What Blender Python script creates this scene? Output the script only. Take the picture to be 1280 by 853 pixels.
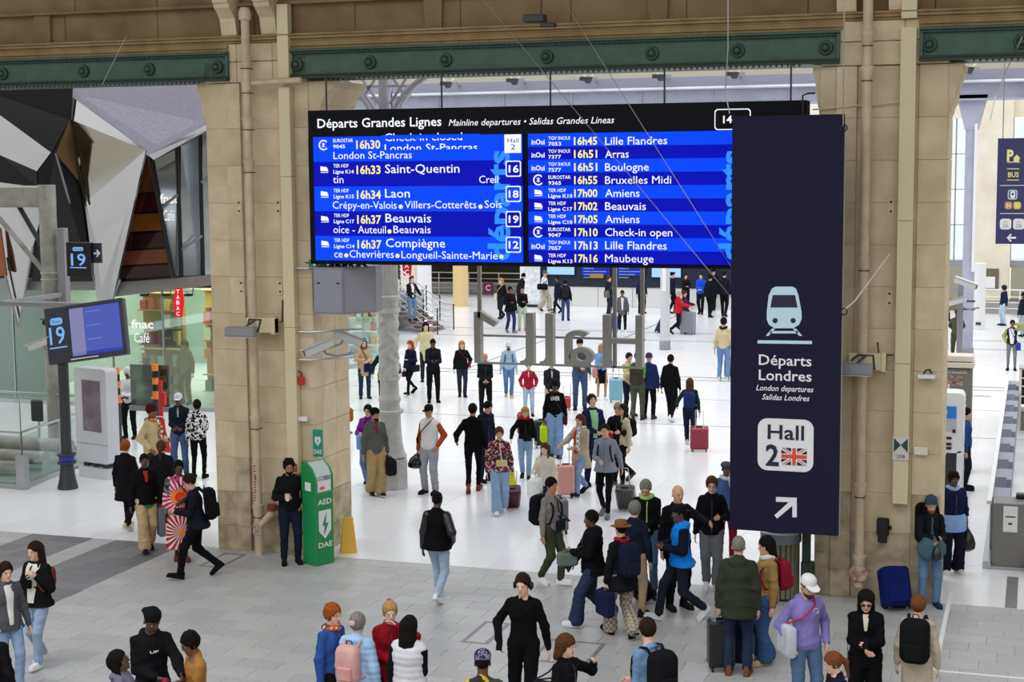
import bpy, bmesh, math, random
import numpy as np
from mathutils import Vector, Matrix
random.seed(7); np.random.seed(7)
sc = bpy.context.scene
for o in list(bpy.data.objects): bpy.data.objects.remove(o)
COL = sc.collection

# ---------------------------------------------------------------- camera
FPX, PITCH, ROLL, YAW, CAMH = 1966.8958, 0.11087035, -0.0087217, 0.3225025, 6.54265
_fw = Vector((-math.sin(YAW)*math.cos(PITCH), math.cos(YAW)*math.cos(PITCH), -math.sin(PITCH)))
_r0 = Vector((math.cos(YAW), math.sin(YAW), 0)); _u0 = _r0.cross(_fw)
_r = math.cos(ROLL)*_r0 + math.sin(ROLL)*_u0; _u = math.cos(ROLL)*_u0 - math.sin(ROLL)*_r0
CAM = Vector((0, 0, CAMH))
cd = bpy.data.cameras.new('camera'); cd.sensor_width = 36; cd.lens = 36*FPX/1280; cd.clip_end = 400; cd.clip_start = .5
cam = bpy.data.objects.new('camera', cd); COL.objects.link(cam)
cam.matrix_world = Matrix((( _r.x,_u.x,-_fw.x,0),(_r.y,_u.y,-_fw.y,0),(_r.z,_u.z,-_fw.z,CAMH),(0,0,0,1)))
sc.camera = cam
def ray(px, py): return _r*((px-640)/FPX) - _u*((py-426.5)/FPX) + _fw
def G(px, py, z=0.0):
    d = ray(px, py); return CAM + d*((z-CAMH)/d.z)
def PY(px, py, Y):
    d = ray(px, py); return CAM + d*(Y/d.y)

# ---------------------------------------------------------------- light
w = bpy.data.worlds.new('world'); sc.world = w; w.use_nodes = True
bg = w.node_tree.nodes['Background']; bg.inputs[0].default_value = (0.93, 0.965, 1.0, 1); bg.inputs[1].default_value = 1.35
def sun(name, direction, strength, angle, col=(1,1,1)):
    l = bpy.data.lights.new(name, 'SUN'); l.energy = strength; l.angle = math.radians(angle); l.color = col
    o = bpy.data.objects.new(name, l); COL.objects.link(o)
    o.rotation_euler = Vector(direction).to_track_quat('-Z', 'Y').to_euler(); o.location = (-6, 20, 30)
sun('skylight', (0.15, 0.45, -1.0), 1.0, 50, (1, .99, .97))
vs = sc.view_settings; vs.view_transform = 'Standard'; vs.look = 'None'; vs.gamma = 1; vs.exposure = 0.1; vs.use_curve_mapping = False

# ---------------------------------------------------------------- materials
def lin(h):
    if isinstance(h, str):
        h = h.lstrip('#'); h = [int(h[i:i+2], 16)/255 for i in (0, 2, 4)]
    return tuple((c/12.92 if c <= .04045 else ((c+.055)/1.055)**2.4) for c in h[:3]) + (1,)
MATS = {}
def mat(name, col, rough=.6, metal=0, emit=0, noise=0, nscale=6, bump=0, bscale=40, col2=None, alpha=None, coat=0, spec=.5):
    if name in MATS: return MATS[name]
    m = bpy.data.materials.new(name); m.use_nodes = True; MATS[name] = m
    nt = m.node_tree; b = nt.nodes['Principled BSDF']
    b.inputs['Base Color'].default_value = lin(col); b.inputs['Roughness'].default_value = rough
    b.inputs['Metallic'].default_value = metal; b.inputs['Specular IOR Level'].default_value = spec
    if coat: b.inputs['Coat Weight'].default_value = coat
    if emit:
        b.inputs['Emission Color'].default_value = lin(col); b.inputs['Emission Strength'].default_value = emit
        b.inputs['Base Color'].default_value = (0.01, 0.01, 0.01, 1); b.inputs['Specular IOR Level'].default_value = 0; b.inputs['Roughness'].default_value = 1
    m.diffuse_color = lin(col)
    if noise or bump:
        tc = nt.nodes.new('ShaderNodeTexCoord')
        if noise:
            n = nt.nodes.new('ShaderNodeTexNoise'); n.inputs['Scale'].default_value = nscale; n.inputs['Detail'].default_value = 6
            nt.links.new(tc.outputs['Object'], n.inputs['Vector'])
            cr = nt.nodes.new('ShaderNodeValToRGB'); cr.color_ramp.elements[0].position = .32; cr.color_ramp.elements[1].position = .68
            c = lin(col); c2 = lin(col2) if col2 else tuple(x*(1-noise) for x in c[:3])+(1,)
            cr.color_ramp.elements[0].color = c2; cr.color_ramp.elements[1].color = c
            nt.links.new(n.outputs['Fac'], cr.inputs['Fac']); nt.links.new(cr.outputs['Color'], b.inputs['Base Color'])
        if bump:
            n2 = nt.nodes.new('ShaderNodeTexNoise'); n2.inputs['Scale'].default_value = bscale; n2.inputs['Detail'].default_value = 4
            nt.links.new(tc.outputs['Object'], n2.inputs['Vector'])
            bn = nt.nodes.new('ShaderNodeBump'); bn.inputs['Strength'].default_value = bump; bn.inputs['Distance'].default_value = .02
            nt.links.new(n2.outputs['Fac'], bn.inputs['Height']); nt.links.new(bn.outputs['Normal'], b.inputs['Normal'])
    return m
def glass(name, tint, refl=.18, rough=.02):
    if name in MATS: return MATS[name]
    m = bpy.data.materials.new(name); m.use_nodes = True; MATS[name] = m; nt = m.node_tree; nt.nodes.clear()
    o = nt.nodes.new('ShaderNodeOutputMaterial'); t = nt.nodes.new('ShaderNodeBsdfTransparent'); t.inputs[0].default_value = lin(tint)
    g = nt.nodes.new('ShaderNodeBsdfGlossy'); g.inputs['Roughness'].default_value = rough; g.inputs[0].default_value = (.9, .95, .95, 1)
    mx = nt.nodes.new('ShaderNodeMixShader'); mx.inputs[0].default_value = refl
    nt.links.new(t.outputs[0], mx.inputs[1]); nt.links.new(g.outputs[0], mx.inputs[2]); nt.links.new(mx.outputs[0], o.inputs[0]); return m
def pattern(name, cols, scale=8, kind='noise', rough=.8):
    """cloth print in several flat colours"""
    if name in MATS: return MATS[name]
    m = bpy.data.materials.new(name); m.use_nodes = True; MATS[name] = m; nt = m.node_tree; b = nt.nodes['Principled BSDF']; b.inputs['Roughness'].default_value = rough; b.inputs['Specular IOR Level'].default_value = .15
    tc = nt.nodes.new('ShaderNodeTexCoord')
    if kind == 'noise':
        n = nt.nodes.new('ShaderNodeTexNoise'); n.inputs['Scale'].default_value = scale; n.inputs['Detail'].default_value = 1; out = n.outputs['Fac']
    elif kind == 'voronoi':
        n = nt.nodes.new('ShaderNodeTexVoronoi'); n.inputs['Scale'].default_value = scale; sp = nt.nodes.new('ShaderNodeSeparateColor')
        nt.links.new(n.outputs['Color'], sp.inputs[0]); out = sp.outputs[0]
    elif kind == 'ring':
        n = nt.nodes.new('ShaderNodeTexWave'); n.wave_type = 'RINGS'; n.inputs['Scale'].default_value = scale; n.inputs['Distortion'].default_value = 3; out = n.outputs['Fac']
    else:
        n = nt.nodes.new('ShaderNodeTexChecker'); n.inputs['Scale'].default_value = scale; out = n.outputs['Fac']
    nt.links.new(tc.outputs['Object'], n.inputs[0])
    cr = nt.nodes.new('ShaderNodeValToRGB'); cr.color_ramp.interpolation = 'CONSTANT'; el = cr.color_ramp.elements
    lo, hi = (.3, .7) if kind == 'noise' else (0, 1)
    for i, c in enumerate(cols):
        p = 0 if i == 0 else lo+(hi-lo)*i/len(cols)
        e = el[i] if i < 2 else el.new(p)
        e.position = p; e.color = lin(c)
    nt.links.new(out, cr.inputs['Fac']); nt.links.new(cr.outputs['Color'], b.inputs['Base Color']); return m

# ---------------------------------------------------------------- mesh helpers
class MB:
    def __init__(s): s.v = []; s.f = []; s.m = []; s.cur = 0
    def add(s, vs, fs):
        o = len(s.v); s.v += [tuple(v) for v in vs]; s.f += [tuple(i+o for i in f) for f in fs]; s.m += [s.cur]*len(fs); return s
    def box(s, x0, x1, y0, y1, z0, z1, c=0, M=None):
        x0, x1 = sorted((x0, x1)); y0, y1 = sorted((y0, y1)); z0, z1 = sorted((z0, z1))
        if c <= 0:
            vs = [(x, y, z) for x in (x0, x1) for y in (y0, y1) for z in (z0, z1)]
            fs = [(0,1,3,2),(4,6,7,5),(0,4,5,1),(2,3,7,6),(0,2,6,4),(1,5,7,3)]
        else:   # chamfered along all edges
            c = min(c, (x1-x0)*.45, (y1-y0)*.45, (z1-z0)*.45); vs = []; idx = {}
            for i, x in enumerate((x0, x1)):
                for j, y in enumerate((y0, y1)):
                    for k, z in enumerate((z0, z1)):
                        sx, sy, sz = (1-2*i)*c, (1-2*j)*c, (1-2*k)*c
                        idx[i,j,k,0] = len(vs); vs.append((x, y+sy, z+sz))
                        idx[i,j,k,1] = len(vs); vs.append((x+sx, y, z+sz))
                        idx[i,j,k,2] = len(vs); vs.append((x+sx, y+sy, z))
            fs = []
            for i in (0, 1):
                fs.append([idx[i,a,b,0] for a, b in ((0,0),(0,1),(1,1),(1,0))][::1 if i == 0 else -1])
                fs.append([idx[a,i,b,1] for a, b in ((0,0),(1,0),(1,1),(0,1))][::1 if i == 0 else -1])
                fs.append([idx[a,b,i,2] for a, b in ((0,0),(0,1),(1,1),(1,0))][::1 if i == 0 else -1])
                for j in (0, 1):
                    fs.append([idx[i,j,0,0], idx[i,j,1,0], idx[i,j,1,1], idx[i,j,0,1]])
                    fs.append([idx[i,0,j,0], idx[i,1,j,0], idx[i,1,j,2], idx[i,0,j,2]])
                    fs.append([idx[0,i,j,1], idx[1,i,j,1], idx[1,i,j,2], idx[0,i,j,2]])
                    for k in (0, 1): fs.append([idx[i,j,k,0], idx[i,j,k,1], idx[i,j,k,2]])
        if M is not None: vs = [M @ Vector(v) for v in vs]
        return s.add(vs, fs)
    def tube(s, pts, r, n=8, cap=True, closed=False):
        pts = [Vector(p) for p in pts]; rs = r if isinstance(r, (list, tuple)) else [r]*len(pts); vs = []; fs = []
        N = len(pts)
        t0 = (pts[1]-pts[0]).normalized(); up = Vector((0,0,1)) if abs(t0.z) < .9 else Vector((1,0,0)); a = t0.cross(up).normalized()
        for i, p in enumerate(pts):
            if closed: t = (pts[(i+1) % N]-pts[i-1]).normalized()
            else: t = (pts[min(i+1, N-1)]-pts[max(i-1, 0)]).normalized()
            a = (a - t*a.dot(t)).normalized(); b = t.cross(a)
            for k in range(n):
                q = 2*math.pi*k/n; vs.append(p + (a*math.cos(q)+b*math.sin(q))*rs[i])
        for i in range(N if closed else N-1):
            j = (i+1) % N
            for k in range(n):
                l = (k+1) % n; fs.append((i*n+k, i*n+l, j*n+l, j*n+k))
        if cap and not closed: fs += [tuple(range(n))[::-1], tuple((N-1)*n+k for k in range(n))]
        return s.add(vs, fs)
    def lathe(s, prof, n=16, at=(0,0,0), sx=1, sy=1):
        vs = [(at[0]+r*math.cos(2*math.pi*k/n)*sx, at[1]+r*math.sin(2*math.pi*k/n)*sy, at[2]+z) for r, z in prof for k in range(n)]
        fs = [(i*n+k, i*n+(k+1) % n, (i+1)*n+(k+1) % n, (i+1)*n+k) for i in range(len(prof)-1) for k in range(n)]
        fs += [tuple(range(n))[::-1], tuple((len(prof)-1)*n+k for k in range(n))]
        return s.add(vs, fs)
    def prism(s, poly, d):
        """polygon (3-D points) thickened along vector d"""
        n = len(poly); P = [Vector(p) for p in poly]; d = Vector(d)
        vs = P + [p+d for p in P]; fs = [tuple(range(n)), tuple(range(2*n-1, n-1, -1))] + [(i, i+n, (i+1) % n+n, (i+1) % n) for i in range(n)]
        return s.add(vs, fs)
    def plate(s, poly2, y0, y1):
        """polygon in (x,z) thickened from y0 to y1"""
        return s.prism([(x, y0, z) for x, z in poly2], (0, y1-y0, 0))
    def mesh(s, name, mats, smooth=False):
        me = bpy.data.meshes.new(name); me.from_pydata(s.v, [], s.f); 
        for m in (mats if isinstance(mats, (list, tuple)) else [mats]): me.materials.append(m)
        if max(s.m, default=0): me.polygons.foreach_set('material_index', s.m)
        bm = bmesh.new(); bm.from_mesh(me); bmesh.ops.recalc_face_normals(bm, faces=bm.faces); bm.to_mesh(me); bm.free()
        if smooth:
            me.polygons.foreach_set('use_smooth', [True]*len(me.polygons))
            me.set_sharp_from_angle(angle=math.radians(40))
        return me
    def build(s, name, mats, parent=None, smooth=False, loc=None):
        return put(name, s.mesh(name, mats, smooth), parent, loc)
def put(name, me, parent=None, loc=None):
    o = bpy.data.objects.new(name, me); COL.objects.link(o)
    if parent is not None: o.parent = parent
    if loc is not None: o.location = loc
    return o
def tag(o, label=None, cat=None, group=None, kind=None):
    if label: o['label'] = label
    if cat: o['category'] = cat
    if group: o['group'] = group
    if kind: o['kind'] = kind
    return o
def thing(name, label=None, cat=None, loc=(0,0,0), rz=0, group=None, kind=None):
    o = bpy.data.objects.new(name, None); COL.objects.link(o); o.location = loc; o.rotation_euler = (0, 0, rz); o.empty_display_size = .2
    return tag(o, label, cat, group, kind)
def struct(name, label=None, loc=(0,0,0), rz=0): return thing(name, label, None, loc, rz, None, 'structure')
def text(body, m, parent, M, width=None, cap=.1, align='LEFT', bold=0, shear=0, depth=.004, name='lettering', xs=None, res=2):
    """lettering as a thin solid; M places the text plane (x right, y up); cap = capital height; width fits the line"""
    c = bpy.data.curves.new('t', 'FONT'); c.body = body; c.resolution_u = res; c.offset = bold; c.shear = shear
    c.extrude = 0; o = bpy.data.objects.new('t', c)
    me = bpy.data.meshes.new_from_object(o); bpy.data.objects.remove(o)
    if not len(me.vertices): return None
    co = np.empty(len(me.vertices)*3); me.vertices.foreach_get('co', co); co = co.reshape(-1, 3)
    s = cap/.682; w_ = np.ptp(co[:, 0]); fx = (width/w_) if width else (xs or s); co[:, 0] = (co[:, 0]-co[:, 0].min())*fx; co[:, 1] *= s
    if align == 'CENTER': co[:, 0] -= w_*fx/2
    elif align == 'RIGHT': co[:, 0] -= w_*fx
    co[:, 2] = depth
    A = np.array(M); co = co @ A[:3, :3].T + A[:3, 3]
    me.vertices.foreach_set('co', co.ravel()); me.update()
    me.name = name; me.materials.append(m)
    return put(name, me, parent)
def faceM(x, y, z, rz=0):
    """text frame on a vertical face looking to -Y (turned by rz)"""
    return Matrix.Translation((x, y, z)) @ Matrix.Rotation(rz, 4, 'Z') @ Matrix.Rotation(math.radians(90), 4, 'X')
def txt(body, m, parent, Y, px0, px1, base, cap_px, x_off=0, **k):
    """line of lettering on the plane Y"""
    a = PY(px0, base, Y); b = PY(px1, base, Y); t = PY(px0, base-cap_px, Y)
    return text(body, m, parent, faceM(a.x, Y, a.z), width=b.x-a.x, cap=t.z-a.z, **k)
def rrect(x0, x1, z0, z1, r, n=5):
    P = []
    for cx, cz, a0 in ((x1-r, z1-r, 0), (x0+r, z1-r, 90), (x0+r, z0+r, 180), (x1-r, z0+r, 270)):
        for i in range(n+1):
            a = math.radians(a0+90*i/n); P.append((cx+r*math.cos(a), cz+r*math.sin(a)))
    return P
# ================================================================ the place
M_stone = mat('limestone', '#d5c6a6', .85, noise=1, nscale=2.2, col2='#bfae8c', bump=.2, bscale=30)
M_stone2 = mat('limestone_pale', '#dccdae', .85, noise=1, nscale=3, col2='#c8b693', bump=.25, bscale=30)
M_stoned = mat('limestone_stained', '#c6b89d', .9, noise=1, nscale=4, col2='#95866c', bump=.4, bscale=25)
M_joint = mat('stone_joint', '#a08e6c', .95)
M_brown = mat('frieze_stone', '#8f7856', .9, noise=1, nscale=1.5, col2='#76603f', bump=.2)
M_ochre = mat('cornice_stone', '#a48c62', .85, noise=1, nscale=3, col2='#8a7048')
M_green = mat('green_iron', '#3f5f50', .45, noise=1, nscale=3, col2='#35503f', bump=.1)
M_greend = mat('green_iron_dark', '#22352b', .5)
M_pipe = mat('cream_pipe', '#d3c1a4', .5, noise=1, nscale=5, col2='#c0ab8c')
M_white = mat('white_paint', '#e8e8ea', .4)
M_cream = mat('cream_trunking', '#d8cda6', .5)
M_grey = mat('grey_paint', '#8b8d93', .45)
M_greyd = mat('dark_grey_metal', '#3b3d42', .45, metal=.3)
M_steel = mat('steel', '#b4b6ba', .28, metal=.8)
M_black = mat('black_plastic', '#15151a', .4)
M_lav = mat('lavender_iron', '#b0b3c4', .5, noise=1, nscale=2, col2='#a2a5b6')
M_creamw = mat('cream_wall', '#e6dfd0', .8, noise=1, nscale=1.2, col2='#d9cfba')
M_glass = glass('clear_glass', '#f4f7f6', .1)
M_glassg = glass('green_glass', '#dcebe2', .14)

# ---- floor of the front hall: grey setts with darker bands
M_slab = [mat('grey_slab_%d' % i, c, .38, noise=.1, nscale=9, bump=.04, bscale=60, spec=.4) for i, c in enumerate(('#b1b1b0', '#b5b5b4', '#aeaeae', '#b8b8b7'))]
M_dark = [mat('dark_slab_%d' % i, c, .4, noise=.15, nscale=9, spec=.4) for i, c in enumerate(('#787679', '#7e7c7f', '#727073'))]
M_bed = mat('grey_bedding', '#8f8f8f', .8)
fl = struct('floor')
YB = 23.74
MB().box(-34, 14, -6, YB, -.3, -.006).build('bedding', M_bed, fl)
def sett(w_, d_): return MB().box(-w_/2, w_/2, -d_/2, d_/2, -.02, 0, .002)
SW, SD = .60, .385
setts = [sett(SW-.006, SD-.006).mesh('sett', m) for m in M_slab]; dsetts = [sett(SW-.006, SD-.006).mesh('sett', m) for m in M_dark]
cand = []
EDG = [-24, -17.1, -15.84, -15.37, -14.03, 14.5]
for j in range(int((YB-13.5)/SD)):
    y = YB-SD*(j+.5); off = (j*.37 % 1)*SW
    for bi_ in range(5):
        xa, xb = EDG[bi_], EDG[bi_+1]; dk = bi_ in (1, 3); x = xa-(off if not dk else off*.5)
        while x < xb-.02:
            a0, a1 = max(x, xa), min(x+SW, xb)
            if a1-a0 > .03: cand.append(((a0+a1)/2, y, dk, a1-a0))
            x += SW
random.shuffle(cand)
def in_view(x, y):
    d = Vector((x, y, 0))-CAM; z = d.dot(_fw); px = 640+FPX*d.dot(_r)/z; py = 426.5-FPX*d.dot(_u)/z
    return -10 < px < 1290 and py < 880
vis = sorted([c for c in cand if in_view(c[0], c[1])], key=lambda c: c[1]); rest = [c for c in cand if not in_view(c[0], c[1])]
for x, y, dk, w_ in vis[:300]:
    o = put('sett', random.choice(dsetts if dk else setts), fl, (x, y, 0)); o.scale.x = w_/SW
b = MB()
for x, y, dk, w_ in vis[300:]+rest:
    b.cur = 4+random.randrange(3) if dk else random.randrange(4)
    b.box(x-w_/2+.003, x+w_/2-.003, y-SD/2+.003, y+SD/2-.003, -.02, 0, 0)
tag(b.build('sett_field', M_slab+M_dark, fl), kind='stuff')
# inspection cover frames and the white line let into the paving
def quad_frame(name, x0, x1, y0, y1, wd, m, parent):
    bb = MB()
    for a in ((x0, x1, y0, y0+wd), (x0, x1, y1-wd, y1), (x0, x0+wd, y0+wd, y1-wd), (x1-wd, x1, y0+wd, y1-wd)): bb.box(*a, -.01, .003)
    bb.build(name, m, parent)
for p0, p1 in (((575, 803), (632, 786)), ((660, 826), (752, 812)), ((247, 708), (300, 698))):
    a = G(*p0); c = G(*p1); quad_frame('cover_frame', a.x, c.x, min(a.y, c.y), max(a.y, c.y)+.25, .06, M_dark[1], fl)
bb = MB(); bb.box(-1.14, -1.08, 20.5, 24.4, -.01, .003); bb.build('floor_line', M_white, fl)
bb = MB(); bb.box(-1.1, 3.5, 20.44, 20.5, -.01, .003); bb.build('floor_line', M_white, fl)

# ---- floor of the train-side hall: glossy white tiles
M_tile = [mat('white_tile_%d' % i, c, .22, noise=.03, nscale=1.3, spec=.45) for i, c in enumerate(('#ebebef', '#edeef1', '#e9e9ee'))]
M_grout = mat('tile_grout', '#d2d2d7', .7)
fh = struct('floor')
MB().box(-48, 16, YB, 112, -.3, -.004).build('bedding', M_grout, fh)
TW = 1.2
tm = [MB().box(-TW/2+.003, TW/2-.003, -TW/2+.003, TW/2-.003, -.02, 0, .001).mesh('floor_tile', m) for m in M_tile]
cand = [(-24+TW*(i+.5), YB+TW*(j+.5)) for j in range(26) for i in range(24)]
vis = sorted([c for c in cand if in_view(*c)], key=lambda c: c[1])
for x, y in vis[:300]: put('floor_tile', random.choice(tm), fh, (x, y, 0))
done = {(round(x, 2), round(y, 2)) for x, y in vis[:300]}; b = MB()
for j in range(72):
    for i in range(52):
        x, y = -48+TW*(i+.5), YB+TW*(j+.5)
        if (round(x, 2), round(y, 2)) in done: continue
        b.cur = random.randrange(3); b.box(x-TW/2+.003, x+TW/2-.003, y-TW/2+.003, y+TW/2-.003, -.02, 0)
tag(b.build('tile_field', M_tile, fh), kind='stuff')
M_strip = mat('floor_channel', '#77787e', .5)
for y, hw in ((46.85, .05), (47.5, .07), (38.6, .02), (57.2, .06), (60.0, .06), (43, .015)):
    MB().box(-30, 12, y-hw, y+hw, -.01, .003).build('channel', M_strip, fh)
for x, y0, y1 in ((-14.8, 57.3, 72), (-17.5, 47.6, 57.1)):
    MB().box(x-.04, x+.04, y0, y1, -.01, .003).build('channel', M_strip, fh)
a = G(1212, 495); bb = MB()
for i in range(10): bb.box(a.x+i*.06, a.x+i*.06+.03, a.y-.15, a.y+.15, 0, .006)
bb.build('tactile_strip', M_strip, fh)
a = G(1256, 745); MB().box(-.31, -.14, 23.75, 25.6, -.01, .003).build('dark_band', M_dark[0], fh)

# ---- stone piers of the arcade
YF = 23.72
courses = [0, .42, 1.02, 1.62, 2.24, 2.86, 3.48, 4.1, 4.72, 5.34, 5.96, 6.58, 7.2, 7.95]
def pier(name, x0, x1, splits, cs):
    r = struct(name); cuts = [x0]+splits+[x1]
    MB().box(x0+.03, x1-.03, YF+.12, YF+1.36, 0, 8).build('core', M_joint, r)
    proj = [0, .035, -.02, 0]
    for i in range(len(courses)-1):
        z0, z1 = courses[i], courses[i+1]
        for j in range(len(cuts)-1):
            m = M_stoned if (i < 2 or (i == 2 and j % 2)) else random.choice((M_stone, M_stone, M_stone2))
            zz0 = z0+.0015; zz1 = z1-.0015
            MB().box(cuts[j]+.0015, cuts[j+1]-.0015, YF-proj[j % 4], YF+.3, zz0, zz1, .004).build('stone_block', m, r)
        m = M_stoned if i < 2 else M_stone2
        for xa, xb in ((x0, x0+.4), (x1-.4, x1)):   # flank stones
            for y0, y1 in ((YF+.304, YF+.85), (YF+.856, YF+1.4)):
                MB().box(xa, xb, y0, y1, z0+.003, z1-.003, .008).build('stone_block', m, r)
    # stepped corbels carrying the girder
    for s, xe in ((-1, x0), (1, x1)):
        prof = [(0, 7.25), (.05, 7.27), (.06, 7.34), (.16, 7.42), (.2, 7.5), (.2, 7.56), (.24, 7.58), (.26, 7.68), (.36, 7.8), (.42, 7.84), (.46, 7.95), (-.1, 7.95), (-.1, 7.25)]
        MB().plate([(xe+s*a*cs[(s+1)//2], z) for a, z in prof], YF+.02, YF+1.38).build('corbel', M_stone, r)
    # blocks between the girders, up to the cornice
    for z0, z1 in ((7.96, 8.3), (8.306, 8.6)):
        n = 3; xs = [x0+.55*(0) , x0+.62, x1-.62, x1]
        for k in range(n): MB().box(xs[k]+.003, xs[k+1]-.003, YF-.03, YF+1.3, z0, z1-.003, .008).build('stone_block', random.choice((M_stone, M_stone2)), r)
    return r
PL = pier('wall_left', -13.32, -11.42, [-12.93, -12.66, -11.84], (.35, 1.0))
PR = pier('wall_right', -3.10, -1.27, [-2.86, -2.56, -1.68], (.25, .45))
far_l = pier('wall_far_left', -23.5, -21.6, [-23.1, -22.85, -22.0], (.3, 1.0))
far_r = pier('wall_far_right', 7.1, 8.95, [7.35, 7.65, 8.5], (.3, .5))

# ---- entablature over the arcade
tr = struct('trim_1')
b = MB()
for (z0, z1, p) in ((8.6, 8.64, .06), (8.64, 8.69, .12), (8.69, 8.72, .16)): b.box(-36, 16, YF-p, YF+1.3, z0, z1, .004)
b.build('cornice', M_ochre, tr)
x = -30.6
while x < 15:
    MB().box(x+.004, x+1.82-.004, YF+.06, YF+1.3, 8.724, 9.22, .01).build('stone_block', M_brown, tr); x += 1.82
x = -30.2
while x < 15:
    MB().box(x+.004, x+1.6-.004, YF+.02, YF+1.3, 9.224, 10.4, .01).build('stone_block', M_brown, tr); x += 1.6
b = MB(); b.box(-36, 16, YF-.08, YF+1.3, 9.2, 9.25, .004); b.build('string_course', M_brown, tr)
for x in (-16.45, -9.2, -5.55, .9, 4, -20.5):      # tapering pilaster brackets of the frieze
    MB().prism([(x-.16, YF-.02, 9.2), (x+.16, YF-.02, 9.2), (x+.14, YF+.0, 8.73), (x-.14, YF, 8.73)], (0, .12, 0)).build('frieze_bracket', M_brown, tr)
def console(x):
    P = [(0, 9.3), (0, 8.73), (.1, 8.73), (.13, 8.85), (.16, 9.0), (.26, 9.1), (.34, 9.16), (.36, 9.22), (.4, 9.24), (.4, 9.5), (0, 9.5)]
    MB().prism([(x-.14, YF-a, z) for a, z in P], (.28, 0, 0)).build('console', M_stone2, tr)
for x in (-12.78, -12.05, -2.72, -1.98, -22.9, -22.2): console(x)
# upper wall with arched windows is out of the picture; plain stone above
MB().box(-36, 16, YF+.1, YF+1.2, 10.4, 15).build('upper_wall', M_brown, tr)
MB().box(-36, 16, YF-1.6, YF+.1, 10.42, 10.6, .02).build('gallery', M_brown, tr)
cl = struct('ceiling')      # unseen roof slab added to shade the arcade top, left open further forward
MB().box(-36, 16, 15.5, YF+.1, 14.6, 14.9).build('shade_roof_slab', M_brown, cl)
M_hallw = mat('unseen_hall_wall', '#b7a78a', .85, noise=1, nscale=.6, col2='#9c8c70')
MB().box(-36, 16, -12.3, -12, 0, 11).build('wall_face', M_hallw, struct('wall_unseen_end'))  # unseen walls added to dim the mirror reflections and ambient light
MB().box(-36.3, -36, -12, YF, 0, 12).build('wall_face', M_hallw, struct('wall_unseen_left')); MB().box(16, 16.3, -12, YF, 0, 12).build('wall_face', M_hallw, struct('wall_unseen_right'))

MB().box(-36, 16, YF+.16, YF+1.3, 8.2, 8.6).build('lintel', M_brown, tr)
for xa, xb in ((-36, -12.84), (-11.86, -2.76), (-1.7, 16)): MB().box(xa, xb, YF-.05, YF+.2, 8.475, 8.6, .004).build('moulding', M_ochre, tr); MB().box(xa, xb, YF-.08, YF+.2, 8.52, 8.56, .004).build('moulding_bead', M_ochre, tr)
# ---- green riveted girders
M_ros = mat('girder_rosette', '#2f4439', .5)
ros = MB()
n = 20
ros.lathe([(0.0, 0), (.105, 0), (.11, .02), (.1, .045), (.075, .05), (.065, .04), (.05, .05), (.035, .085), (0.0, .09)], n)
ros_me = ros.mesh('rosette', M_ros, True)
def girder(x0, x1, label, pxs, grp='green iron girders over the openings'):
    g = thing('girder', label, 'girder', (x0, YF, 8.0), group=grp)
    L = x1-x0
    MB().box(0, L, -.03, .14, .02, .46).build('web', M_green, g)
    b = MB(); b.box(0, L, -.15, .14, .43, .47, .006); b.box(0, L, -.1, .14, .395, .43, .006); b.build('top_flange', M_green, g)
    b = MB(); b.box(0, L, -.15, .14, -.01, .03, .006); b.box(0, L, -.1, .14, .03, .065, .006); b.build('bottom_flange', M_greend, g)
    b = MB()
    for xx in (.0, L-.05): b.box(xx, xx+.05, -.1, 0, .06, .4, .005)
    b.build('end_plate', M_green, g)
    b = MB()
    for i in range(int(L/.085)):
        b.box(.06+i*.085, .06+i*.085+.032, -.115, -.09, .402, .425); b.box(.06+i*.085, .06+i*.085+.032, -.115, -.09, .035, .058)
        if .6 < i*.085 < L-.6: b.prism([(.06+i*.085, -.12, -.012), (.1+i*.085, -.12, -.012), (.08+i*.085, -.12, -.055)], (0, .02, 0))
    tag(b.build('rivets', M_greend, g), kind='stuff')
    for px in pxs:
        X = PY(px, 90-px*.035, YF-.05).x
        if x0 < X < x1:
            o = put('rosette', ros_me, g, (X-x0, -.03, .225)); o.rotation_euler = (math.radians(90), 0, 0)
    return g
girder(-21.7, -12.83, 'green riveted iron girder ending at the pier with the green cabinet, partly lit yellow', (3, 104, 186, 271, -90, -180))
girder(-11.8, -2.81, 'long green riveted iron girder above the departures board', (371, 462, 557, 683, 815, 922, 1032))
girder(-1.68, 7.2, 'green riveted iron girder over the opening with the ticket machine', (1162, 1277, 1390))
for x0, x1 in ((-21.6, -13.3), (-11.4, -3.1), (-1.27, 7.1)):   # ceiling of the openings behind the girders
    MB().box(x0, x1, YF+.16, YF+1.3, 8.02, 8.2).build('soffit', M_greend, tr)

# ---- rainwater pipes, cable trunking, small fittings on the piers
def pipe(label, X, ztop, zs, foot):
    p = thing('drainpipe', label, 'pipe', (X, YF-.22, 0))
    MB().tube([(0, 0, .0 if foot == 'Y' else .22), (0, 0, ztop)], .072, 14).build('shaft', M_pipe, p, True)
    for z in zs:
        MB().lathe([(.075, -.09), (.08, -.085), (.083, 0), (.1, .06), (.098, .085), (.075, .09)], 14, (0, 0, z)).build('socket', M_pipe, p, True)
        MB().box(-.074, .074, -.074, .1, z-.135, z-.12).build('clamp', M_greyd, p)
    return p
p = pipe('cream drainpipe with a forked foot on the pier beside the green cabinet', -12.42, 9.0, (8.3, 7.9, 7.3, 6.6, 2.3, .78), 'Y')
MB().tube([(0, 0, .48), (.08, 0, .56), (.24, 0, .72), (.27, 0, .82)], .062, 12).build('branch', M_pipe, p, True)
MB().lathe([(.075, 0), (.09, .01), (.09, .1), (.075, .11)], 12, (.27, 0, .78)).build('branch_socket', mat('red_rust', '#7a3a2c', .7), p, True)
b = MB(); 
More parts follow.
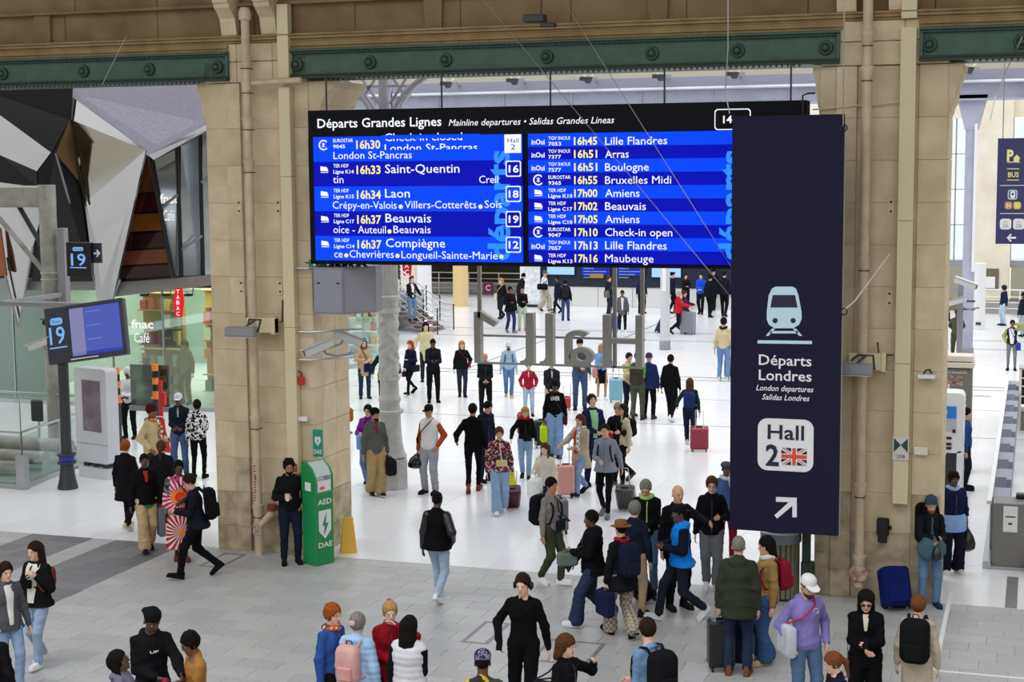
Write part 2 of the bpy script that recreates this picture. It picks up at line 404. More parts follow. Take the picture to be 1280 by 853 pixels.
for k in range(14): a = random.uniform(0, 1); b.box(-.03+.02*a, -.03+.02*a+.03, -.078, -.07, .95+k*.045, .95+k*.045+.03*a+.01)
b.build('red_sticker_remains', mat('sticker_red', '#8f2f2c', .7), p)
MB().box(-.065, .03, -.08, -.06, .35, .55).build('sticker', mat('sticker_white', '#cfc8c0', .7, noise=1, nscale=25, col2='#8a3530'), p)
MB().lathe([(.075, 0), (.1, .01), (.11, .1), (.08, .2), (.075, .21)], 12, (0, 0, 8.95)).build('bend', M_pipe, p, True)
p2 = pipe('cream drainpipe on the pier beside the hanging blue banner', -2.4, 9.0, (8.35, 7.85, 5.1, 1.72, .62), 'N')
MB().lathe([(.135, 0), (.14, .02), (.12, .04), (0.0, .045)], 16).build('inspection_cap', mat('cap_paint', '#c5b59b', .7, noise=1, nscale=14, col2='#80402f'), p2, True).matrix_local = Matrix.Translation((0, -.06, .44)) @ Matrix.Rotation(math.radians(90), 4, 'X')
MB().lathe([(.075, 0), (.1, .01), (.11, .1), (.08, .2), (.075, .21)], 12, (0, 0, 8.95)).build('bend', M_pipe, p2, True)
b = MB(); b.tube([(-12.3, YF-.25, 7.93), (-11.5, YF-.25, 7.96), (-11.42, YF-.25, 7.96)], .05, 10)
tag(b.build('branch_pipe', M_pipe, None, True), 'short horizontal cream pipe under the long green girder', 'pipe')

def trunk(label, x0, x1, segs):
    t = thing('cable_trunking', label, 'trunking', ((x0+x1)/2, YF-.11, segs[0][0]))
    for z0, z1 in segs: MB().box(-(x1-x0)/2, (x1-x0)/2, -.05, .1, z0-segs[0][0]+.003, z1-segs[0][0]-.003, .005).build('cover', M_cream, t)
trunk('tall cream cable trunking on the pier beside the green cabinet', -11.88, -11.68, ((1.42, 3.9), (3.9, 6.4), (6.4, 7.86), (8.0, 9.2)))
trunk('tall cream cable trunking on the pier behind the blue banner', -1.94, -1.72, ((1.5, 3.6), (3.6, 5.7), (5.7, 8.48), (8.6, 9.2)))

def floodlight(label, X, z, yaw, tilt):
    f = thing('floodlight', label, 'floodlight', (X, YF-.1, z), yaw)
    MB().box(-.27, .27, -.14, .0, -.12, .13, .01).build('mounting_box', M_cream, f)
    MB().box(.2, .27, -.16, .02, -.14, .15, .01).build('mounting_plate', M_cream, f)
    b = MB(); b.tube([(-.25, -.1, 0), (-.12, -.3, .12), (.1, -.3, .12), (.14, -.5, -.06)], .018, 6); b.tube([(0, -.3, .12), (-.2, -.5, -.06)], .018, 6); b.build('bracket', M_greyd, f)
    MB().box(-.42, .12, -.62, -.42, -.14, .02, .02).build('lamp_head', M_grey, f)
    MB().box(-.4, .1, -.6, -.44, -.15, -.14).build('lens', mat('lamp_lens', '#c9ccd2', .2), f)
floodlight('grey floodlight on a cream box on the pier nearest the green cabinet', -12.28, 3.92, 0, 0)
floodlight('grey floodlight on a cream box on the pier beside the blue banner', -2.33, 3.62, .0, 0)

# green and white cabinet for a defibrillator
M_gr = mat('cabinet_green', '#128a4c', .4); M_clear = glass('cabinet_window', '#dfe6e4', .3)
dc = thing('defibrillator_cabinet', 'tall green defibrillator cabinet with clear sloping lid at the foot of the pier', 'cabinet', (-11.2, 23.28, 0), 1.15)
MB().box(-.2, .2, -.17, .17, 0, 1.22, .015).build('base', M_gr, dc)
HP = [(-.17, 1.22), (.17, 1.22), (.17, 1.70), (.04, 1.72), (-.09, 1.63), (-.17, 1.5)]
MB().prism([(-.2, y, z) for y, z in HP], (.035, 0, 0)).build('hood', M_gr, dc); MB().prism([(.165, y, z) for y, z in HP], (.035, 0, 0)).build('hood', M_gr, dc)
MB().box(-.165, .165, .14, .168, 1.22, 1.69).build('hood_back', M_gr, dc)
MB().prism([(-.163, y*.97, z-.004) for y, z in HP], (.326, 0, 0)).build('lid', M_clear, dc)
MB().box(-.1, .1, -.08, .1, 1.23, 1.45, .02).build('defibrillator', M_white, dc)
MB().box(-.14, .14, -.178, -.171, 1.24, 1.42).build('notice', M_white, dc); MB().box(-.1, .0, -.182, -.178, 1.27, 1.32).build('notice_print', mat('notice_orange', '#d9703a', .5), dc)
text('AED', M_white, dc, faceM(-.15, -.173, 1.02), width=.3, cap=.085, bold=.02)
text('DAE', M_white, dc, faceM(-.15, -.173, .3), width=.3, cap=.085, bold=.02)
b = MB(); b.plate([(-.13, .92), (.13, .92), (.13, .58), (0, .44), (-.13, .58)], -.178, -.17); b.build('shield', M_white, dc)
b = MB(); b.plate([(.03, .88), (-.06, .66), (-.01, .67), (-.03, .5), (.07, .71), (.01, .7)], -.184, -.178); b.build('lightning_bolt', M_gr, dc)
o = MB().box(-.07, .07, -.003, .003, -.07, .07).build('pictogram', M_white, dc, loc=(-.203, -.0, 1.32)); o.rotation_euler.z = math.radians(90)
ds = thing('defibrillator_sign', 'small green and white defibrillator sign fixed to the pier above the green cabinet', 'sign', (-11.35, YF-.06, 1.72))
MB().box(-.09, .09, -.012, .0, 0, .46).build('plate', mat('sign_teal', '#1c8f7c', .4), ds)
text('DAE', M_white, ds, faceM(-.07, -.014, .05), width=.14, cap=.07, bold=.02)
b = MB(); b.plate([(0, .18), (-.055, .26), (-.05, .33), (-.02, .35), (0, .32), (.02, .35), (.05, .33), (.055, .26)], -.018, -.013); b.build('heart', M_white, ds)
b = MB(); b.plate([(.015, .33), (-.02, .26), (.005, .26), (-.01, .2), (.025, .28), (.0, .28)], -.022, -.019); b.build('bolt', mat('sign_teal2', '#1c8f7c', .4), ds)
ws = thing('warning_cone', 'yellow folding wet floor sign standing behind the green cabinet', 'floor sign', (-11.03, 24.1, 0), .5)
MB().prism([(-.14, -.1, 0), (.14, -.1, 0), (.08, 0, .6), (-.08, 0, .6)], (0, .02, 0)).build('front_leaf', mat('sign_yellow', '#e8b53a', .5), ws)
MB().prism([(-.14, .14, 0), (.14, .14, 0), (.08, .03, .6), (-.08, .03, .6)], (0, .02, 0)).build('rear_leaf', MATS['sign_yellow'], ws)

# grey cabinet, cameras, alarm, conduits round the pier corner
cb = thing('equipment_cabinet', 'grey steel cabinet hung on the pier corner under the departures board', 'cabinet', (-10.97, 23.45, 4.15), -.0)
MB().prism([(-.27, -.05, 0), (.26, -.05, 0), (.6, .5, 0), (.6, .75, 0), (-.27, .75, 0)], (0, 0, .77)).build('body', mat('cabinet_grey', '#8e8f9c', .45), cb)
MB().box(-.25, .24, -.065, -.05, .03, .74, .004).build('door', mat('cabinet_door', '#93949f', .45), cb)
MB().prism([(.275, -.045, .03), (.59, .465, .03), (.585, .475, .03), (.27, -.035, .03)], (0, 0, .71)).build('side_door', MATS['cabinet_door'], cb)
for x in (-.2, .15): MB().box(x, x+.05, -.075, -.065, .5, .525).build('lock', M_black, cb)
b = MB()
for i in range(7): b.tube([(-.3+.12*i, .1, .78), (-.2+.12*i, .12, .83+.03*(i % 2)), (-.1+.12*i, .1, .78)], .02, 6)
b.build('cable_bundle', M_black, cb)
def cctv(label, P, yaw, pitch, L=.55, mt=M_white, arm=None, s=1):
    c = thing('cctv_camera', label, 'camera', P, yaw)
    R = Matrix.Rotation(pitch, 4, 'X')
    MB().box(-.075*s, .075*s, -L*s, 0, -.075*s, .06*s, .02, R).build('housing', mt, c)
    MB().box(-.09*s, .09*s, -L*s-.06, .02, .06*s, .075*s, .004, R).build('sun_shield', mt, c)
    MB().box(-.05*s, .05*s, -L*s-.006, -L*s, -.05*s, .04*s, 0, R).build('lens', M_black, c)
    MB().tube([(0, -L*.4*s, -.07*s)]+(arm or [(0, -.1, -.2), (0, .1, -.25), (0, .35, -.2)]), .022, 7).build('arm', M_grey, c)
    return c
a = PY(424, 428, 23.6)
cctv('white surveillance camera pointing down-left under the grey cabinet', (a.x-.08, a.y-.1, a.z+.02), -.9, .35, .5, mat('camera_shell', '#c9cac9', .4))
a = PY(418, 416, 23.9)
cctv('white surveillance camera seen from behind beside the one under the grey cabinet', (a.x, a.y, a.z), 2.3, .4, .5, MATS['camera_shell'])
ab = thing('fire_alarm', 'small red alarm box on the pier under the conduits', 'alarm', (-11.62, YF-.06, 3.0))
MB().box(-.06, .06, -.05, .0, -.07, .07, .01).build('box', mat('alarm_red', '#c22a25', .4), ab)
MB().tube([(0, -.02, .07), (0, -.02, .14), (-.08, -.02, .16)], .012, 6).build('conduit', M_greyd, ab)
sb = thing('junction_box', 'small white junction box on the pier above the man with a cup', 'box', (-11.62, YF-.06, 2.35)); MB().box(-.09, .09, -.04, 0, -.04, .04, .008).build('lid', M_white, sb)
sb = thing('junction_box', 'small white junction box on the pier beside the green triangle plate', 'box', (-1.55, YF-.04, 2.3)); MB().box(-.1, .1, -.04, 0, -.06, .06, .008).build('lid', M_creamw, sb)
for z, x1 in ((4.88, -10.9), (3.82, -10.6), (3.35, -10.8)):
    b = MB(); b.tube([(-11.68, YF-.08, z), (-11.44, YF-.08, z), (x1, YF+.2, z+.05)], .018, 7)
    tag(b.build('conduit', M_steel), {4.88: 'thin steel conduit running to the grey cabinet top', 3.82: 'thin steel conduit bent round the pier just under the grey cabinet', 3.35: 'thin steel conduit bent round the pier above the red alarm box'}[z], 'conduit')
b = MB(); b.tube([(-12.15, YF-.08, 3.98), (-11.95, YF-.08, 3.98), (-11.93, YF-.08, 4.35)], .015, 6); tag(b.build('conduit', M_greyd), 'dark bent conduit beside the floodlight above the man with a cup', 'conduit')
b = MB(); b.tube([(-2.2, YF-.08, 3.9), (-2.18, YF-.08, 3.72), (-1.96, YF-.08, 3.72)], .015, 6); tag(b.build('conduit', M_greyd), 'dark bent conduit beside the floodlight near the blue banner', 'conduit')
b = MB(); b.tube([(-11.5, YF-.12, 1.3), (-11.68, YF-.12, 1.3)], .02, 6); b.tube([(-11.95, YF-.1, 0), (-11.95, YF-.1, 1.15)], .03, 8)
tag(b.build('conduit', M_steel), 'grey upright conduit behind the man with a cup', 'conduit')
b = MB(); b.tube([(-3.2, YF-.05, 7.33), (-1.95, YF-.05, 7.42)], .012, 5); tag(b.build('cable', M_cream), 'thin pale cable crossing the pier above the blue banner', 'cable')
for X in (-12.72, -12.02, -2.95, -2.05):       # steel fixing plates with two bolt holes
    for z in (5.9, 4.55):
        f = thing('fixing_plate', None, 'plate', (X, YF+{-12.72: -.035, -12.02: .02, -2.95: 0, -2.05: .02}[X], z))
        tag(f, '%s bolt plate %s %s' % ('upper' if z > 5 else 'lower', 'between drainpipe and trunking on the pier' if X in (-12.02, -2.05) else 'outside the drainpipe on the pier', 'with the green cabinet' if X < -5 else 'with the banner'), 'plate')
        MB().box(-.045, .045, -.012, .06, -.12, .12, .003).build('plate', M_stone2, f)
        for dz in (-.07, .07): MB().lathe([(.018, 0), (.018, .006), (0, .006)], 8).build('bolt_hole', M_black, f).matrix_local = Matrix.Translation((0, -.012, dz)) @ Matrix.Rotation(math.radians(90), 4, 'X')
ic = thing('intercom', 'black wall phone unit on the weathered pier above the blue suitcase', 'intercom', (-2.08, YF+.02, .98))
MB().box(-.09, .09, -.08, 0, 0, .27, .02).build('housing', M_black, ic); MB().box(-.07, .07, -.11, -.08, -.1, .02, .015).build('lower_body', M_black, ic); MB().box(.09, .13, -.07, -.03, .1, .16, .01).build('side_knob', M_black, ic)
ep = thing('marker_plate', 'white plate with two dark green triangles on the cream trunking', 'sign', (-1.83, YF-.17, 2.17))
MB().box(-.115, .115, -.01, 0, 0, .35).build('plate', mat('plate_white', '#d5d3cc', .5), ep)
MB().plate([(-.1, .33), (-.1, .12), (0, .225)], -.016, -.01).build('triangle', mat('plate_green', '#1e4a3a', .5), ep)
MB().plate([(.1, .33), (.1, .12), (0, .225)], -.016, -.01).build('triangle', MATS['plate_green'], ep)
text('258', M_black, ep, faceM(-.06, -.012, .03), width=.12, cap=.05)
sl = thing('wall_light', 'small white shelf-like wall light on the pier edge by the ticket machine', 'light', (-1.48, YF-.02, 3.42))
MB().box(-.13, .12, -.16, 0, -.03, .03, .01).build('body', M_white, sl); b = MB(); b.tube([(-.05, -.05, .03), (-.02, -.08, .09), (.03, -.06, .1), (.06, -.03, .04)], .015, 5); b.build('cable', M_greyd, sl)
gt = thing('graffiti_tag', 'small green paint mark low on the pier under the banner', 'marking', (-3.0, YF-.075, .68)); b = MB(); b.tube([(-.05, 0, 0), (-.02, 0, .02), (.0, 0, -.01), (.05, 0, .01)], .01, 4); b.build('stroke', mat('paint_green', '#2f9a4c', .6), gt)
hn = thing('notice', 'small red notice on the cream trunking above the man with a cup', 'notice', (-11.78, YF-.17, 1.46)); MB().box(-.08, .08, -.008, 0, 0, .14).build('sheet', mat('notice_red', '#a83a36', .6), hn); MB().box(-.05, .05, -.012, -.008, .06, .1).build('print', M_white, hn)

ex = thing('exit_sign', 'tiny green and white exit sign just above the grey cabinet on the pier', 'sign', (-11.2, YF-.22, 4.98))
MB().box(-.16, .14, -.02, .03, -.06, .06, .006).build('case', mat('exit_green', '#1f7a52', .4), ex); MB().plate([(.03, -.02), (.03, .02), (.1, 0)], -.026, -.02).build('arrow', M_white, ex); MB().box(-.08, -.03, -.026, -.02, -.04, .04).build('figure', M_white, ex)
MB().tube([(-.16, 0, 0), (-.3, .16, 0)], .012, 5).build('bracket', M_greyd, ex)
# ---- litter bin by the pier
bi = thing('litter_bin', 'ribbed grey litter bin with a steel top standing at the pier under the banner', 'bin', (-3.55, 23.35, 0))
b = MB()
for k in range(22):
    a = 2*math.pi*k/22; b.box(-.03, .03, -.012, .012, .05, .88, .004, Matrix.Rotation(a, 4, 'Z') @ Matrix.Translation((0, .27, 0)))
b.build('slats', mat('bin_olive', '#6f6e56', .5), bi)
MB().lathe([(.24, .02), (.25, .03), (.25, .9), (.24, .9)], 24).build('drum', M_greyd, bi, True)
MB().lathe([(.3, .88), (.31, .9), (.31, 1.03), (.27, 1.05), (.27, .95), (.1, .93), (0, .93)], 28).build('rim', mat('bin_rim', '#7f868c', .35, metal=.5), bi, True)
pb = thing('post_box', 'dark box post standing between the litter bin and the pier', 'post', (-3.16, 23.3, 0)); MB().box(-.06, .06, -.06, .06, 0, 1.1, .01).build('post', M_greend, pb); MB().box(-.07, .13, -.1, .02, .3, .62, .02).build('box', M_greend, pb)
# ================================================================ departures board
YBD = 23.38; SY = YBD-.055
M_frame = mat('board_black', '#101116', .6, spec=.12); M_b1 = mat('screen_blue', '#0046ff', emit=1.0); M_b2 = mat('screen_dark_blue', '#020cb0', emit=1.0)
M_tw = mat('screen_white', '#f4f8ff', emit=1.0); M_ty = mat('screen_yellow', '#fbf08a', emit=1.0); M_tc = mat('screen_cyan', '#2f8fff', emit=1.0); M_td = mat('screen_navy', '#0a1450', emit=.6)
bd = thing('departures_board', 'huge black framed departures board with bright blue screens hung across the opening', 'display board', (-7.25, YBD, 5.0))
bdc = Matrix.Translation((7.25, -YBD, -5.0))
class _P:  # children are given in world coordinates, then moved under the board
    pass
def under(o, root):
    if o is not None: o.parent = root; o.matrix_parent_inverse = root.matrix_basis.inverted()
    return o
def U(root, f):
    before = set(COL.objects); f()
    for o in COL.objects:
        if o not in before and o.parent is None and o is not root: under(o, root)
root_fix = []
class Under:
    def __init__(s, root): s.root = root
    def __enter__(s): s.b = {o.name for o in COL.objects}; return s.root
    def __exit__(s, *a):
        bpy.context.view_layer.update()
        for o in list(COL.objects):
            if o.name not in s.b and o.parent is None: o.parent = s.root; o.matrix_parent_inverse = s.root.matrix_world.inverted()
X0, X1 = -11.25, -3.24; Z0, Z1 = 4.98, 7.46
with Under(bd):
    MB().box(X0, X1, YBD, YBD+.32, Z0, Z1, .01).build('casing', M_frame)
    MB().box(X0, X1, YBD-.04, YBD, 7.02, Z1, .006).build('header_panel', M_frame)
    for x0, x1 in ((X0, X0+.09), (-7.21, -7.11), (X1-.1, X1)): MB().box(x0, x1, YBD-.05, YBD, Z0, 7.02, .004).build('frame_bar', M_frame)
    MB().box(X0, X1, YBD-.05, YBD, Z0, Z0+.045, .004).build('frame_bar', M_frame)
    xl0, xl1 = PY(393, 250, SY).x, PY(653, 250, SY).x; xr0, xr1 = PY(660.5, 250, SY).x, X1-.1
    zt = PY(520, 169.5, SY).z; zb = PY(520, 327, SY).z
    def band(x0, x1, n, i): return zt-(zt-zb)*i/n, zt-(zt-zb)*(i+1)/n
    for i in range(5):
        a, c = band(0, 0, 5, i); MB().box(xl0, xl1, SY, SY+.02, c, a).build('screen_row', M_b2 if i % 2 else M_b1)
    for i in range(10):
        a, c = band(0, 0, 10, i); MB().box(xr0, xr1, SY, SY+.02, c, a).build('screen_row', M_b2 if i % 2 else M_b1)
    T = lambda s, m, p0, p1, base, cap, **k: txt(s, m, None, SY-.004, p0, p1, base, cap, **k)
    YH = YBD-.05
    txt('Départs Grandes Lignes', M_tw, None, YH, 397, 552, 160, 11, bold=.012)
    txt('Mainline departures • Salidas Grandes Lineas', M_tw, None, YH, 561, 768, 157.5, 8, shear=.25)
    L = [(0, 'EUROSTAR', '9045', '16h30'), (1, 'TER HDF', 'Ligne K14', '16h33'), (2, 'TER HDF', 'Ligne K15', '16h34'), (3, 'TER HDF', 'Ligne C17', '16h37'), (4, 'TER HDF', 'Ligne C14', '16h37')]
    def snc(px, py, s=1):   # slanted white carriage-like mark
        a = PY(px, py, SY); k = .0162*s
        MB().plate([(a.x-.3*k*12*.9, a.z-.1*k*10), (a.x-.26*k*12, a.z+.3*k*12), (a.x+.3*k*12, a.z+.22*k*12), (a.x+.42*k*12, a.z-.02*k*12), (a.x+.42*k*12, a.z-.12*k*12)], SY-.006, SY).build('operator_mark', M_tw)
        MB().box(a.x-.25*k*12, a.x+.42*k*12, SY-.006, SY, a.z-.24*k*12, a.z-.18*k*12).build('operator_mark', M_tw)
    def ring(px, py, r=.075):
        a = PY(px, py, SY); b = MB(); b.tube([(a.x+r*math.cos(t), SY-.006, a.z+r*math.sin(t)) for t in np.linspace(.7, 5.6, 16)], .011, 5)
        for k in range(4):
            t = math.pi/4*k; b.prism([(a.x-math.cos(t)*r*.5-.006, SY-.01, a.z-math.sin(t)*r*.5), (a.x-math.cos(t)*r*.5+.006, SY-.01, a.z-math.sin(t)*r*.5), (a.x+math.cos(t)*r*.5+.006, SY-.01, a.z+math.sin(t)*r*.5), (a.x+math.cos(t)*r*.5-.006, SY-.01, a.z+math.sin(t)*r*.5)], (0, .004, 0))
        b.build('operator_mark', M_tw)
    rows = [171.5, 203, 234, 265, 296]
    for (i, l1, l2, hh), y in zip(L, rows):
        x = 416.5+i*.3
        if i == 0: ring(404.5, 181.5)
        else: snc(404+i*.4, y+9.5)
        T(l1, M_tw, x, x+(25 if i == 0 else 19), y+6.5, 4.2, bold=.012)
        T(l2, M_tw, x, x+(15 if i == 0 else 25.5), y+14, 4.4, bold=.016)
        T(hh, M_ty, 445.5+i*.4, 475.5+i*.4, y+14.5, 10, bold=.022)
    T('Check-in closed', M_tw, 481, 578, 176.5, 9.4, bold=.004); T('London St-Pancras', M_tw, 481, 597, 190, 9.4, bold=.004)
    # the two lines above scroll: covered at top and bottom by the row's own blue
    a = PY(480, 170.2, SY).z; MB().box(PY(478, 170, SY).x, PY(600, 170, SY).x, SY-.012, SY-.006, zt-.05, zt+.012).build('screen_mask', M_b1)
    MB().box(PY(478, 170, SY).x, PY(600, 170, SY).x, SY-.012, SY-.006, PY(520, 199, SY).z, PY(520, 187, SY).z).build('screen_mask', M_b1)
    MB().box(X0+.2, X0+.21, YBD-.04, YBD, 7.03, 7.04).build('screw', M_frame)
    txt('London St-Pancras', M_tw, None, SY-.016, 417, 515, 199, 9)
    for s, p0, p1, y, c in (('Saint-Quentin', 481.5, 574.5, 216.5, 10.6), ('Laon', 481.5, 512.5, 247, 10.6), ('Beauvais', 482, 539, 278, 10.6), ('Compiègne', 482.5, 556.5, 309, 10.6)): T(s, M_tw, p0, p1, y, c, bold=.004)
    for s, p0, p1, y in (('tin', 416.5, 429.5, 229), ('Creil', 599, 623, 229), ('Crépy-en-Valois', 416, 496, 261), ('Villers-Cotterêts', 506, 595.5, 260.5), ('Sois', 606, 627.5, 260), ('oice - Auteuil', 417, 482.5, 291.5), ('Beauvais', 492, 538.5, 291.5), ('ce', 418, 428.5, 322), ('Chevrières', 437, 492.5, 322), ('Longueil-Sainte-Marie', 502, 622, 323)):
        T(s, M_tw, p0, p1, y, 9.2)
    for px, py in ((501, 258.5), (600.7, 258.5), (487, 289.5), (433, 319.5), (497, 320), (627, 321)):
        a = PY(px, py, SY); MB().plate([(a.x+.035*math.cos(t), a.z+.035*math.sin(t)) for t in np.linspace(0, 6.28, 13)[:-1]], SY-.008, SY).build('bullet', M_ty)
    for i, (s, y) in enumerate((('16', 211), ('18', 242.5), ('19', 274), ('12', 306))):
        a = PY(642, y, SY); r = .125
        b = MB(); b.plate(rrect(a.x-r, a.x+r, a.z-r, a.z+r, .03, 3), SY-.012, SY-.01); b.build('platform_frame', M_tw)
        b = MB(); b.plate(rrect(a.x-r+.018, a.x+r-.018, a.z-r+.018, a.z+r-.018, .025, 3), SY-.015, SY-.012); b.build('platform_box', M_b2 if i % 2 == 0 else M_b1)
        txt(s, M_tw, None, SY-.02, 636, 648.5, y+4.6, 8.8, bold=.02)
    a = PY(641.5, 179.5, SY); b = MB(); b.box(a.x-.14, a.x+.13, SY-.012, SY-.004, a.z-.145, a.z+.14); b.build('platform_box', M_tw)
    txt('Hall', M_td, None, SY-.014, 634.5, 648.5, 178.5, 5.5); txt('2', M_td, None, SY-.014, 638.5, 644.5, 187, 6.5)
    def vertical(px, py0, py1, cappx, s, Y):
        a = PY(px, py0, Y); c = PY(px, py1, Y); t = PY(px-cappx, py0, Y)
        M = Matrix.Translation((a.x, Y, a.z)) @ Matrix.Rotation(math.radians(90), 4, 'X') @ Matrix.Rotation(math.radians(90), 4, 'Z')
        text(s, M_tc, None, M, width=c.z-a.z, cap=a.x-t.x, bold=.03, depth=.0)
    vertical(637, 326, 188, 26, 'départs', SY-.004); vertical(926, 326, 188, 27, 'départs', SY-.004)
    R = [('TGV INOUI', '7053', '16h45', 'Lille Flandres', 0), ('TGV INOUI', '7377', '16h51', 'Arras', 0), ('TGV INOUI', '7577', '16h51', 'Boulogne', 0), ('EUROSTAR', '9365', '16h55', 'Bruxelles Midi', 1), ('TER HDF', 'Ligne K10', '17h00', 'Amiens', 2), ('TER HDF', 'Ligne C17', '17h02', 'Beauvais', 2), ('TER HDF', 'Ligne C10', '17h05', 'Amiens', 2), ('EUROSTAR', '9047', '17h10', 'Check-in open', 1), ('TGV INOUI', '7057', '17h13', 'Lille Flandres', 0), ('TER HDF', 'Ligne K13', '17h16', 'Maubeuge', 2)]
    wd = [77.5, 29.5, 54.5, 82.5, 43, 51, 43, 84, 77, 60.5]
    for i, (l1, l2, hh, dest, k) in enumerate(R):
        y = 168.2+i*16.28
        if k == 0: T('inOui', M_tw, 664.5, 681, y+12.5, 6.2, bold=.02)
        elif k == 1: ring(673, y+8)
        else: snc(672, y+8.3, .95)
        T(l1, M_tw, 685.5, 685.5+(27 if k == 0 else 28 if k == 1 else 22), y+6.8, 4.2, bold=.012)
        T(l2, M_tw, 685.5, 685.5+(30 if k == 2 else 16), y+14, 4.4, bold=.016)
        T(hh, M_ty, 717.5+i*.1, 746.5+i*.1, y+13, 9.4, bold=.022)
        T(dest, M_tw, 756.5, 756.5+wd[i], y+13, 9.6, bold=0 if 'M' in dest else .004)
    # the clock-like box in the header
    a = PY(903, 149, YH); b = MB(); b.plate(rrect(a.x-.12, a.x+.42, a.z-.16, a.z+.15, .05), YH+.006, YH+.008); b.build('number_frame', M_tw)
    b = MB(); b.plate(rrect(a.x-.105, a.x+.405, a.z-.145, a.z+.135, .045), YH+.002, YH+.006); b.build('number_box', M_frame)
    txt('14', M_tw, None, YH-.001, 904, 915, 154, 9, bold=.02)
    for x in (-11.0, -9, -7.2, -5.4, -3.5): MB().tube([(x, YBD+.15, Z1), (x, YBD+.15, 8.0)], .015, 6).build('hanger', M_greyd)
bk = thing('wall_bracket', 'small white bracket on the pier at the end of the departures board', 'bracket', (-3.05, YF-.12, 7.1)); MB().box(-.14, .08, -.02, .1, .0, .1, .006).build('shelf', M_creamw, bk); MB().box(-.1, .04, -.02, .1, .1, .14, .004).build('cap', M_creamw, bk)
b = MB(); b.tube([(-3.28, 23.2, 7.12), (-3.28, 23.2, 7.52), (-3.2, 23.2, 7.55), (-3.1, 23.2, 7.55)], .014, 6); tag(b.build('hook', M_black), 'thin black bent hook at the upper end of the departures board', 'hook')

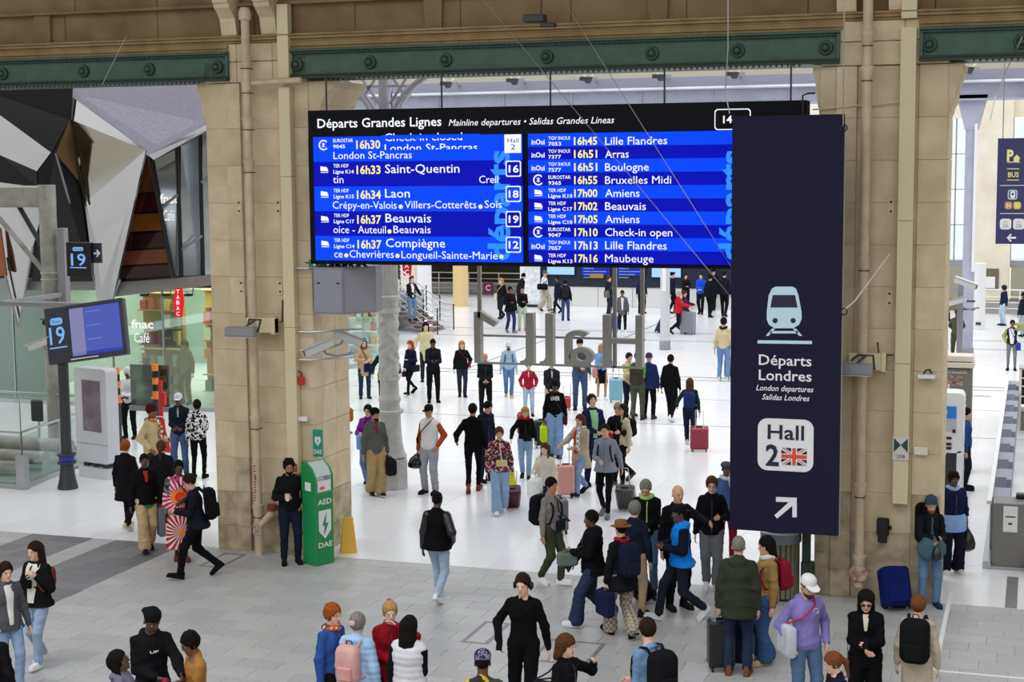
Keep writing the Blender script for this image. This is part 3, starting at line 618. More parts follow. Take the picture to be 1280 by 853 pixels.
# ================================================================ hanging banner
YN = 22.6
M_ban = mat('banner_navy', '#232139', .7, bump=.05, bscale=1.2, spec=.12); M_bw = mat('banner_white', '#f4f6fa', .5); M_bc = mat('banner_pale_blue', '#cdeefb', .5); M_bn = mat('banner_ink', '#23223c', .6); M_br = mat('banner_red', '#e8573f', .5)
c0 = PY(912.5, 146, YN); c1 = PY(1051.5, 142, YN); c2 = PY(1051, 670, YN); c3 = PY(914.5, 663, YN)
bx0, bx1 = (c0.x+c3.x)/2, (c1.x+c2.x)/2; bz0, bz1 = (c2.z+c3.z)/2, (c0.z+c1.z)/2
bn = thing('hanging_banner', 'tall dark navy hanging banner with a train sign, Hall 2 box and white arrow', 'banner', ((bx0+bx1)/2, YN, bz0))
with Under(bn):
    MB().box(bx0, bx1, YN, YN+.08, bz0, bz1, .006).build('panel', M_ban)
    MB().tube([(bx1+.012, YN+.03, bz0), (bx1+.012, YN+.03, bz1)], .014, 6).build('edge_rail', M_steel)
    for py in (160, 390):
        a = PY(1055, py, YN); MB().tube([(a.x+.045*math.cos(t), YN, a.z+.045*math.sin(t)) for t in np.linspace(0, 6.28, 12)[:-1]], .01, 5, closed=True).build('eyelet', M_black)
    B = lambda pts: [(PY(x, y, YN).x, PY(x, y, YN).z) for x, y in pts]
    YS = YN-.004
    MB().plate(B([(969, 358.5), (991, 358.5), (995, 361), (998, 369), (1002, 390), (1002, 399), (999, 406), (992, 410.5), (968, 410.5), (961, 406), (958.5, 399), (958.5, 390), (961, 369), (965, 361)]), YN-.006, YN).build('train_sign', M_bc)
    MB().plate(B([(966, 369), (994, 369), (997, 384.5), (963, 384.5)]), YN-.01, YN-.006).build('train_window', M_bn)
    for cx in (969, 991.5): MB().plate(B([(cx+3.3*math.cos(t), 401+3.3*math.sin(t)) for t in np.linspace(0, 6.28, 14)[:-1]]), YN-.01, YN-.006).build('train_headlight', M_bn)
    MB().plate(B([(965, 411), (969, 411), (961, 420), (957, 420)]), YN-.006, YN).build('rail', M_bc)
    MB().plate(B([(991, 411), (995, 411), (1003, 420), (999, 420)]), YN-.006, YN).build('rail', M_bc)
    MB().plate(B([(963, 414), (997, 414), (998, 417), (962, 417)]), YN-.006, YN).build('rail', M_bc)
    MB().plate(B([(947, 425.5), (1015, 426.3), (1015, 430.3), (947, 429.5)]), YN-.006, YN).build('track', M_bc)
    for s, p0, p1, y, c, k in (('Départs', 948.5, 1014.5, 456, 12.6, dict(bold=.012)), ('Londres', 948.5, 1014.5, 475, 12.6, dict(bold=.012)), ('London departures', 945, 1017, 488, 6.8, dict(shear=.3, bold=.012)), ('Salidas Londres', 952.5, 1012, 499.5, 6.8, dict(shear=.3, bold=.012))):
        txt(s, M_bw, None, YS, p0, p1, y, c, **k)
    a = PY(947.5, 522.5, YN); c = PY(1016.5, 591, YN)
    MB().plate(rrect(a.x, c.x, c.z, a.z, .14, 6), YN-.008, YN).build('number_box', M_bw)
    txt('Hall', M_bn, None, YN-.012, 959.5, 1005, 548.5, 17.5, bold=.014); txt('2', M_bn, None, YN-.012, 957, 973.5, 581.5, 25, bold=.025)
    a = PY(977, 559.5, YN); c = PY(1008.5, 582.5, YN); fx0, fx1, fz0, fz1 = a.x, c.x, c.z, a.z; W, H = fx1-fx0, fz1-fz0
    MB().box(fx0, fx1, YN-.011, YN-.008, fz0, fz1).build('flag', M_bw)
    fq = lambda pts: [(fx0+W*u, fz0+H*v) for u, v in pts]
    for P in (((.13, 1), (.38, 1), (.38, .76)), ((.62, 1), (.87, 1), (.62, .76)), ((0, .88), (0, .66), (.24, .66)), ((1, .88), (1, .66), (.76, .66))):
        for fl_ in (0, 1): MB().plate(fq([(u, 1-v if fl_ else v) for u, v in P]), YN-.014, YN-.011).build('flag_field', M_bn)
    for P in (((0, 1), (.06, 1), (.4, .66), (.33, .66)), ((1, 1), (.93, 1), (.6, .66), (.66, .66)), ((0, 0), (.07, 0), (.4, .34), (.34, .34)), ((1, 0), (.94, 0), (.6, .34), (.67, .34))): MB().plate(fq(P), YN-.015, YN-.011).build('flag_stripe', M_br)
    MB().box(fx0, fx1, YN-.016, YN-.011, fz0+H*.39, fz0+H*.61).build('flag_stripe', M_br); MB().box(fx0+W*.43, fx0+W*.57, YN-.0165, YN-.011, fz0, fz1).build('flag_stripe', M_br)
    A = [(970, 621.5), (996, 622.5), (996, 647), (990.5, 647), (990.5, 632.5), (971.5, 648.5), (968, 644.5), (986, 628), (970, 627.5)]
    MB().plate(B(A), YN-.006, YN).build('arrow', M_bw)
def cable(label, pts, r=.007, m=M_steel):
    b = MB(); b.tube(pts, r, 5); return tag(b.build('cable', m), label, 'cable')
cable('long thin wire slanting over the board towards the banner, the lower one', [PY(604, 0, 22.9), PY(925, 385, 22.9)], .006)
cable('long thin wire slanting over the board towards the banner, the steeper one', [PY(704, 0, 22.9), PY(918, 340, 22.9)], .006)
cable('upright thin wire holding the near corner of the banner by the board', [PY(910, 0, YN), PY(910, 60, YN), PY(906.5, 115, YN), PY(912, 142, YN)], .009)
cable('upright thin wire holding the corner of the banner by the drainpipe', [PY(1055.5, 0, YN), PY(1054, 135, YN), PY(1054, 158, YN)], .009)
cable('slack rope tied from the banner edge to the drainpipe', [PY(1055, 388, YN), PY(1068, 377, YN), PY(1112, 318, YN+.9)], .008, M_white)
cable('thin wire slanting up to the girder by the ticket machine opening', [PY(1278, 45, 23.3), PY(1245, 118, 24.5), PY(1238, 150, 26)], .01)
cable('faint wire slanting across the girder above the faceted shop', [PY(158, 45, 23.2), PY(127, 107, 23.2)], .005)
wl = thing('hanging_light', 'dark flat floodlight hanging high above the departures board', 'light', PY(672, 26, 22.9))
MB().box(-.2, .12, -.1, .1, -.02, .09, .01).build('head', M_greyd, wl); MB().tube([(.06, 0, .09), (.06, 0, .6)], .012, 6).build('rod', M_greyd, wl); MB().box(.05, .28, -.06, .06, -.1, -.04, .01).build('bracket', M_greyd, wl)

# ================================================================ metal letters "Hall 1" seen from behind
YL = 27.0; M_let = mat('letter_grey', '#a2a19d', .5)
lt = thing('station_sign', 'large grey metal Hall 1 letters seen from behind on a hanging frame', 'sign', (PY(700, 425, YL).x, YL, PY(700, 455, YL).z))
with Under(lt):
    Z = lambda py: PY(700, py, YL).z; X = lambda px: PY(px, 425, YL).x
    zt_, zb_ = Z(392.5), Z(457.5)
    def bar(p0, p1, z0, z1, nm='letter', y0=0, y1=.16): MB().box(X(p0), X(p1), YL+y0, YL+y1, z0, z1, .006).build(nm, M_let)
    b = MB(); b.box(X(753), X(762), YL, YL+.17, zb_, zt_, .006); b.box(X(794), X(802.5), YL, YL+.17, zb_, zt_, .006); b.box(X(762), X(794), YL, YL+.17, Z(428), Z(421.5), .006); b.build('letter', M_let)   # H
    def ell(p):
        x0, x1 = X(p), X(p+9.5); b = MB()
        P = [(x0, zt_), (x1, zt_), (x1, zb_), (x0-.11, zb_), (x0-.11, zb_+.06), (x0-.03, zb_+.08), (x0, zb_+.14)]
        b.plate(P, YL, YL+.17); b.build('letter', M_let)
    ell(657); ell(681.5)
    b = MB()    # one, mirrored: flag towards the right
    b.plate([(X(592.5), zt_), (X(600.5), zt_), (X(600.5), zb_), (X(592.5), zb_)], YL, YL+.17)
    b.plate([(X(597), zt_), (X(600), zt_+.02), (X(621), Z(405)), (X(616.5), Z(411)), (X(597), Z(399))], YL, YL+.17); b.build('letter', M_let)
    # a, mirrored: bowl towards the right
    x0 = X(706); b = MB(); cx, cz = X(726), Z(445.5); rx, rz_ = X(741)-X(726), (Z(434)-Z(457))/2
    def strip(outer, inner, closed):
        n = len(outer); r = range(n) if closed else range(n-1)
        for i in r:
            j = (i+1) % n; b.plate([outer[i], outer[j], inner[j], inner[i]], YL, YL+.17)
    N = 22; ang = [2*math.pi*k/N for k in range(N)]
    strip([(cx+(rx)*math.cos(t), cz+(rz_)*math.sin(t)) for t in ang], [(cx-.01+(rx-.115)*math.cos(t), cz+(rz_-.09)*math.sin(t)) for t in ang], True)
    b.box(X(705), X(713), YL, YL+.17, zb_, Z(424), .004)
    a1 = [math.pi-.0, 2.6, 2.2, 1.8, 1.4, 1.0, .7]; c2x, c2z = X(722), Z(424); ex, ez = X(739)-X(722), Z(412.5)-Z(424)
    strip([(c2x+ex*math.cos(t), c2z+ez*math.sin(t)) for t in a1], [(c2x+(ex-.12)*math.cos(t), c2z+(ez-.1)*math.sin(t)) for t in a1], False)
    b.build('letter', M_let)
    for z in (Z(423.5), Z(458.5)): MB().box(X(592), X(803), YL+.17, YL+.21, z-.02, z+.02, .003).build('frame_rail', M_let)
    for p in (595.5, 765, 799.5): MB().box(X(p)-.035, X(p)+.035, YL+.17, YL+.23, zb_-.03, 6.2, .004).build('hanger', M_let)

with Under(lt):
    for p in (595.5, 799.5): MB().box(X(p)-.04, X(p)+.04, 23.72, YL+.23, 6.1, 6.2, .004).build('support_arm', M_let)
# ================================================================ iron columns
M_iron = mat('column_grey', '#cacbc9', .5, noise=1, nscale=5, col2='#b5b6b4')
M_reliefs = mat('column_relief', '#a4a6a8', .55, bump=1.0, bscale=14)
fc = thing('iron_column', 'ornate grey cast-iron column with patterned shaft behind the man in a grey jacket', 'column', (-12.45, 29.35, 0))
MB().lathe([(.36, 0), (.365, .05), (.36, .6), (.3, .64), (.27, .67)], 8, (0, 0, 0)).build('plinth', M_iron, fc)
MB().lathe([(.34, .66), (.29, .75), (.25, .95), (.23, 1.2), (.22, 1.5), (.23, 1.53), (.27, 1.55), (.27, 1.6), (.23, 1.62)], 20).build('flared_base', M_iron, fc, True)
b = MB()
for k in range(20): a = 2*math.pi*k/20; b.lathe([(0, -.025), (.03, 0), (0, .025)], 6, (.265*math.cos(a), .265*math.sin(a), 1.6))
b.build('bead_ring', M_iron, fc)
MB().lathe([(.22, 1.6), (.2, 1.75), (.23, 1.8), (.23, 1.86), (.2, 1.9), (.19, 2.2), (.22, 2.25), (.21, 2.3)], 20).build('lower_shaft', M_iron, fc, True)
b = MB()   # relief shaft: raised leaf pattern as real geometry
nn, mm = 40, 56; vs = []; fs = []
for j in range(mm+1):
    z = 2.3+(3.62-2.3)*j/mm
    for k in range(nn):
        a = 2*math.pi*k/nn; h = .03*max(0, math.sin(a*5+2.6*math.sin(z*14)))**.6+.014*max(0, math.sin(z*38+a*3)*math.sin(a*7)); r = .185+h; vs.append((r*math.cos(a), r*math.sin(a), z))
for j in range(mm):
    for k in range(nn): fs.append((j*nn+k, j*nn+(k+1) % nn, (j+1)*nn+(k+1) % nn, (j+1)*nn+k))
b.add(vs, fs); b.build('relief_shaft', M_iron, fc, True)
MB().lathe([(.21, 3.6), (.25, 3.63), (.25, 3.69), (.22, 3.7), (.22, 3.86), (.25, 3.88), (.25, 3.94), (.21, 3.97)], 20).build('collar', M_iron, fc, True)
for k in range(6): a = math.pi*k/3+.3; MB().lathe([(.0, -.05), (.04, -.02), (.04, .02), (0, .05)], 8, (.225*math.cos(a), .225*math.sin(a), 3.78)).build('boss', M_iron, fc, True)
vs = []; fs = []; nn = 48
for j, z in enumerate((3.95, 7.6)):
    for k in range(nn):
        a = 2*math.pi*k/nn; r = .215-.02*(k % 2); vs.append((r*math.cos(a), r*math.sin(a), z))
for k in range(nn): fs.append((k, (k+1) % nn, nn+(k+1) % nn, nn+k))
MB().add(vs, fs).build('fluted_shaft', M_iron, fc)
MB().box(-.09, .09, -.09, .09, 7.6, 9.4, .01).build('upper_post', M_lav, fc)
for s in (-1, 1):
    b = MB(); A = [(s*(.1+1.9*(1-math.cos(t))), 7.3+1.3*math.sin(t)) for t in np.linspace(0, 1.5, 12)]
    for o_, hw in ((0, .03), (.13, .02)):
        for i in range(11):
            (x0, z0), (x1, z1) = A[i], A[i+1]; b.prism([(x0+s*o_, -.06, z0), (x1+s*o_, -.06, z1), (x1+s*(o_+hw*1.6), -.06, z1-hw), (x0+s*(o_+hw*1.6), -.06, z0-hw)], (0, .12, 0))
    for t0, t1 in (((.12, 8.4), (.8, 8.4)), ((.12, 7.8), (.55, 8.4)), ((.12, 8.4), (.42, 8.0)), ((.1, 8.15), (.5, 8.15))):
        b.tube([(s*t0[0], 0, t0[1]), (s*t1[0], 0, t1[1])], .03, 5)
    b.build('arched_bracket', M_lav, fc)
b = MB()
for i in range(11):
    (x0, z0), (x1, z1) = [(.1+.95*(1-math.cos(t)), 7.55+1.25*math.sin(t)) for t in np.linspace(0, 1.5, 12)][i:i+2]; b.prism([(-.05, x0, z0), (-.05, x1, z1), (-.05, x1+.06, z1-.04), (-.05, x0+.06, z0-.04)], (.1, 0, 0))
b.build('arched_bracket', M_lav, fc)

def hall_column(label, X, Y, r, h, m):
    c = thing('hall_column', label, 'column', (X, Y, 0))
    MB().lathe([(r*1.15, 0), (r*1.18, .05), (r*1.15, .3), (r, .34)], 20).build('base', M_grey, c, True)
    MB().lathe([(r, .3), (r*.97, h)], 20).build('shaft', m, c, True); return c
c = hall_column('slim pale round column in the train hall beside the person with a grey suitcase', -12.45, 54.4, .17, 8.6, mat('pale_column', '#c3c7cc', .5)); MB().box(-.07, .07, -.19, -.15, 2.1, 3.3, .006).build('notice_strip', M_white, c)
c = hall_column('lavender iron column with cable casing above the green uniform', -2.16, 54.8, .2, 8.3, M_lav)
MB().prism([(-.22, -.2, 7.6), (.22, -.2, 7.6), (.5, -.2, 8.75), (-.5, -.2, 8.75)], (0, .4, 0)).build('capital', M_lav, c); MB().box(.1, .2, -.28, -.16, 2.9, 7.8, .006).build('cable_casing', M_white, c)
hall_column('slim pale round column far along the train hall by the staircase', -22.9, 54.4, .17, 8.6, MATS['pale_column'])
b = struct('trim_2')
MB().box(-45, 18, 54.6, 54.9, 8.6, 9.12, .01).build('beam_web', M_lav, b); MB().box(-45, 18, 54.4, 55.0, 9.12, 9.18, .006).build('beam_flange', M_lav, b); MB().box(-45, 18, 54.4, 55, 8.56, 8.62, .006).build('beam_flange', M_lav, b)
MB().box(-45, 18, 54.8, 55.2, 9.18, 9.6, .006).build('upper_rail', mat('mauve_iron', '#8e8f9e', .5), b)
MB().box(-45, 18, 55.6, 55.9, 9.55, 10.6, .01).build('roof_edge', mat('roof_cream', '#bdb7a4', .6), b)
MB().box(-45, 18, 53.9, 54.0, 9.14, 9.2, .004).build('lighting_rail', M_white, b)
for x in np.arange(-44, 18, 2.55): MB().box(x, x+.05, 54.55, 54.6, 8.62, 9.12).build('stiffener', M_lav, b)
for x in np.arange(-22.7, 3, 2.55):
    f = None
for i, (px, py) in enumerate(((560, 106), (643, 102), (735, 100), (826, 97), (918, 94), (1211, 88))):
    a = PY(px, py, 53.6); f = thing('spotlight', None, 'light', (a.x, 53.6, a.z))
    tag(f, '%s high roof-beam spotlight of the train hall' % ('first spotlight from the ornate column,', 'second spotlight from the ornate column,', 'third spotlight from the ornate column,', 'spotlight above the right-hand screen,', 'spotlight just above the hanging banner,', 'spotlight over the ticket machine opening,')[i] if False else ('spotlight nearest the ornate column on the hall roof beam', 'second spotlight from the ornate column on the hall beam', 'third spotlight from the ornate column on the hall beam', 'fourth spotlight from the ornate column on the hall beam', 'spotlight on the hall beam just beside the hanging banner', 'spotlight on the hall beam over the ticket machine opening')[i], 'light')
    b2 = MB(); b2.lathe([(.08, -.12), (.17, .02), (.18, .1), (0, .1)], 12, sx=1); b2.build('lamp', M_greyd, f, True)
    MB().tube([(-.16, 0, .3), (-.1, 0, .05), (.1, 0, .05), (.28, 0, .3)], .04, 6).build('yoke', M_creamw, f); MB().box(-.03, .03, .0, 1.25, .0, .06).build('fixing_arm', M_grey, f)
    MB().box(-.3, -.12, -.05, .1, -.02, .12, .01).build('driver_box', M_greyd, f); MB().box(.12, .34, -.05, .1, -.04, .1, .01).build('driver_box', M_grey, f)
# ================================================================ far side of the train hall
M_navy = mat('navy_panel', '#1a2138', .4); M_dk = mat('underpass_dark', '#4b4436', .8); M_tan = mat('underpass_tan', '#8d8269', .8, noise=1, nscale=.6, col2='#6d634d')
wb = struct('wall_back')
MB().box(-48, -22.5, 84, 84.6, 0, 4.5).build('tan_wall', M_tan, wb)
MB().box(-48, -22.5, 74, 84, 2.6, 3.0).build('gallery_floor', M_tan, wb)
MB().box(-48, -6.5, 96, 96.5, 0, 14).build('end_wall', M_creamw, wb)
MB().box(-12.6, -6.5, 84, 84.6, 0, 4.5).build('tan_wall', M_tan, wb)
MB().box(-48, -22.5, 73.8, 74, 2.2, 3.2).build('gallery_edge', M_dk, wb)
MB().box(-12.9, -6.5, 74, 84, 2.6, 3.2).build('gallery_floor', M_tan, wb)
# screens and white counter
sr = struct('wall_screens')
MB().box(-22.6, -12.7, 70.4, 70.8, 0, .92, .01).build('white_base', mat('counter_white', '#dddddb', .4), sr)
for x in np.arange(-22.6, -12.8, 1.65): MB().box(x, x+.02, 70.385, 70.4, 0, .92).build('base_joint', M_grey, sr)
MB().box(-22.4, -12.7, 70.35, 70.7, .94, 3.2, .01).build('navy_panel', M_navy, sr)
M_pb = mat('screen_pale', '#a9d6f4', emit=1.0); M_db = mat('screen_deep', '#1c2fb0', emit=.9); M_yel = mat('screen_ochre', '#b09a3c', emit=.7)
def far_screen(p0, p1, y0, y1, m, label, extra=False):
    a = PY(p0, y0, 70.28); c = PY(p1, y1, 70.28); s = thing('far_screen', label, 'screen', ((a.x+c.x)/2, 70.28, c.z))
    h = a.z-c.z; w_ = c.x-a.x
    MB().box(-w_/2-.05, w_/2+.05, -.02, .05, -.05, h+.05).build('case', M_black, s); MB().box(-w_/2, w_/2, -.03, -.02, 0, h).build('panel', m, s)
    if extra:
        for i in range(6): MB().box(-w_/2+.1, w_/2-.15-.3*(i % 3), -.034, -.03, h-.13-i*.14, h-.09-i*.14).build('text_line', mat('screen_line', '#8fa2f0', emit=.8), s)
        MB().box(-w_/2*.35, -w_/2*.3, -.034, -.03, 0, h).build('divider', M_navy, s)
far_screen(684, 718, 325, 343.5, M_pb, 'pale blue screen of the far wall above the white shirt'); far_screen(727, 762, 325, 345, M_db, 'deep blue timetable screen above the woman in a grey coat', True)
far_screen(771, 806, 325, 345, M_db, 'deep blue timetable screen nearest the slim pale column', True); far_screen(815, 851, 325, 347, M_pb, 'pale blue screen of the far wall right behind the slim pale column')
a = PY(745, 344.5, 70.22); o = MB().box(-.3, .35, 0, .02, -.12, .08).build('ticker', M_yel); o.location = a; tag(o, 'small ochre strip under a far blue timetable screen', 'display')
mp = thing('map_board', 'white map board with fine drawing standing by the white-shirted walker', 'map', (G(663, 384).x, G(663, 384).y, 0))
MB().box(-.48, .48, -.05, .05, .12, 2.5, .01).build('board', mat('map_print', '#f0f3f8', .5, noise=.35, nscale=6), mp); MB().box(-.48, .48, -.1, .1, 0, .12, .01).build('foot', M_black, mp)
for p, y, m, l, h, sw in ((531, 390, M_white, 'white round pillar standing past the staircase', 3.2, .33), (576, 383, mat('pale_wood', '#e0c48f', .6), 'pale yellow round pillar standing past the staircase', 3.2, .36)):
    a = G(p, y); c = thing('round_pillar', l, 'pillar', (a.x, a.y, 0)); MB().lathe([(sw*1.0, 0), (sw, .02), (sw, h)], 24).build('drum', m, c, True)
    MB().lathe([(sw*1.4, h), (sw*1.4, h+.05), (sw, h+.1)], 24).build('top_ring', mat('brass', '#b08f55', .4, metal=.4), c, True)
def far_rail(label, x0, x1, y, h=1.1):
    r = thing('far_railing', label, 'railing', (x0, y, 0)); L = x1-x0
    for z in (.3, .55, .8, h): MB().tube([(0, 0, z), (L, 0, z)], .03 if z == h else .018, 6).build('rail', M_white, r)
    n = max(2, int(L/1.5))
    for i in range(n+1): MB().tube([(L*i/n, 0, 0), (L*i/n, 0, h)], .025, 6).build('post', M_white, r)
    MB().box(0, L, .06, .1, .05, .62).build('kick_panel', mat('rail_panel', '#9a9a98', .5), r)
far_rail('long white railing at the dark gallery past the staircase', -31, -22.8, 76)
far_rail('white railing behind the man in a navy hood beyond the ticket machine', -2.2, 2.5, 70.2)
a = PY(610, 360, 75.6); o = thing('far_emblem', 'small purple square sign with a white letter on the far railing', 'sign', a)
MB().box(-.27, .27, 0, .04, -.27, .27).build('plate', mat('emblem_purple', '#7c1f55', .5), o)
text('C', M_white, o, faceM(-.13, -.01, -.14), width=.26, cap=.28, bold=.03)
o = thing('tobacco_sign', 'small far red lozenge sign above the staircase', 'sign', PY(508.5, 330, 62)); MB().plate([(-.28, .5), (.28, .5), (.16, -.5), (-.16, -.5)], 0, .06).build('plate', mat('tabac_red', '#dd1f33', emit=.6), o)
for i, ch in enumerate('BAC'): text(ch, M_white, o, faceM(-.1, -.01, .1-.28*i), width=.2, cap=.2, bold=.02)
o = thing('hanging_sign', 'small black hanging sign beside the ornate column', 'sign', PY(493, 335, 45)); MB().box(-.16, .16, 0, .05, -.35, .7).build('plate', M_black, o); MB().tube([(0, .02, .7), (0, .02, 5.5)], .02, 6).build('hanger', M_greyd, o)
MB().plate([(-.16, .1), (-.02, .2), (-.02, .13), (.08, .13), (.08, .07), (-.02, .07), (-.02, 0)], -.006, 0).build('arrow', M_white, o)

wc = struct('wall_column'); MB().box(PY(494, 380, 68).x, PY(519, 380, 68).x, 68, 69, 0, 9).build('pier', M_creamw, wc)

# ---- staircase behind the column
st = thing('staircase', 'metal staircase with open treads and tubular handrails behind the ornate column', 'staircase', (0, 0, 0))
with Under(st):
    S0 = G(549, 417); n = 9; dirx, diry = -.62, .16
    M_tread = mat('tread_wood', '#8b6a52', .6)
    for i in range(n):
        cx, cy, z = S0.x-.6+dirx*.45*i*1.0, S0.y+.6+diry*i, .16*(i+1)
        MB().box(cx-.22, cx+.22, cy-.9, cy+.9, z-.05, z, .008).build('tread', M_tread if i < 4 else M_grey)
    for s in (-.9, .9):
        b = MB(); b.prism([(S0.x-.3, S0.y+.6+s, 0), (S0.x-.6, S0.y+.6+s, 0), (S0.x-.6+dirx*.45*n, S0.y+.6+s+diry*n, .16*n-.2), (S0.x-.6+dirx*.45*n, S0.y+.6+s+diry*n, .16*n+.1)], (0, .05, 0)); b.build('stringer', M_grey)
        for k, h in enumerate((1.05, .8, .55, .3)):
            P = [(S0.x+.1, S0.y+.6+s, h), (S0.x-.35, S0.y+.6+s, h), (S0.x-.6+dirx*.45*n, S0.y+.6+s+diry*n, .16*n+h)]
            MB().tube(P, .03 if k == 0 else .018, 6).build('handrail', M_steel)
        for i in range(0, 5):
            f = i/4; P = Vector((S0.x+.05-f*(2.9), S0.y+.6+s+f*diry*n, max(0, .16*n*f-.05))); MB().tube([P, P+Vector((0, 0, 1.05))], .028, 6).build('post', M_greyd)
    MB().box(S0.x-3.0, S0.x-2.2, S0.y-.5, S0.y+4, .0, 1.4, .01).build('landing_base', M_grey)

# ---- shop glass running back from the left pier
ws_ = struct('wall_shop')
XG = -20.9; M_shopfloor = mat('shop_floor', '#8f9a94', .6)
_ga, _gb, _gc = Vector((-20.9, 37.4, 0)), G(416, 466), G(474, 452)
def shop_line(i): return _ga.lerp(_gb, i/5) if i <= 5 else _gb.lerp(_gc, (i-5)/3)
for i in range(8):
    pa, pb = shop_line(i), shop_line(i+1); dv = (pb-pa); nv = Vector((dv.y, -dv.x, 0)).normalized()
    MB().prism([pa+dv*.01+Vector((0, 0, .1)), pb-dv*.01+Vector((0, 0, .1)), pb-dv*.01+Vector((0, 0, 4.6)), pa+dv*.01+Vector((0, 0, 4.6))], nv*.02).build('glass_pane', M_glassg, ws_)
    MB().tube([pa, pa+Vector((0, 0, 4.6))], .025, 6).build('mullion', M_steel, ws_)
    MB().prism([pa-nv*.05, pb-nv*.05, pb+nv*.05, pa+nv*.05], (0, 0, .1)).build('sill', M_steel, ws_)
    MB().prism([pa+Vector((0, 0, 4.6))-nv*.1, pb+Vector((0, 0, 4.6))-nv*.1, pb+Vector((0, 0, 4.6))+nv*.1, pa+Vector((0, 0, 4.6))+nv*.1], (0, 0, .5)).build('fascia', M_creamw, ws_)
for i in range(7):
    x0 = -32.1+i*1.6
    MB().box(x0+.01, x0+1.59, 37.39, 37.41, .1, 3.3).build('glass_pane', M_glassg if i > 3 else glass('frosted_green', '#7fa292', .2, .25), ws_)
    MB().box(x0-.015, x0+.015, 37.36, 37.44, 0, 3.3, .004).build('mullion', M_steel, ws_)
MB().box(-46, XG, 37.36, 37.44, 0, .1, .004).build('sill', M_steel, ws_)
MB().box(-46, -24.5, 47, 47.3, 0, 5).build('shop_back_wall', mat('shop_green', '#a7b5ab', .8), ws_)
MB().box(-46, -22.4, 37.5, 47, 3.32, 3.5).build('shop_ceiling', mat('shop_ceiling', '#9aa79c', .8), ws_)
MB().box(-28.5, -28.3, 37.6, 47, 0, 3.3).build('shop_partition', MATS['shop_green'], ws_)
def lamp(name, x, y, z, w_, h_, e, col=(1, .95, .85)):
    l = bpy.data.lights.new(name, 'AREA'); l.shape = 'RECTANGLE'; l.size = w_; l.size_y = h_; l.energy = e; l.color = col; o = bpy.data.objects.new(name, l); COL.objects.link(o); o.location = (x, y, z); return o
MB().box(-30, -22.5, 52.6, 52.9, 0, 5).build('shop_back_wall', mat('shop_green', '#a7b5ab', .8), ws_)
lamp('shop_fill_lamp', -23.6, 49.5, 4.2, 2, 3, 220); lamp('shop_fill_lamp', -24.5, 40.5, 3.2, 6, 3, 230); lamp('shop_fill_lamp', -25.5, 44.5, 3.2, 5, 3, 230); lamp('shop_fill_lamp', -31, 41, 3.2, 4, 3, 70, (.95, 1, .97))  # unseen area lamps added to brighten the shop interior
# goods on shelves inside the glass
goods = ['#d98a3a', '#e2bf5a', '#c8593f', '#7fb3c9', '#f0efe8', '#5c8a5a', '#b3452f', '#e8c77c', '#4f6fa3']
M_g = [mat('goods_%d' % i, c, .6) for i, c in enumerate(goods)]
def shelf_unit(label, cx, cy, w_, h, yaw, rows, cols, tone, sh):
    s = thing('display_shelf', label, 'shelf', (cx, cy, 0), yaw)
    MB().box(-w_/2, w_/2, .12, .3, 0, h, .01).build('back_panel', tone, s)
    for r in range(rows+1): MB().box(-w_/2, w_/2, -.15, .12, r*h/rows-.015, r*h/rows+.015).build('shelf_board', sh, s)
    for r in range(rows):
        for c in range(cols):
            if random.random() < .12: continue
            hh = h/rows*random.uniform(.4, .8); x = -w_/2+w_*(c+.5)/cols
            o = MB().box(-w_/cols*.36, w_/cols*.36, -.1, .08, 0, hh, .01).build('packet', random.choice(M_g)); o.parent = s; o.location = (x, 0, r*h/rows+.02)
shelf_unit('lit shelf of orange and yellow goods behind the shop glass under the cameras', PY(432, 430, 49.2).x, 49.2, 2.2, 1.9, math.radians(15), 4, 9, M_white, M_white)
shelf_unit('lit shelf of small goods behind the shop glass beside the ornate column', PY(462, 430, 50.6).x, 50.6, 1.8, 1.5, math.radians(15), 3, 9, M_white, M_white)
shelf_unit('tall golden wooden shelf behind the lettered cafe glass', -23.9, 39.6, 1.3, 3.0, 0, 6, 5, mat('golden_wood', '#c99f55', .6), MATS['golden_wood'])
shelf_unit('tall golden wooden shelf behind the glass beside the pier', -22.3, 40.9, 1.9, 3.0, 0, 6, 6, MATS['golden_wood'], MATS['golden_wood'])
shelf_unit('low golden shelf behind the striped bollards', -23.3, 38.6, 1.2, 1.5, 0, 3, 5, MATS['golden_wood'], MATS['golden_wood'])
o = thing('shop_poster', 'large cloudy blue and white picture panel inside the shop beside the ornate column', 'poster', (PY(440, 430, 51.6).x, 51.6, 1.7), math.radians(10))
MB().box(-1.6, 1.4, 0, .05, .0, 2.6).build('panel', mat('cloud_print', '#f4f8fa', .5, noise=1, nscale=1.1, col2='#7d9bb0', emit=0), o)

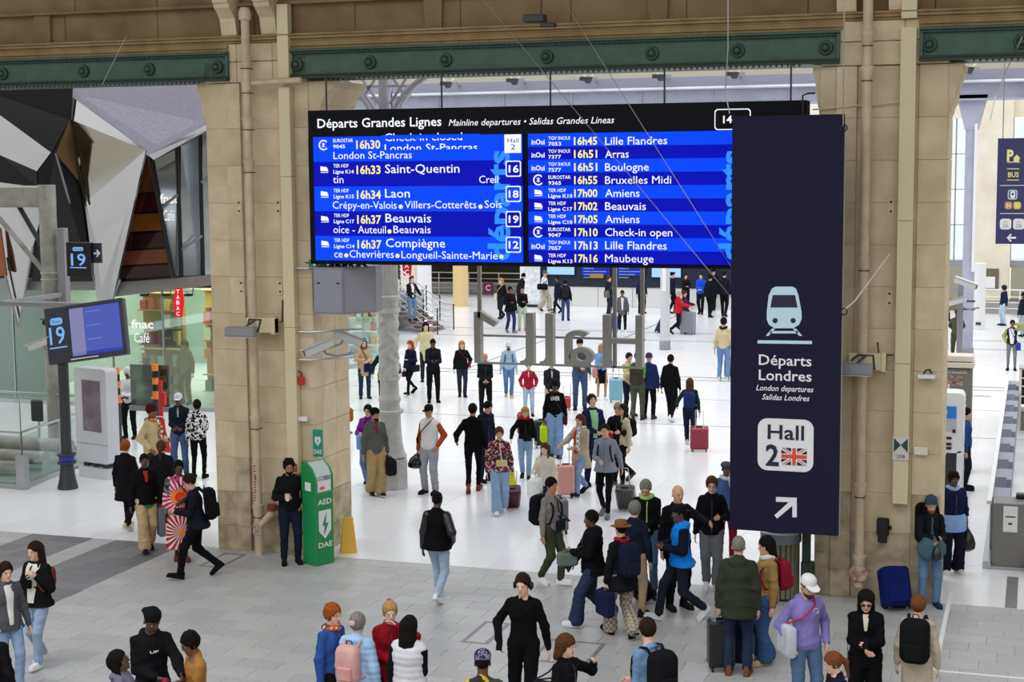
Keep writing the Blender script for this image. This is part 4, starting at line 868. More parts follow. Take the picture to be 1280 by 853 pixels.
# ================================================================ faceted metal shop front (left opening)
M_mir = mat('mirror_metal', '#a9a8a6', .09, metal=1, bump=.03, bscale=1.2); M_silver = mat('pitted_silver', '#716e79', .35, metal=.6, bump=.35, bscale=9, noise=.2, nscale=14)
M_blk = mat('facet_black', '#141315', .35, spec=.25); M_tanm = mat('bronze_mirror', '#6a5a42', .15, metal=1, bump=.05, bscale=2)
sh = thing('shop_building', 'faceted mirror-metal shop building with an orange triangular window', 'building', (0, 0, 0))
with Under(sh):
    def facet(name, pts, m, th=.06):
        MB().prism([PY(*p) for p in pts], (0, th, 0)).build(name, m)
    facet('black_facet', [(-60, 104, 34.2), (90, 104, 35.2), (87, 150, 35), (64, 191, 34.6), (-60, 100, 34.2)], M_blk)
    facet('mirror_facet', [(-60, 101, 34.3), (0, 141, 34.5), (64, 190, 34.6), (46, 214, 35), (0, 194, 35), (-60, 170, 35)], M_mir)
    facet('black_facet', [(-60, 170, 35), (0, 194, 35), (46, 215, 35), (47, 234, 35.1), (0, 228, 35.1), (-60, 220, 35.1)], M_blk)
    facet('mirror_facet', [(-60, 220, 35.1), (0, 228, 35.1), (60, 236, 35.1), (41, 310, 35.6), (22, 409, 36.6), (-2, 318, 36)], M_mir)
    facet('bronze_facet', [(87, 149, 35), (70, 192, 34.7), (98, 226, 35.2), (107, 258, 35.4)], M_tanm)
    facet('black_facet', [(69, 196, 34.9), (98, 226, 35.4), (116, 352, 36), (39, 352, 36)], M_blk)
    facet('mirror_facet', [(84, 117, 35.3), (182, 188, 34.4), (141, 374, 36.2), (121, 376, 36.2), (106, 254, 35.5), (87, 149, 35.1)], M_mir)
    facet('silver_facet', [(84, 116, 35.3), (84, 104, 35.6), (252, 100, 37.2), (262, 155, 35.8), (185, 195, 34.5)], M_silver)
    facet('silver_facet', [(252, 98, 37.2), (420, 98, 39), (420, 140, 38), (262, 155, 35.8)], M_silver)
    facet('bright_edge', [(185, 194, 34.45), (262, 154, 35.75), (262, 161, 35.9), (192, 200, 34.7)], M_mir, .1)
    facet('bright_edge', [(262, 154, 35.75), (420, 90, 38), (420, 98, 38), (262, 161, 35.9)], M_mir, .1)
    facet('orange_band', [(262, 162, 37), (285, 150, 37), (285, 176, 37), (262, 172, 37)], mat('brick_orange', '#a9603f', .7))
    # triangular window in six coloured panes
    L = lambda t: (184-36*t, 196+154*t); R = lambda t: (186+30*t, 196+150*t)
    pc = ['#6e3f1c', '#431816', '#7a4a1a', '#2c1413', '#6c3d2c', '#2e1c1e']; ts = [.08, .33, .5, .64, .8, .9, 1.0]; ts = [.0, .36, .5, .66, .83, .93, 1]; ts = [.03, .36, .5, .635, .78, .9, 1.0]
    ts = [.02, .3, .46, .62, .76, .89, 1.0]
    for i in range(6):
        a, c = ts[i]+.008, ts[i+1]-.008; P = [(*L(a), 36.15), (*R(a), 36.15), (*R(c), 36.15), (*L(c), 36.15)]
        facet('window_pane', P, mat('amber_pane_%d' % i, pc[i], .08, spec=.8), .03)
    facet('window_backing', [(*L(0), 36.2), (*R(0), 36.2), (*R(1.01), 36.2), (*L(1.01), 36.2)], M_blk, .05)
    def stick(name, p, q_, r, m=M_greyd): MB().tube([PY(*p), PY(*q_)], r, 6).build(name, m)
    stick('window_edge', (182, 190, 35.9), (146, 352, 36.1), .035, M_grey); stick('window_edge', (187, 194, 36.0), (217, 348, 36.1), .06, M_black)
    stick('window_edge', (70, 192, 34.8), (102, 306, 35.8), .03, M_grey)
    # tall glazing with mullions
    for p0, p1, t0, t1 in ((193, 221, 199, 184), (226, 248, 182, 169), (253, 300, 167, 141)):
        b0 = 218+(p0-193)*.42 if p0 == 193 else p0
        facet('glass_pane', [(p0, t0, 36.6), (p1, t1, 36.9), (p1+2, 345, 36.9), (b0, 347, 36.6)], mat('glazing_blue', '#c8d5dd', .06, metal=.3, spec=.8, noise=.35, nscale=.9), .03)
    for p, q_ in (((221, 183, 36.5), (227, 347, 36.5)), ((250, 168, 36.6), (254, 345, 36.6))): stick('mullion', p, q_, .055, M_black)
    stick('top_rail', (190, 200, 36.5), (300, 141, 36.8), .05, M_black); stick('bottom_rail', (217, 348, 36.5), (300, 343, 36.8), .04, M_black)
    for p, q_ in (((203, 258, 36.4), (222, 244, 36.4)), ((228, 312, 36.4), (252, 295, 36.4)), ((252, 228, 36.4), (264, 219, 36.4))): stick('brace', p, q_, .04, M_grey)
    MB().prism([PY(144, 354, 36.3), PY(300, 341, 36.5), PY(300, 353, 36.5), PY(144, 371, 36.3)], (0, .4, 0)).build('fascia_band', mat('fascia_grey', '#8d8b88', .4, metal=.3))
    MB().prism([PY(-60, 349, 36.3), PY(122, 349, 36.3), PY(122, 363, 36.3), PY(-60, 363, 36.3)], (0, .4, 0)).build('fascia_band', MATS['fascia_grey'])
    MB().prism([PY(-60, 98, 37.3), PY(300, 98, 37.6), PY(300, 360, 37.6), PY(-60, 360, 37.3)], (0, .3, 0)).build('inner_wall', M_blk)
    for p, q_ in (((116, 345, 36), (125, 377, 36.3)), ((150, 350, 36), (140, 376, 36.3)), ((2, 325, 35.9), (22, 408, 36.5)), ((41, 308, 35.6), (24, 408, 36.5))): stick('facet_edge', p, q_, .03, M_grey)
    facet('orange_facet', [(0, 285, 35.5), (8, 345, 35.9), (-8, 345, 35.9)], mat('brick_orange'  if False else 'orange_trim', '#8a4a2a', .5))
M_let2 = mat('letter_glow', '#f6f6f4', emit=.9)
def cafe(label, Y, p0, p1, y1, y2, s):
    o = thing('cafe_sign', label, 'sign', PY((p0+p1)/2, y2, Y))
    with Under(o):
        txt('fnac', M_let2, None, Y, p0, p1, y1, 10*s, bold=.03); txt('Café', M_let2, None, Y, p0+4*s, p1-5*s, y2, 12*s, bold=.01, shear=.1)
cafe('glowing white cafe lettering on the lower shop glass', 37.35, 164, 192, 410, 428, 1)
cafe('large pale cafe lettering seen in the tall upper glazing', 36.52, 200, 224, 254, 276, 1.1)
tb = thing('tobacco_sign', 'glowing red vertical tobacconist sign hanging at the shop front', 'sign', PY(222.5, 378, 35.5))
with Under(tb):
    Bq = lambda pts, Y=35.5: [(PY(x, y, Y).x, PY(x, y, Y).z) for x, y in pts]
    MB().plate(Bq([(219, 360), (226, 360), (228.5, 378), (226, 397), (219, 397), (216.5, 378)]), 35.5, 35.58).build('plate', mat('tabac_glow', '#e5202e', emit=.9))
    MB().tube([PY(222.5, 365, 35.58), PY(222.5, 365, 37.0)], .02, 6).build('bracket', M_greyd)
    for i, ch in enumerate('TABAC'): txt(ch, M_tw, None, 35.49, 220.6, 224.6, 367+i*6.9, 4.6, bold=.02)
for p, l in ((181, 'first small black glass clamp light from the mirror facets'), (208, 'second small black glass clamp light, beside the red sign'), (236, 'black glass clamp light between the red sign and the pier')):
    o = thing('clamp_light', l, 'light', PY(p, 369, 36.9)); MB().box(-.1, .1, -.1, .05, -.03, .03, .01).build('head', M_black, o); MB().tube([(0, 0, 0), (.12, 0, .02), (.14, 0, .25)], .015, 5).build('arm', M_black, o)

# ================================================================ things standing in the left opening
# tubular gantry
gt = thing('tubular_gantry', 'weathered grey tubular steel column with a crossbeam and diagonal braces', 'column', (-22.0, 31.4, 0))
M_tub = mat('zinc_grey', '#a9a8a3', .5, noise=1, nscale=3, col2='#84837d')
MB().tube([(.15, 0, 0), (.15, 0, 6.2)], .2, 18).build('column', M_tub, gt, True)
MB().box(-3.4, .3, -.18, .18, 5.68, 6.18, .04).build('crossbeam', M_tub, gt)
for z in (4.15, 4.0): MB().lathe([(.21, -.03), (.23, 0), (.21, .03)], 16, (.15, 0, z)).build('collar', M_tub, gt, True)
MB().tube([(.1, -.12, 4.15), (-1.4, -.12, 5.75)], .06, 8).build('brace', M_tub, gt, True); MB().tube([(.0, .1, 4.6), (-.7, .1, 5.7)], .06, 8).build('brace', M_greyd, gt, True)
MB().tube([(-3, -.2, 3.35), (0, -.2, 3.45)], .05, 8).build('side_arm', M_tub, gt, True)
MB().box(.45, .62, -.1, .1, 3.0, 5.2, .01).build('control_strip', M_grey, gt)
MB().box(.45, 3.1, -2.45, -2.3, 3.6, 3.7, .01).build('sign_arm', M_grey, gt); MB().box(.4, .55, -2.4, 0, 3.6, 3.7, .01).build('sign_arm', M_grey, gt)
# board "19" and arrow panel
o = thing('platform_sign', 'black square sign reading Voie 19 in blue beside the tubular column', 'sign', PY(98, 346, 29))
M_cy = mat('sign_cyan', '#7db6f2', emit=.9)
with Under(o):
    a = PY(82, 303, 29); c = PY(114, 346, 29); MB().box(a.x, c.x, 29, 29.12, c.z, a.z, .01).build('case', M_black)
    txt('19', M_cy, None, 28.985, 89, 107.5, 332, 14.5, bold=.01)
    a = PY(91, 309, 29); c = PY(104, 314, 29); MB().plate(rrect(a.x, c.x, c.z, a.z, .03, 3), 28.99, 29).build('capsule', M_cy); txt('Voie', M_black, None, 28.985, 92.5, 102.5, 313.4, 3.6)
    a = PY(88, 334, 29); c = PY(108, 335.5, 29); MB().box(a.x, c.x, 28.99, 29, c.z, a.z).build('underline', M_cy)
o = thing('arrow_sign', 'small navy sign with a white arrow beside the square platform sign', 'sign', PY(120, 330, 29))
with Under(o):
    a = PY(115, 304, 29.1); c = PY(126.5, 329, 29.1); MB().box(a.x, c.x, 29.1, 29.16, c.z, a.z, .005).build('plate', mat('sign_navy', '#232a45', .5))
    b = MB(); P = lambda x, y: PY(x, y, 29.09); b.tube([P(117.5, 317), P(124, 317)], .022, 5); b.tube([P(121, 313), P(124.3, 317), P(121, 321)], .022, 5); b.build('arrow', M_white)
# big angled screen on a dark post
yaw = math.radians(14)
o = thing('platform_screen', 'tilted dark display with Voie 19 and a glowing timetable on a black post', 'screen', (-18.85, 27.4, 0), 0)
MB().tube([(0, 0, .55), (0, 0, 2.75)], .11, 16).build('post', M_greyd, o, True)
MB().lathe([(.2, 0), (.21, .03), (.17, .2), (.13, .5), (.13, .56)], 12).build('foot', M_greyd, o)
MB().lathe([(.12, .5), (.19, .53), (.19, .57), (.13, .6), (.13, .66), (.19, .69), (.19, .73), (.12, .76)], 18).build('ribbed_collar', M_greyd, o, True)
for z in (.615,): MB().lathe([(.155, z-.03), (.16, z-.02), (.16, z+.06), (.155, z+.07)], 18).build('blue_ring', mat('ring_blue', '#2530a8', .4), o, True)
sc_w = 1.72
hd = Matrix.Translation((.55, -.05, 3.3)) @ Matrix.Rotation(math.radians(9), 4, 'Z') @ Matrix.Rotation(math.radians(-8), 4, 'Y') @ Matrix.Rotation(math.radians(-10), 4, 'X')
def hbox(nm, x0, x1, y0, y1, z0, z1, m, c=.01):
    q_ = MB().box(x0, x1, y0, y1, z0, z1, c).build(nm, m, o); q_.matrix_local = hd; return q_
M_case = mat('case_navy', '#232738', .4)
hbox('case', -.82, .9, 0, .16, -.6, .55, M_case); hbox('case_lip', -.34, .9, -.05, 0, -.6, -.5, M_case); hbox('case_lip', -.34, .9, -.05, 0, .47, .55, M_case); hbox('case_lip', -.34, -.27, -.05, 0, -.5, .47, M_case); hbox('case_lip', .83, .9, -.05, 0, -.5, .47, M_case)
hbox('screen', -.27, .83, -.012, 0, -.5, .47, mat('screen_lavender', '#5667c4', emit=.75), 0); hbox('screen_column', -.27, .03, -.016, -.012, -.5, .47, mat('screen_lilac', '#8d8db8', emit=.8), 0); hbox('screen_footer', -.27, .83, -.016, -.012, -.5, -.43, mat('screen_indigo', '#3a48b8', emit=.8), 0)
for i in range(6): hbox('text_line', -.24 if i % 2 else .08, -.08 if i % 2 else .4, -.02, -.016, .36-.14*i, .375-.14*i, mat('screen_dim', '#7c8bdc', emit=.8), 0)
q_ = text('19', M_cy, o, Matrix.Identity(4), width=.34, cap=.34, bold=.01); q_.matrix_local = hd @ faceM(-.74, -.012, -.2)
q_ = text('Voie', M_black, o, Matrix.Identity(4), width=.2, cap=.08); q_.matrix_local = hd @ faceM(-.67, -.022, .22)
q_ = MB().plate(rrect(-.7, -.44, .19, .33, .05, 4), -.012, 0).build('capsule', M_cy, o); q_.matrix_local = hd
hbox('underline', -.76, -.38, -.012, 0, -.29, -.265, M_cy, 0); hbox('label_strip', -.3, .3, -.055, -.05, -.57, -.55, M_white, 0)
cctv('white tube camera pointing left from the tilted platform display', (-19.05, 27.3, 3.1), -1.35, .35, .5, MATS['camera_shell'])
cctv('black tube camera pointing left from the tilted platform display', (-18.95, 27.45, 3.4), -1.4, -.15, .42, M_black, s=.8)

# advertising totem
o = thing('advertising_totem', 'white rounded advertising totem with a dark screen beside the black post', 'totem', (-18.95, 28.7, 0), math.radians(-16)); M_tot = mat('totem_white', '#d7d9e0', .35)
MB().plate(rrect(-.5, .5, .32, 2.35, .08, 4), -.16, .16).build('body', M_tot, o); MB().prism([(x, y, 0) for x, y in rrect(-.52, .52, -.22, .22, .2, 5)], (0, 0, .22)).build('foot', M_tot, o)
for x in (-.3, 0, .3): MB().box(x-.06, x+.06, -.1, .1, .22, .33).build('riser', M_greyd, o)
MB().box(-.28, .36, -.175, -.16, .95, 2.15).build('screen_surround', M_tot, o); MB().box(-.24, .33, -.18, -.174, 1.0, 2.1).build('screen', mat('totem_screen', '#6d5560', .15, noise=1, nscale=2.5, col2='#8a8592'), o)
MB().box(-.5, .5, -.165, -.16, .72, .73).build('seam', M_grey, o)
# bollards with orange and black stripes
M_or = mat('stripe_orange', '#f08a35', .5)
for X, Y, l in ((-20.3, 31.6, 'orange and black striped post nearest the advertising totem'), (-19.75, 32.4, 'orange and black striped post behind the person in a dark red beanie')):
    o = thing('striped_post', l, 'bollard', (X, Y, 0)); MB().tube([(0, 0, 0), (0, 0, 1.15)], .085, 14).build('post', M_greyd, o, True); MB().lathe([(.14, 0), (.15, .1), (.1, .3)], 14).build('base', M_black, o, True)
    for i in range(5): MB().lathe([(.08, 0), (.08, .155)], 14, (0, 0, 1.15+.16*i)).build('stripe_band', M_or if i % 2 == 0 else M_black, o, True)
    MB().lathe([(.12, 0), (.12, .04)], 14, (0, 0, 1.12)).build('flange', M_or, o, True)
bb_ = thing('bench_panel', 'dark glass screen panel between the two striped posts', 'panel', (-20.0, 32.6, 0)); MB().box(-.55, .5, -.02, .02, .9, 1.9, .004).build('panel', glass('smoked', '#a3a59c', .15), bb_); MB().box(-.6, .55, -.05, .25, .78, .9, .01).build('ledge', M_grey, bb_)
rs = thing('gate_stand', 'white frame stand holding red panels behind the person in a tan coat', 'stand', (-18.35, 30.4, 0)); M_rd = mat('panel_red', '#c9242c', .45)
b = MB(); b.tube([(-.2, 0, 0), (-.2, 0, 1.05), (.2, 0, 1.05), (.2, 0, 0)], .02, 6); b.tube([(-.2, .3, 0), (-.2, 0, 1.0)], .02, 6); b.build('frame', M_white, rs)
MB().plate([(-.12, .25), (.14, .25), (.1, .5), (.02, .75), (.0, 1.0), (-.12, 1.0)], 0, .03).build('red_panel', M_rd, rs); MB().tube([(-.12, .1, 0), (-.12, .1, 1.85)], .05, 8).build('red_post', M_rd, rs); MB().box(-.1, 0, .05, .15, 1.3, 1.6, .01).build('red_box', M_rd, rs)
# glass balustrade with rollers behind
o = thing('glass_balustrade', 'glass balustrade with steel handrail round an opening in the white floor', 'railing', (0, 0, 0))
with Under(o):
    P0 = Vector((-19.72, 27.1, 0)); P1 = Vector((-20.15, 30.4, 0)); P2 = Vector((-24, 27.25, 0)); P3 = Vector((-24, 31.4, 0)); P4 = Vector((-20.4, 31.2, 0))
    def glassrun(a, c, n, h=1.18):
        d = (c-a)/n; nrm = Vector((d.y, -d.x, 0)).normalized()*.012
        for i in range(n):
            p, q2 = a+d*(i+.02), a+d*(i+.98); MB().prism([p+Vector((0, 0, .1)), q2+Vector((0, 0, .1)), q2+Vector((0, 0, h-.08)), p+Vector((0, 0, h-.08))], nrm).build('glass_panel', M_glass)
        for i in range(n+1):
            p = a+d*i; MB().tube([p, p+Vector((0, 0, h))], .018, 6).build('post', M_steel)
        MB().tube([a+Vector((0, 0, h)), c+Vector((0, 0, h))], .028, 8).build('handrail', M_steel)
        MB().prism([a+nrm*5, c+nrm*5, c-nrm*5, a-nrm*5], (0, 0, .1)).build('base_rail', M_steel)
    glassrun(P0, P1, 2); glassrun(P2, P0, 4); glassrun(P3, P4, 3, 1.3)
    MB().box(P0.x-.1, P0.x+.1, P0.y-.1, P0.y+.1, 0, .72, .01).build('end_post', M_steel)
    MB().box(-24, -19.9, 27.5, 31.1, .004, .02).build('pit_edge', mat('pit_green', '#6f8578', .6))
for i, (y, z) in enumerate(((28.2, .18), (28.9, .28), (29.7, .42))):
    b = MB(); b.tube([(-23.5, y, z), (-20.55+.12*i, y, z)], .15, 12); tag(b.build('roller_tube', M_tub, None, True), ('lowest fat grey tube behind the glass balustrade', 'middle fat grey tube behind the glass balustrade', 'hindmost fat grey tube behind the glass balustrade')[i], 'tube')
o = MB().box(-.16, .16, -.04, .04, 0, .5, .07).build('control_unit', M_greyd); o.location = (-21.3, 29.9, .9); tag(o, 'dark rounded control unit behind the glass balustrade', 'device'); 
b = MB(); b.tube([(-21.3, 29.95, 0), (-21.3, 29.95, .95)], .03, 6); tag(b.build('control_post', M_steel), 'thin steel post under the dark rounded control unit', 'post')

# ================================================================ things in the right opening
wr = struct('wall_right_hall')
YW = 72
for x0, x1 in ((-6.5, -5.2), (-2.62, -1.1), (3.2, 4.6), (8.5, 9.9)): MB().box(x0, x1, YW-.25, YW+.5, 0, 9.5, .02).build('pier', M_creamw, wr)
def wall_w(x0, x1, nm):
    MB().box(x0, x1, YW, YW+.3, 8.45, 9.5).build('lintel', M_creamw, wr); MB().box(x0, x1, YW-.1, YW+.3, 1.95, 2.25, .01).build('sill', M_grey, wr)
    MB().box(x0, x1, YW+2.5, YW+2.8, 0, 2.0).build('recess_wall', mat('recess', '#b9b6a2', .8), wr); MB().box(x0, x1, YW+.1, YW+.2, 0, .55).build('low_wall', M_tan, wr)
    wn = struct('window_'+nm); n = max(1, round((x1-x0)/1.0))
    for i in range(n):
        a, c = x0+(x1-x0)*i/n, x0+(x1-x0)*(i+1)/n
        for j in range(4): MB().box(a+.03, c-.03, YW+.12, YW+.14, 2.28+1.55*j, 2.28+1.55*j+1.5).build('pane', M_glass, wn)
        MB().box(a-.03, a+.03, YW+.08, YW+.18, 2.25, 8.45).build('mullion', M_grey, wn)
    for j in range(1, 4): MB().box(x0, x1, YW+.08, YW+.16, 2.25+1.55*j-.02, 2.25+1.55*j+.02).build('transom', M_grey, wn)
wall_w(-5.2, -2.62, '1'); wall_w(-1.1, 3.2, '2'); wall_w(4.6, 8.5, '3')
MB().box(-2.35, -1.55, YW-.3, YW-.2, 1.0, 1.9).build('niche', mat('niche_dark', '#6a6352', .7), wr); MB().box(-2.15, -1.7, YW-.34, YW-.3, 1.05, 1.55).build('niche_paper', M_white, wr)
MB().box(-2.8, -1.0, YW-.6, YW-.3, 0, .4, .02).build('plinth', M_creamw, wr)
c = thing('white_tube', 'white cylindrical totem standing by the lavender column', 'totem', (G(1223, 412).x, G(1223, 412).y, 0)); MB().tube([(0, 0, .0), (0, 0, 2.6)], .24, 16).build('cylinder', M_white, c, True); MB().box(-.1, .1, -.26, -.22, .2, .3).build('vent', M_greyd, c)
# slim grey post with two cameras
o = thing('camera_post', 'slim grey square post with a dark foot carrying two cameras', 'post', (-1.75, 40.0, 0)); MB().box(-.07, .07, -.07, .07, 1.3, 3.6, .008).build('post', M_grey, o); MB().box(-.08, .08, -.08, .08, 0, 1.35, .008).build('dark_foot', M_black, o)
for z in (3.15, 2.95): MB().box(.07, .35, -.02, .02, z-.02, z+.02).build('bracket', M_greyd, o)
a = PY(1200, 352, 39.6); cctv('upper white tube camera on the slim grey post pointing right', (a.x-.1, a.y, a.z+.05), 1.25, .3, .55, MATS['camera_shell'])
a = PY(1196, 376, 39.6); cctv('lower white tube camera on the slim grey post aimed back left', (a.x+.2, a.y, a.z+.05), -1.9, .3, .5, MATS['camera_shell'])
# grey information pillar behind the ticket machine
o = thing('information_pillar', 'grey information pillar with white vertical lettering behind the ticket machine', 'pillar', (-1.5, 34.3, 0)); M_ig = mat('pillar_grey', '#77786f', .5)
MB().box(-.3, .28, -.25, .25, 0, 2.22, .01).build('body', M_ig, o); MB().box(-.36, .32, -.32, .3, 2.25, 2.36, .01).build('cap', M_creamw, o); MB().box(-.34, .3, -.3, .28, 2.38, 2.5, .01).build('cap_upper', M_creamw, o)
def vtext(s, x, z, wdt, cp): 
    text(s, M_white, o, Matrix.Translation((x, -.256, z)) @ Matrix.Rotation(math.radians(90), 4, 'X') @ Matrix.Rotation(math.radians(90), 4, 'Z'), width=wdt, cap=cp, bold=.02)
vtext('POST', .0, .95, .95, .2); vtext('ENT', .17, 1.35, .38, .12); MB().box(-.24, .1, -.257, -.25, 1.86, 2.08).build('picture', mat('picture_print', '#c9a79a', .6, noise=1, nscale=18, col2='#3a2c2c'), o)
text('HORAIRES', M_white, o, faceM(-.24, -.256, 2.12), width=.42, cap=.05, bold=.01)
# ticket machine
o = thing('ticket_machine', 'white ticket machine with a blue header band behind the pier', 'machine', (-1.68, 31.5, 0)); 
MB().plate(rrect(-.45, .42, .9, 2.08, .1, 5), -.1, .5).build('upper_body', M_white, o); MB().box(-.42, .3, -.08, .5, 0, .92, .01).build('dark_base', mat('machine_base', '#23252b', .4), o); MB().box(.3, .42, -.1, .5, 0, .95, .01).build('side_cheek', M_white, o)
MB().box(-.42, .28, -.115, -.1, 1.58, 1.82).build('blue_header', mat('header_blue', '#1583e0', .4), o); MB().box(-.42, .28, -.11, -.1, 1.32, 1.56).build('grey_band', mat('band_grey', '#b5b8bd', .4), o)
b = MB(); b.tube([(.0+.1*math.cos(t), -.12, 1.7+.1*math.sin(t)) for t in np.linspace(-1.3, 1.3, 8)], .01, 4); b.build('emblem', M_white, o)
MB().box(-.4, .02, -.115, -.1, .98, 1.26, .004).build('touch_screen', mat('touch_blue', '#9fc6e8', emit=.7), o)
for z in (1.2, 1.08, 1.0): MB().box(.1, .2, -.12, -.1, z-.03, z+.02).build('slot', M_black, o)
MB().box(.21, .27, -.12, -.1, 1.3, 1.37).build('reader', M_black, o); MB().box(-.05, .1, -.12, -.09, .86, .93, .004).build('tray', M_white, o)
# hanging direction sign
o = thing('direction_sign', 'navy hanging direction sign with parking, bus, train symbols and left arrow', 'sign', PY(1268, 305, 36)); M_hn = mat('sign_violet_navy', '#3d3d6b', .5); M_hy = mat('sign_pale_yellow', '#f3ef9f', .5)
with Under(o):
    YH2 = 36; Q = lambda x, y: PY(x, y, YH2); a = Q(1247.5, 173); c = Q(1247.5, 305)
    xr = a.x+1.1; MB().box(a.x, xr, YH2, YH2+.08, c.z, a.z, .006).build('panel', M_hn)
    txt('P', M_hy, None, YH2-.006, 1258.5, 1267, 201, 13, bold=.05)
    b = MB(); q1 = Q(1267, 202); b.plate([(q1.x, q1.z), (q1.x+.11, q1.z), (q1.x+.13, q1.z+.08), (q1.x+.06, q1.z+.15), (q1.x, q1.z+.08)], YH2-.006, YH2); b.build('house', M_hy)
    MB().box(Q(1259, 203).x, Q(1275, 203).x, YH2-.006, YH2, Q(1259, 203.4).z, Q(1259, 202.2).z).build('rule', M_hy)
    for y in (211, 225): MB().box(Q(1259, y).x, Q(1274, y).x, YH2-.006, YH2, Q(1259, y+.7).z, Q(1259, y-.3).z).build('rule', M_hy)
    txt('BUS', M_hy, None, YH2-.006, 1260, 1273.5, 221.5, 6, bold=.02)
    for y in (232, 267): MB().box(Q(1250, y).x, xr-.04, YH2-.006, YH2, Q(1250, y+.4).z, Q(1250, y-.4).z).build('rule', M_bw)
    q1 = Q(1260, 237.5); q2 = Q(1271.5, 249.5); MB().plate(rrect(q1.x, q2.x, q2.z, q1.z, .04, 3), YH2-.004, YH2).build('symbol_frame', M_bc); MB().plate(rrect(q1.x+.02, q2.x-.02, q2.z+.02, q1.z-.02, .03, 3), YH2-.006, YH2-.004).build('symbol_field', M_hn)
    q1 = Q(1263, 239); q2 = Q(1269, 248); MB().plate(rrect(q1.x, q2.x, q2.z, q1.z, .03, 3), YH2-.009, YH2-.006).build('train_symbol', M_bw); MB().box(q1.x+.03, q2.x-.03, YH2-.011, YH2-.009, q1.z-.09, q1.z-.04).build('train_window', M_hn)
    for p, cc, ch in ((1256, '#e0a06a', 'H'), (1267, '#e6dc4a', 'K')):
        q1 = Q(p, 252.5); q2 = Q(p+9, 261.5); MB().plate(rrect(q1.x, q2.x, q2.z, q1.z, .04, 3), YH2-.006, YH2).build('line_symbol', mat('line_'+ch, cc, .5)); txt(ch, M_bw, None, YH2-.009, p+2.6, p+6.6, 259.5, 4.8, bold=.02)
    for p, s_ in ((1250, '3A'), (1266.5, '3B')):
        q1 = Q(p, 273.5); q2 = Q(p+14, 287); MB().plate(rrect(q1.x, q2.x, q2.z, q1.z, .06, 4), YH2-.006, YH2).build('number_box', M_bw); txt(s_, mat('faint_grey', '#a8a8b8', .6), None, YH2-.009, p+3.3, p+10.5, 285, 5); txt('HALL', MATS['faint_grey'], None, YH2-.009, p+4, p+10, 278.5, 2.2)
    b = MB(); P = lambda x, y: PY(x, y, YH2-.004); b.tube([P(1260, 297.5), P(1270, 297.5)], .022, 5); b.tube([P(1264, 293), P(1259.5, 297.5), P(1264, 302)], .022, 5); b.build('arrow', M_bw)
    for dx in (.1, 1.0): MB().tube([(a.x+dx, YH2+.04, a.z), (a.x+dx, YH2+.04, 9)], .012, 5).build('hanger', M_steel)
# stepped balustrade, desk, cooler, plant
o = thing('stair_balustrade', 'long glass and steel balustrade running back along a stairwell', 'railing', (0, 0, 0))
with Under(o):
    xb = -.62
    for i in range(9):
        y = 26.9+i*1.75; MB().box(xb-.01, xb+.01, y+.12, y+1.6, .12, .95).build('glass_panel', M_glass); MB().box(xb+.0, xb+.22, y-.06, y+.06, 0, 1.02, .006).build('upright', mat('upright_blue_grey', '#8a8f9e', .5))
        MB().box(xb+.0, xb+.3, y+.1, y+1.1, .45, .95, .004).build('side_panel', MATS['upright_blue_grey'])
    MB().box(xb-.05, xb+.03, 26.4, 42.6, .98, 1.04, .006).build('handrail', M_white); MB().box(xb-.08, xb+.05, 26.0, 42.6, 0, .12, .006).build('base_rail', M_steel)
o = thing('service_desk', 'grey metal desk cabinet with a taped white notice and a wooden top', 'desk', (-.1, 26.15, 0)); MB().box(-.46, .62, -.1, .5, .02, 1.08, .01).build('cabinet', mat('desk_grey', '#7c7b78', .45, metal=.2), o)
MB().box(-.3, -.08, -.112, -.1, .62, 1.04).build('notice', M_white, o); b = MB(); b.box(-.27, -.11, -.115, -.112, .86, .88); b.box(-.22, -.16, -.115, -.112, .74, .77); b.build('print', M_black, o)
MB().box(-.5, .62, -.14, .0, 0, .05, .004).build('kerb', M_steel, o); MB().box(.05, .7, .5, 1.2, 1.0, 1.1, .01).build('wooden_top', mat('desk_wood', '#cf9f5c', .5), o); MB().box(-.12, .1, .3, .5, 1.08, 1.16, .02).build('tape_dispenser', M_black, o); MB().box(.05, .5, -.35, .1, 0, .25, .01).build('step', M_grey, o)
o = thing('refrigerated_case', 'black open shelf case with steel rails under the potted plant', 'shelf', (.12, 40, 0)); 
MB().box(-.42, 1.2, .3, .5, .6, 1.5, .01).build('back', M_black, o); MB().box(-.45, 1.2, -.1, .5, 1.5, 1.56, .006).build('top', M_steel, o); MB().box(-.42, 1.2, 0, .5, 0.0, .45, .01).build('base', MATS['desk_grey'], o); MB().box(-.45, 1.2, -.02, .5, .46, .52, .004).build('base_rim', M_steel, o)
for z in (.85, 1.1, 1.3): MB().tube([(-.42, -.08, z), (1.2, -.08, z)], .02, 6).build('shelf_rail', M_steel, o)
MB().box(-.45, -.39, -.1, .5, 0, 1.5, .006).build('side', M_creamw, o)
o = thing('potted_plant', 'dark green spiky potted plant standing on the black shelf case', 'plant', (.18, 40.1, 1.56)); MB().lathe([(.1, 0), (.14, .12), (.12, .12), (0, .1)], 12).build('pot', M_greyd, o, True); M_leaf = mat('leaf_green', '#3f7a3a', .5, noise=.4, nscale=6)
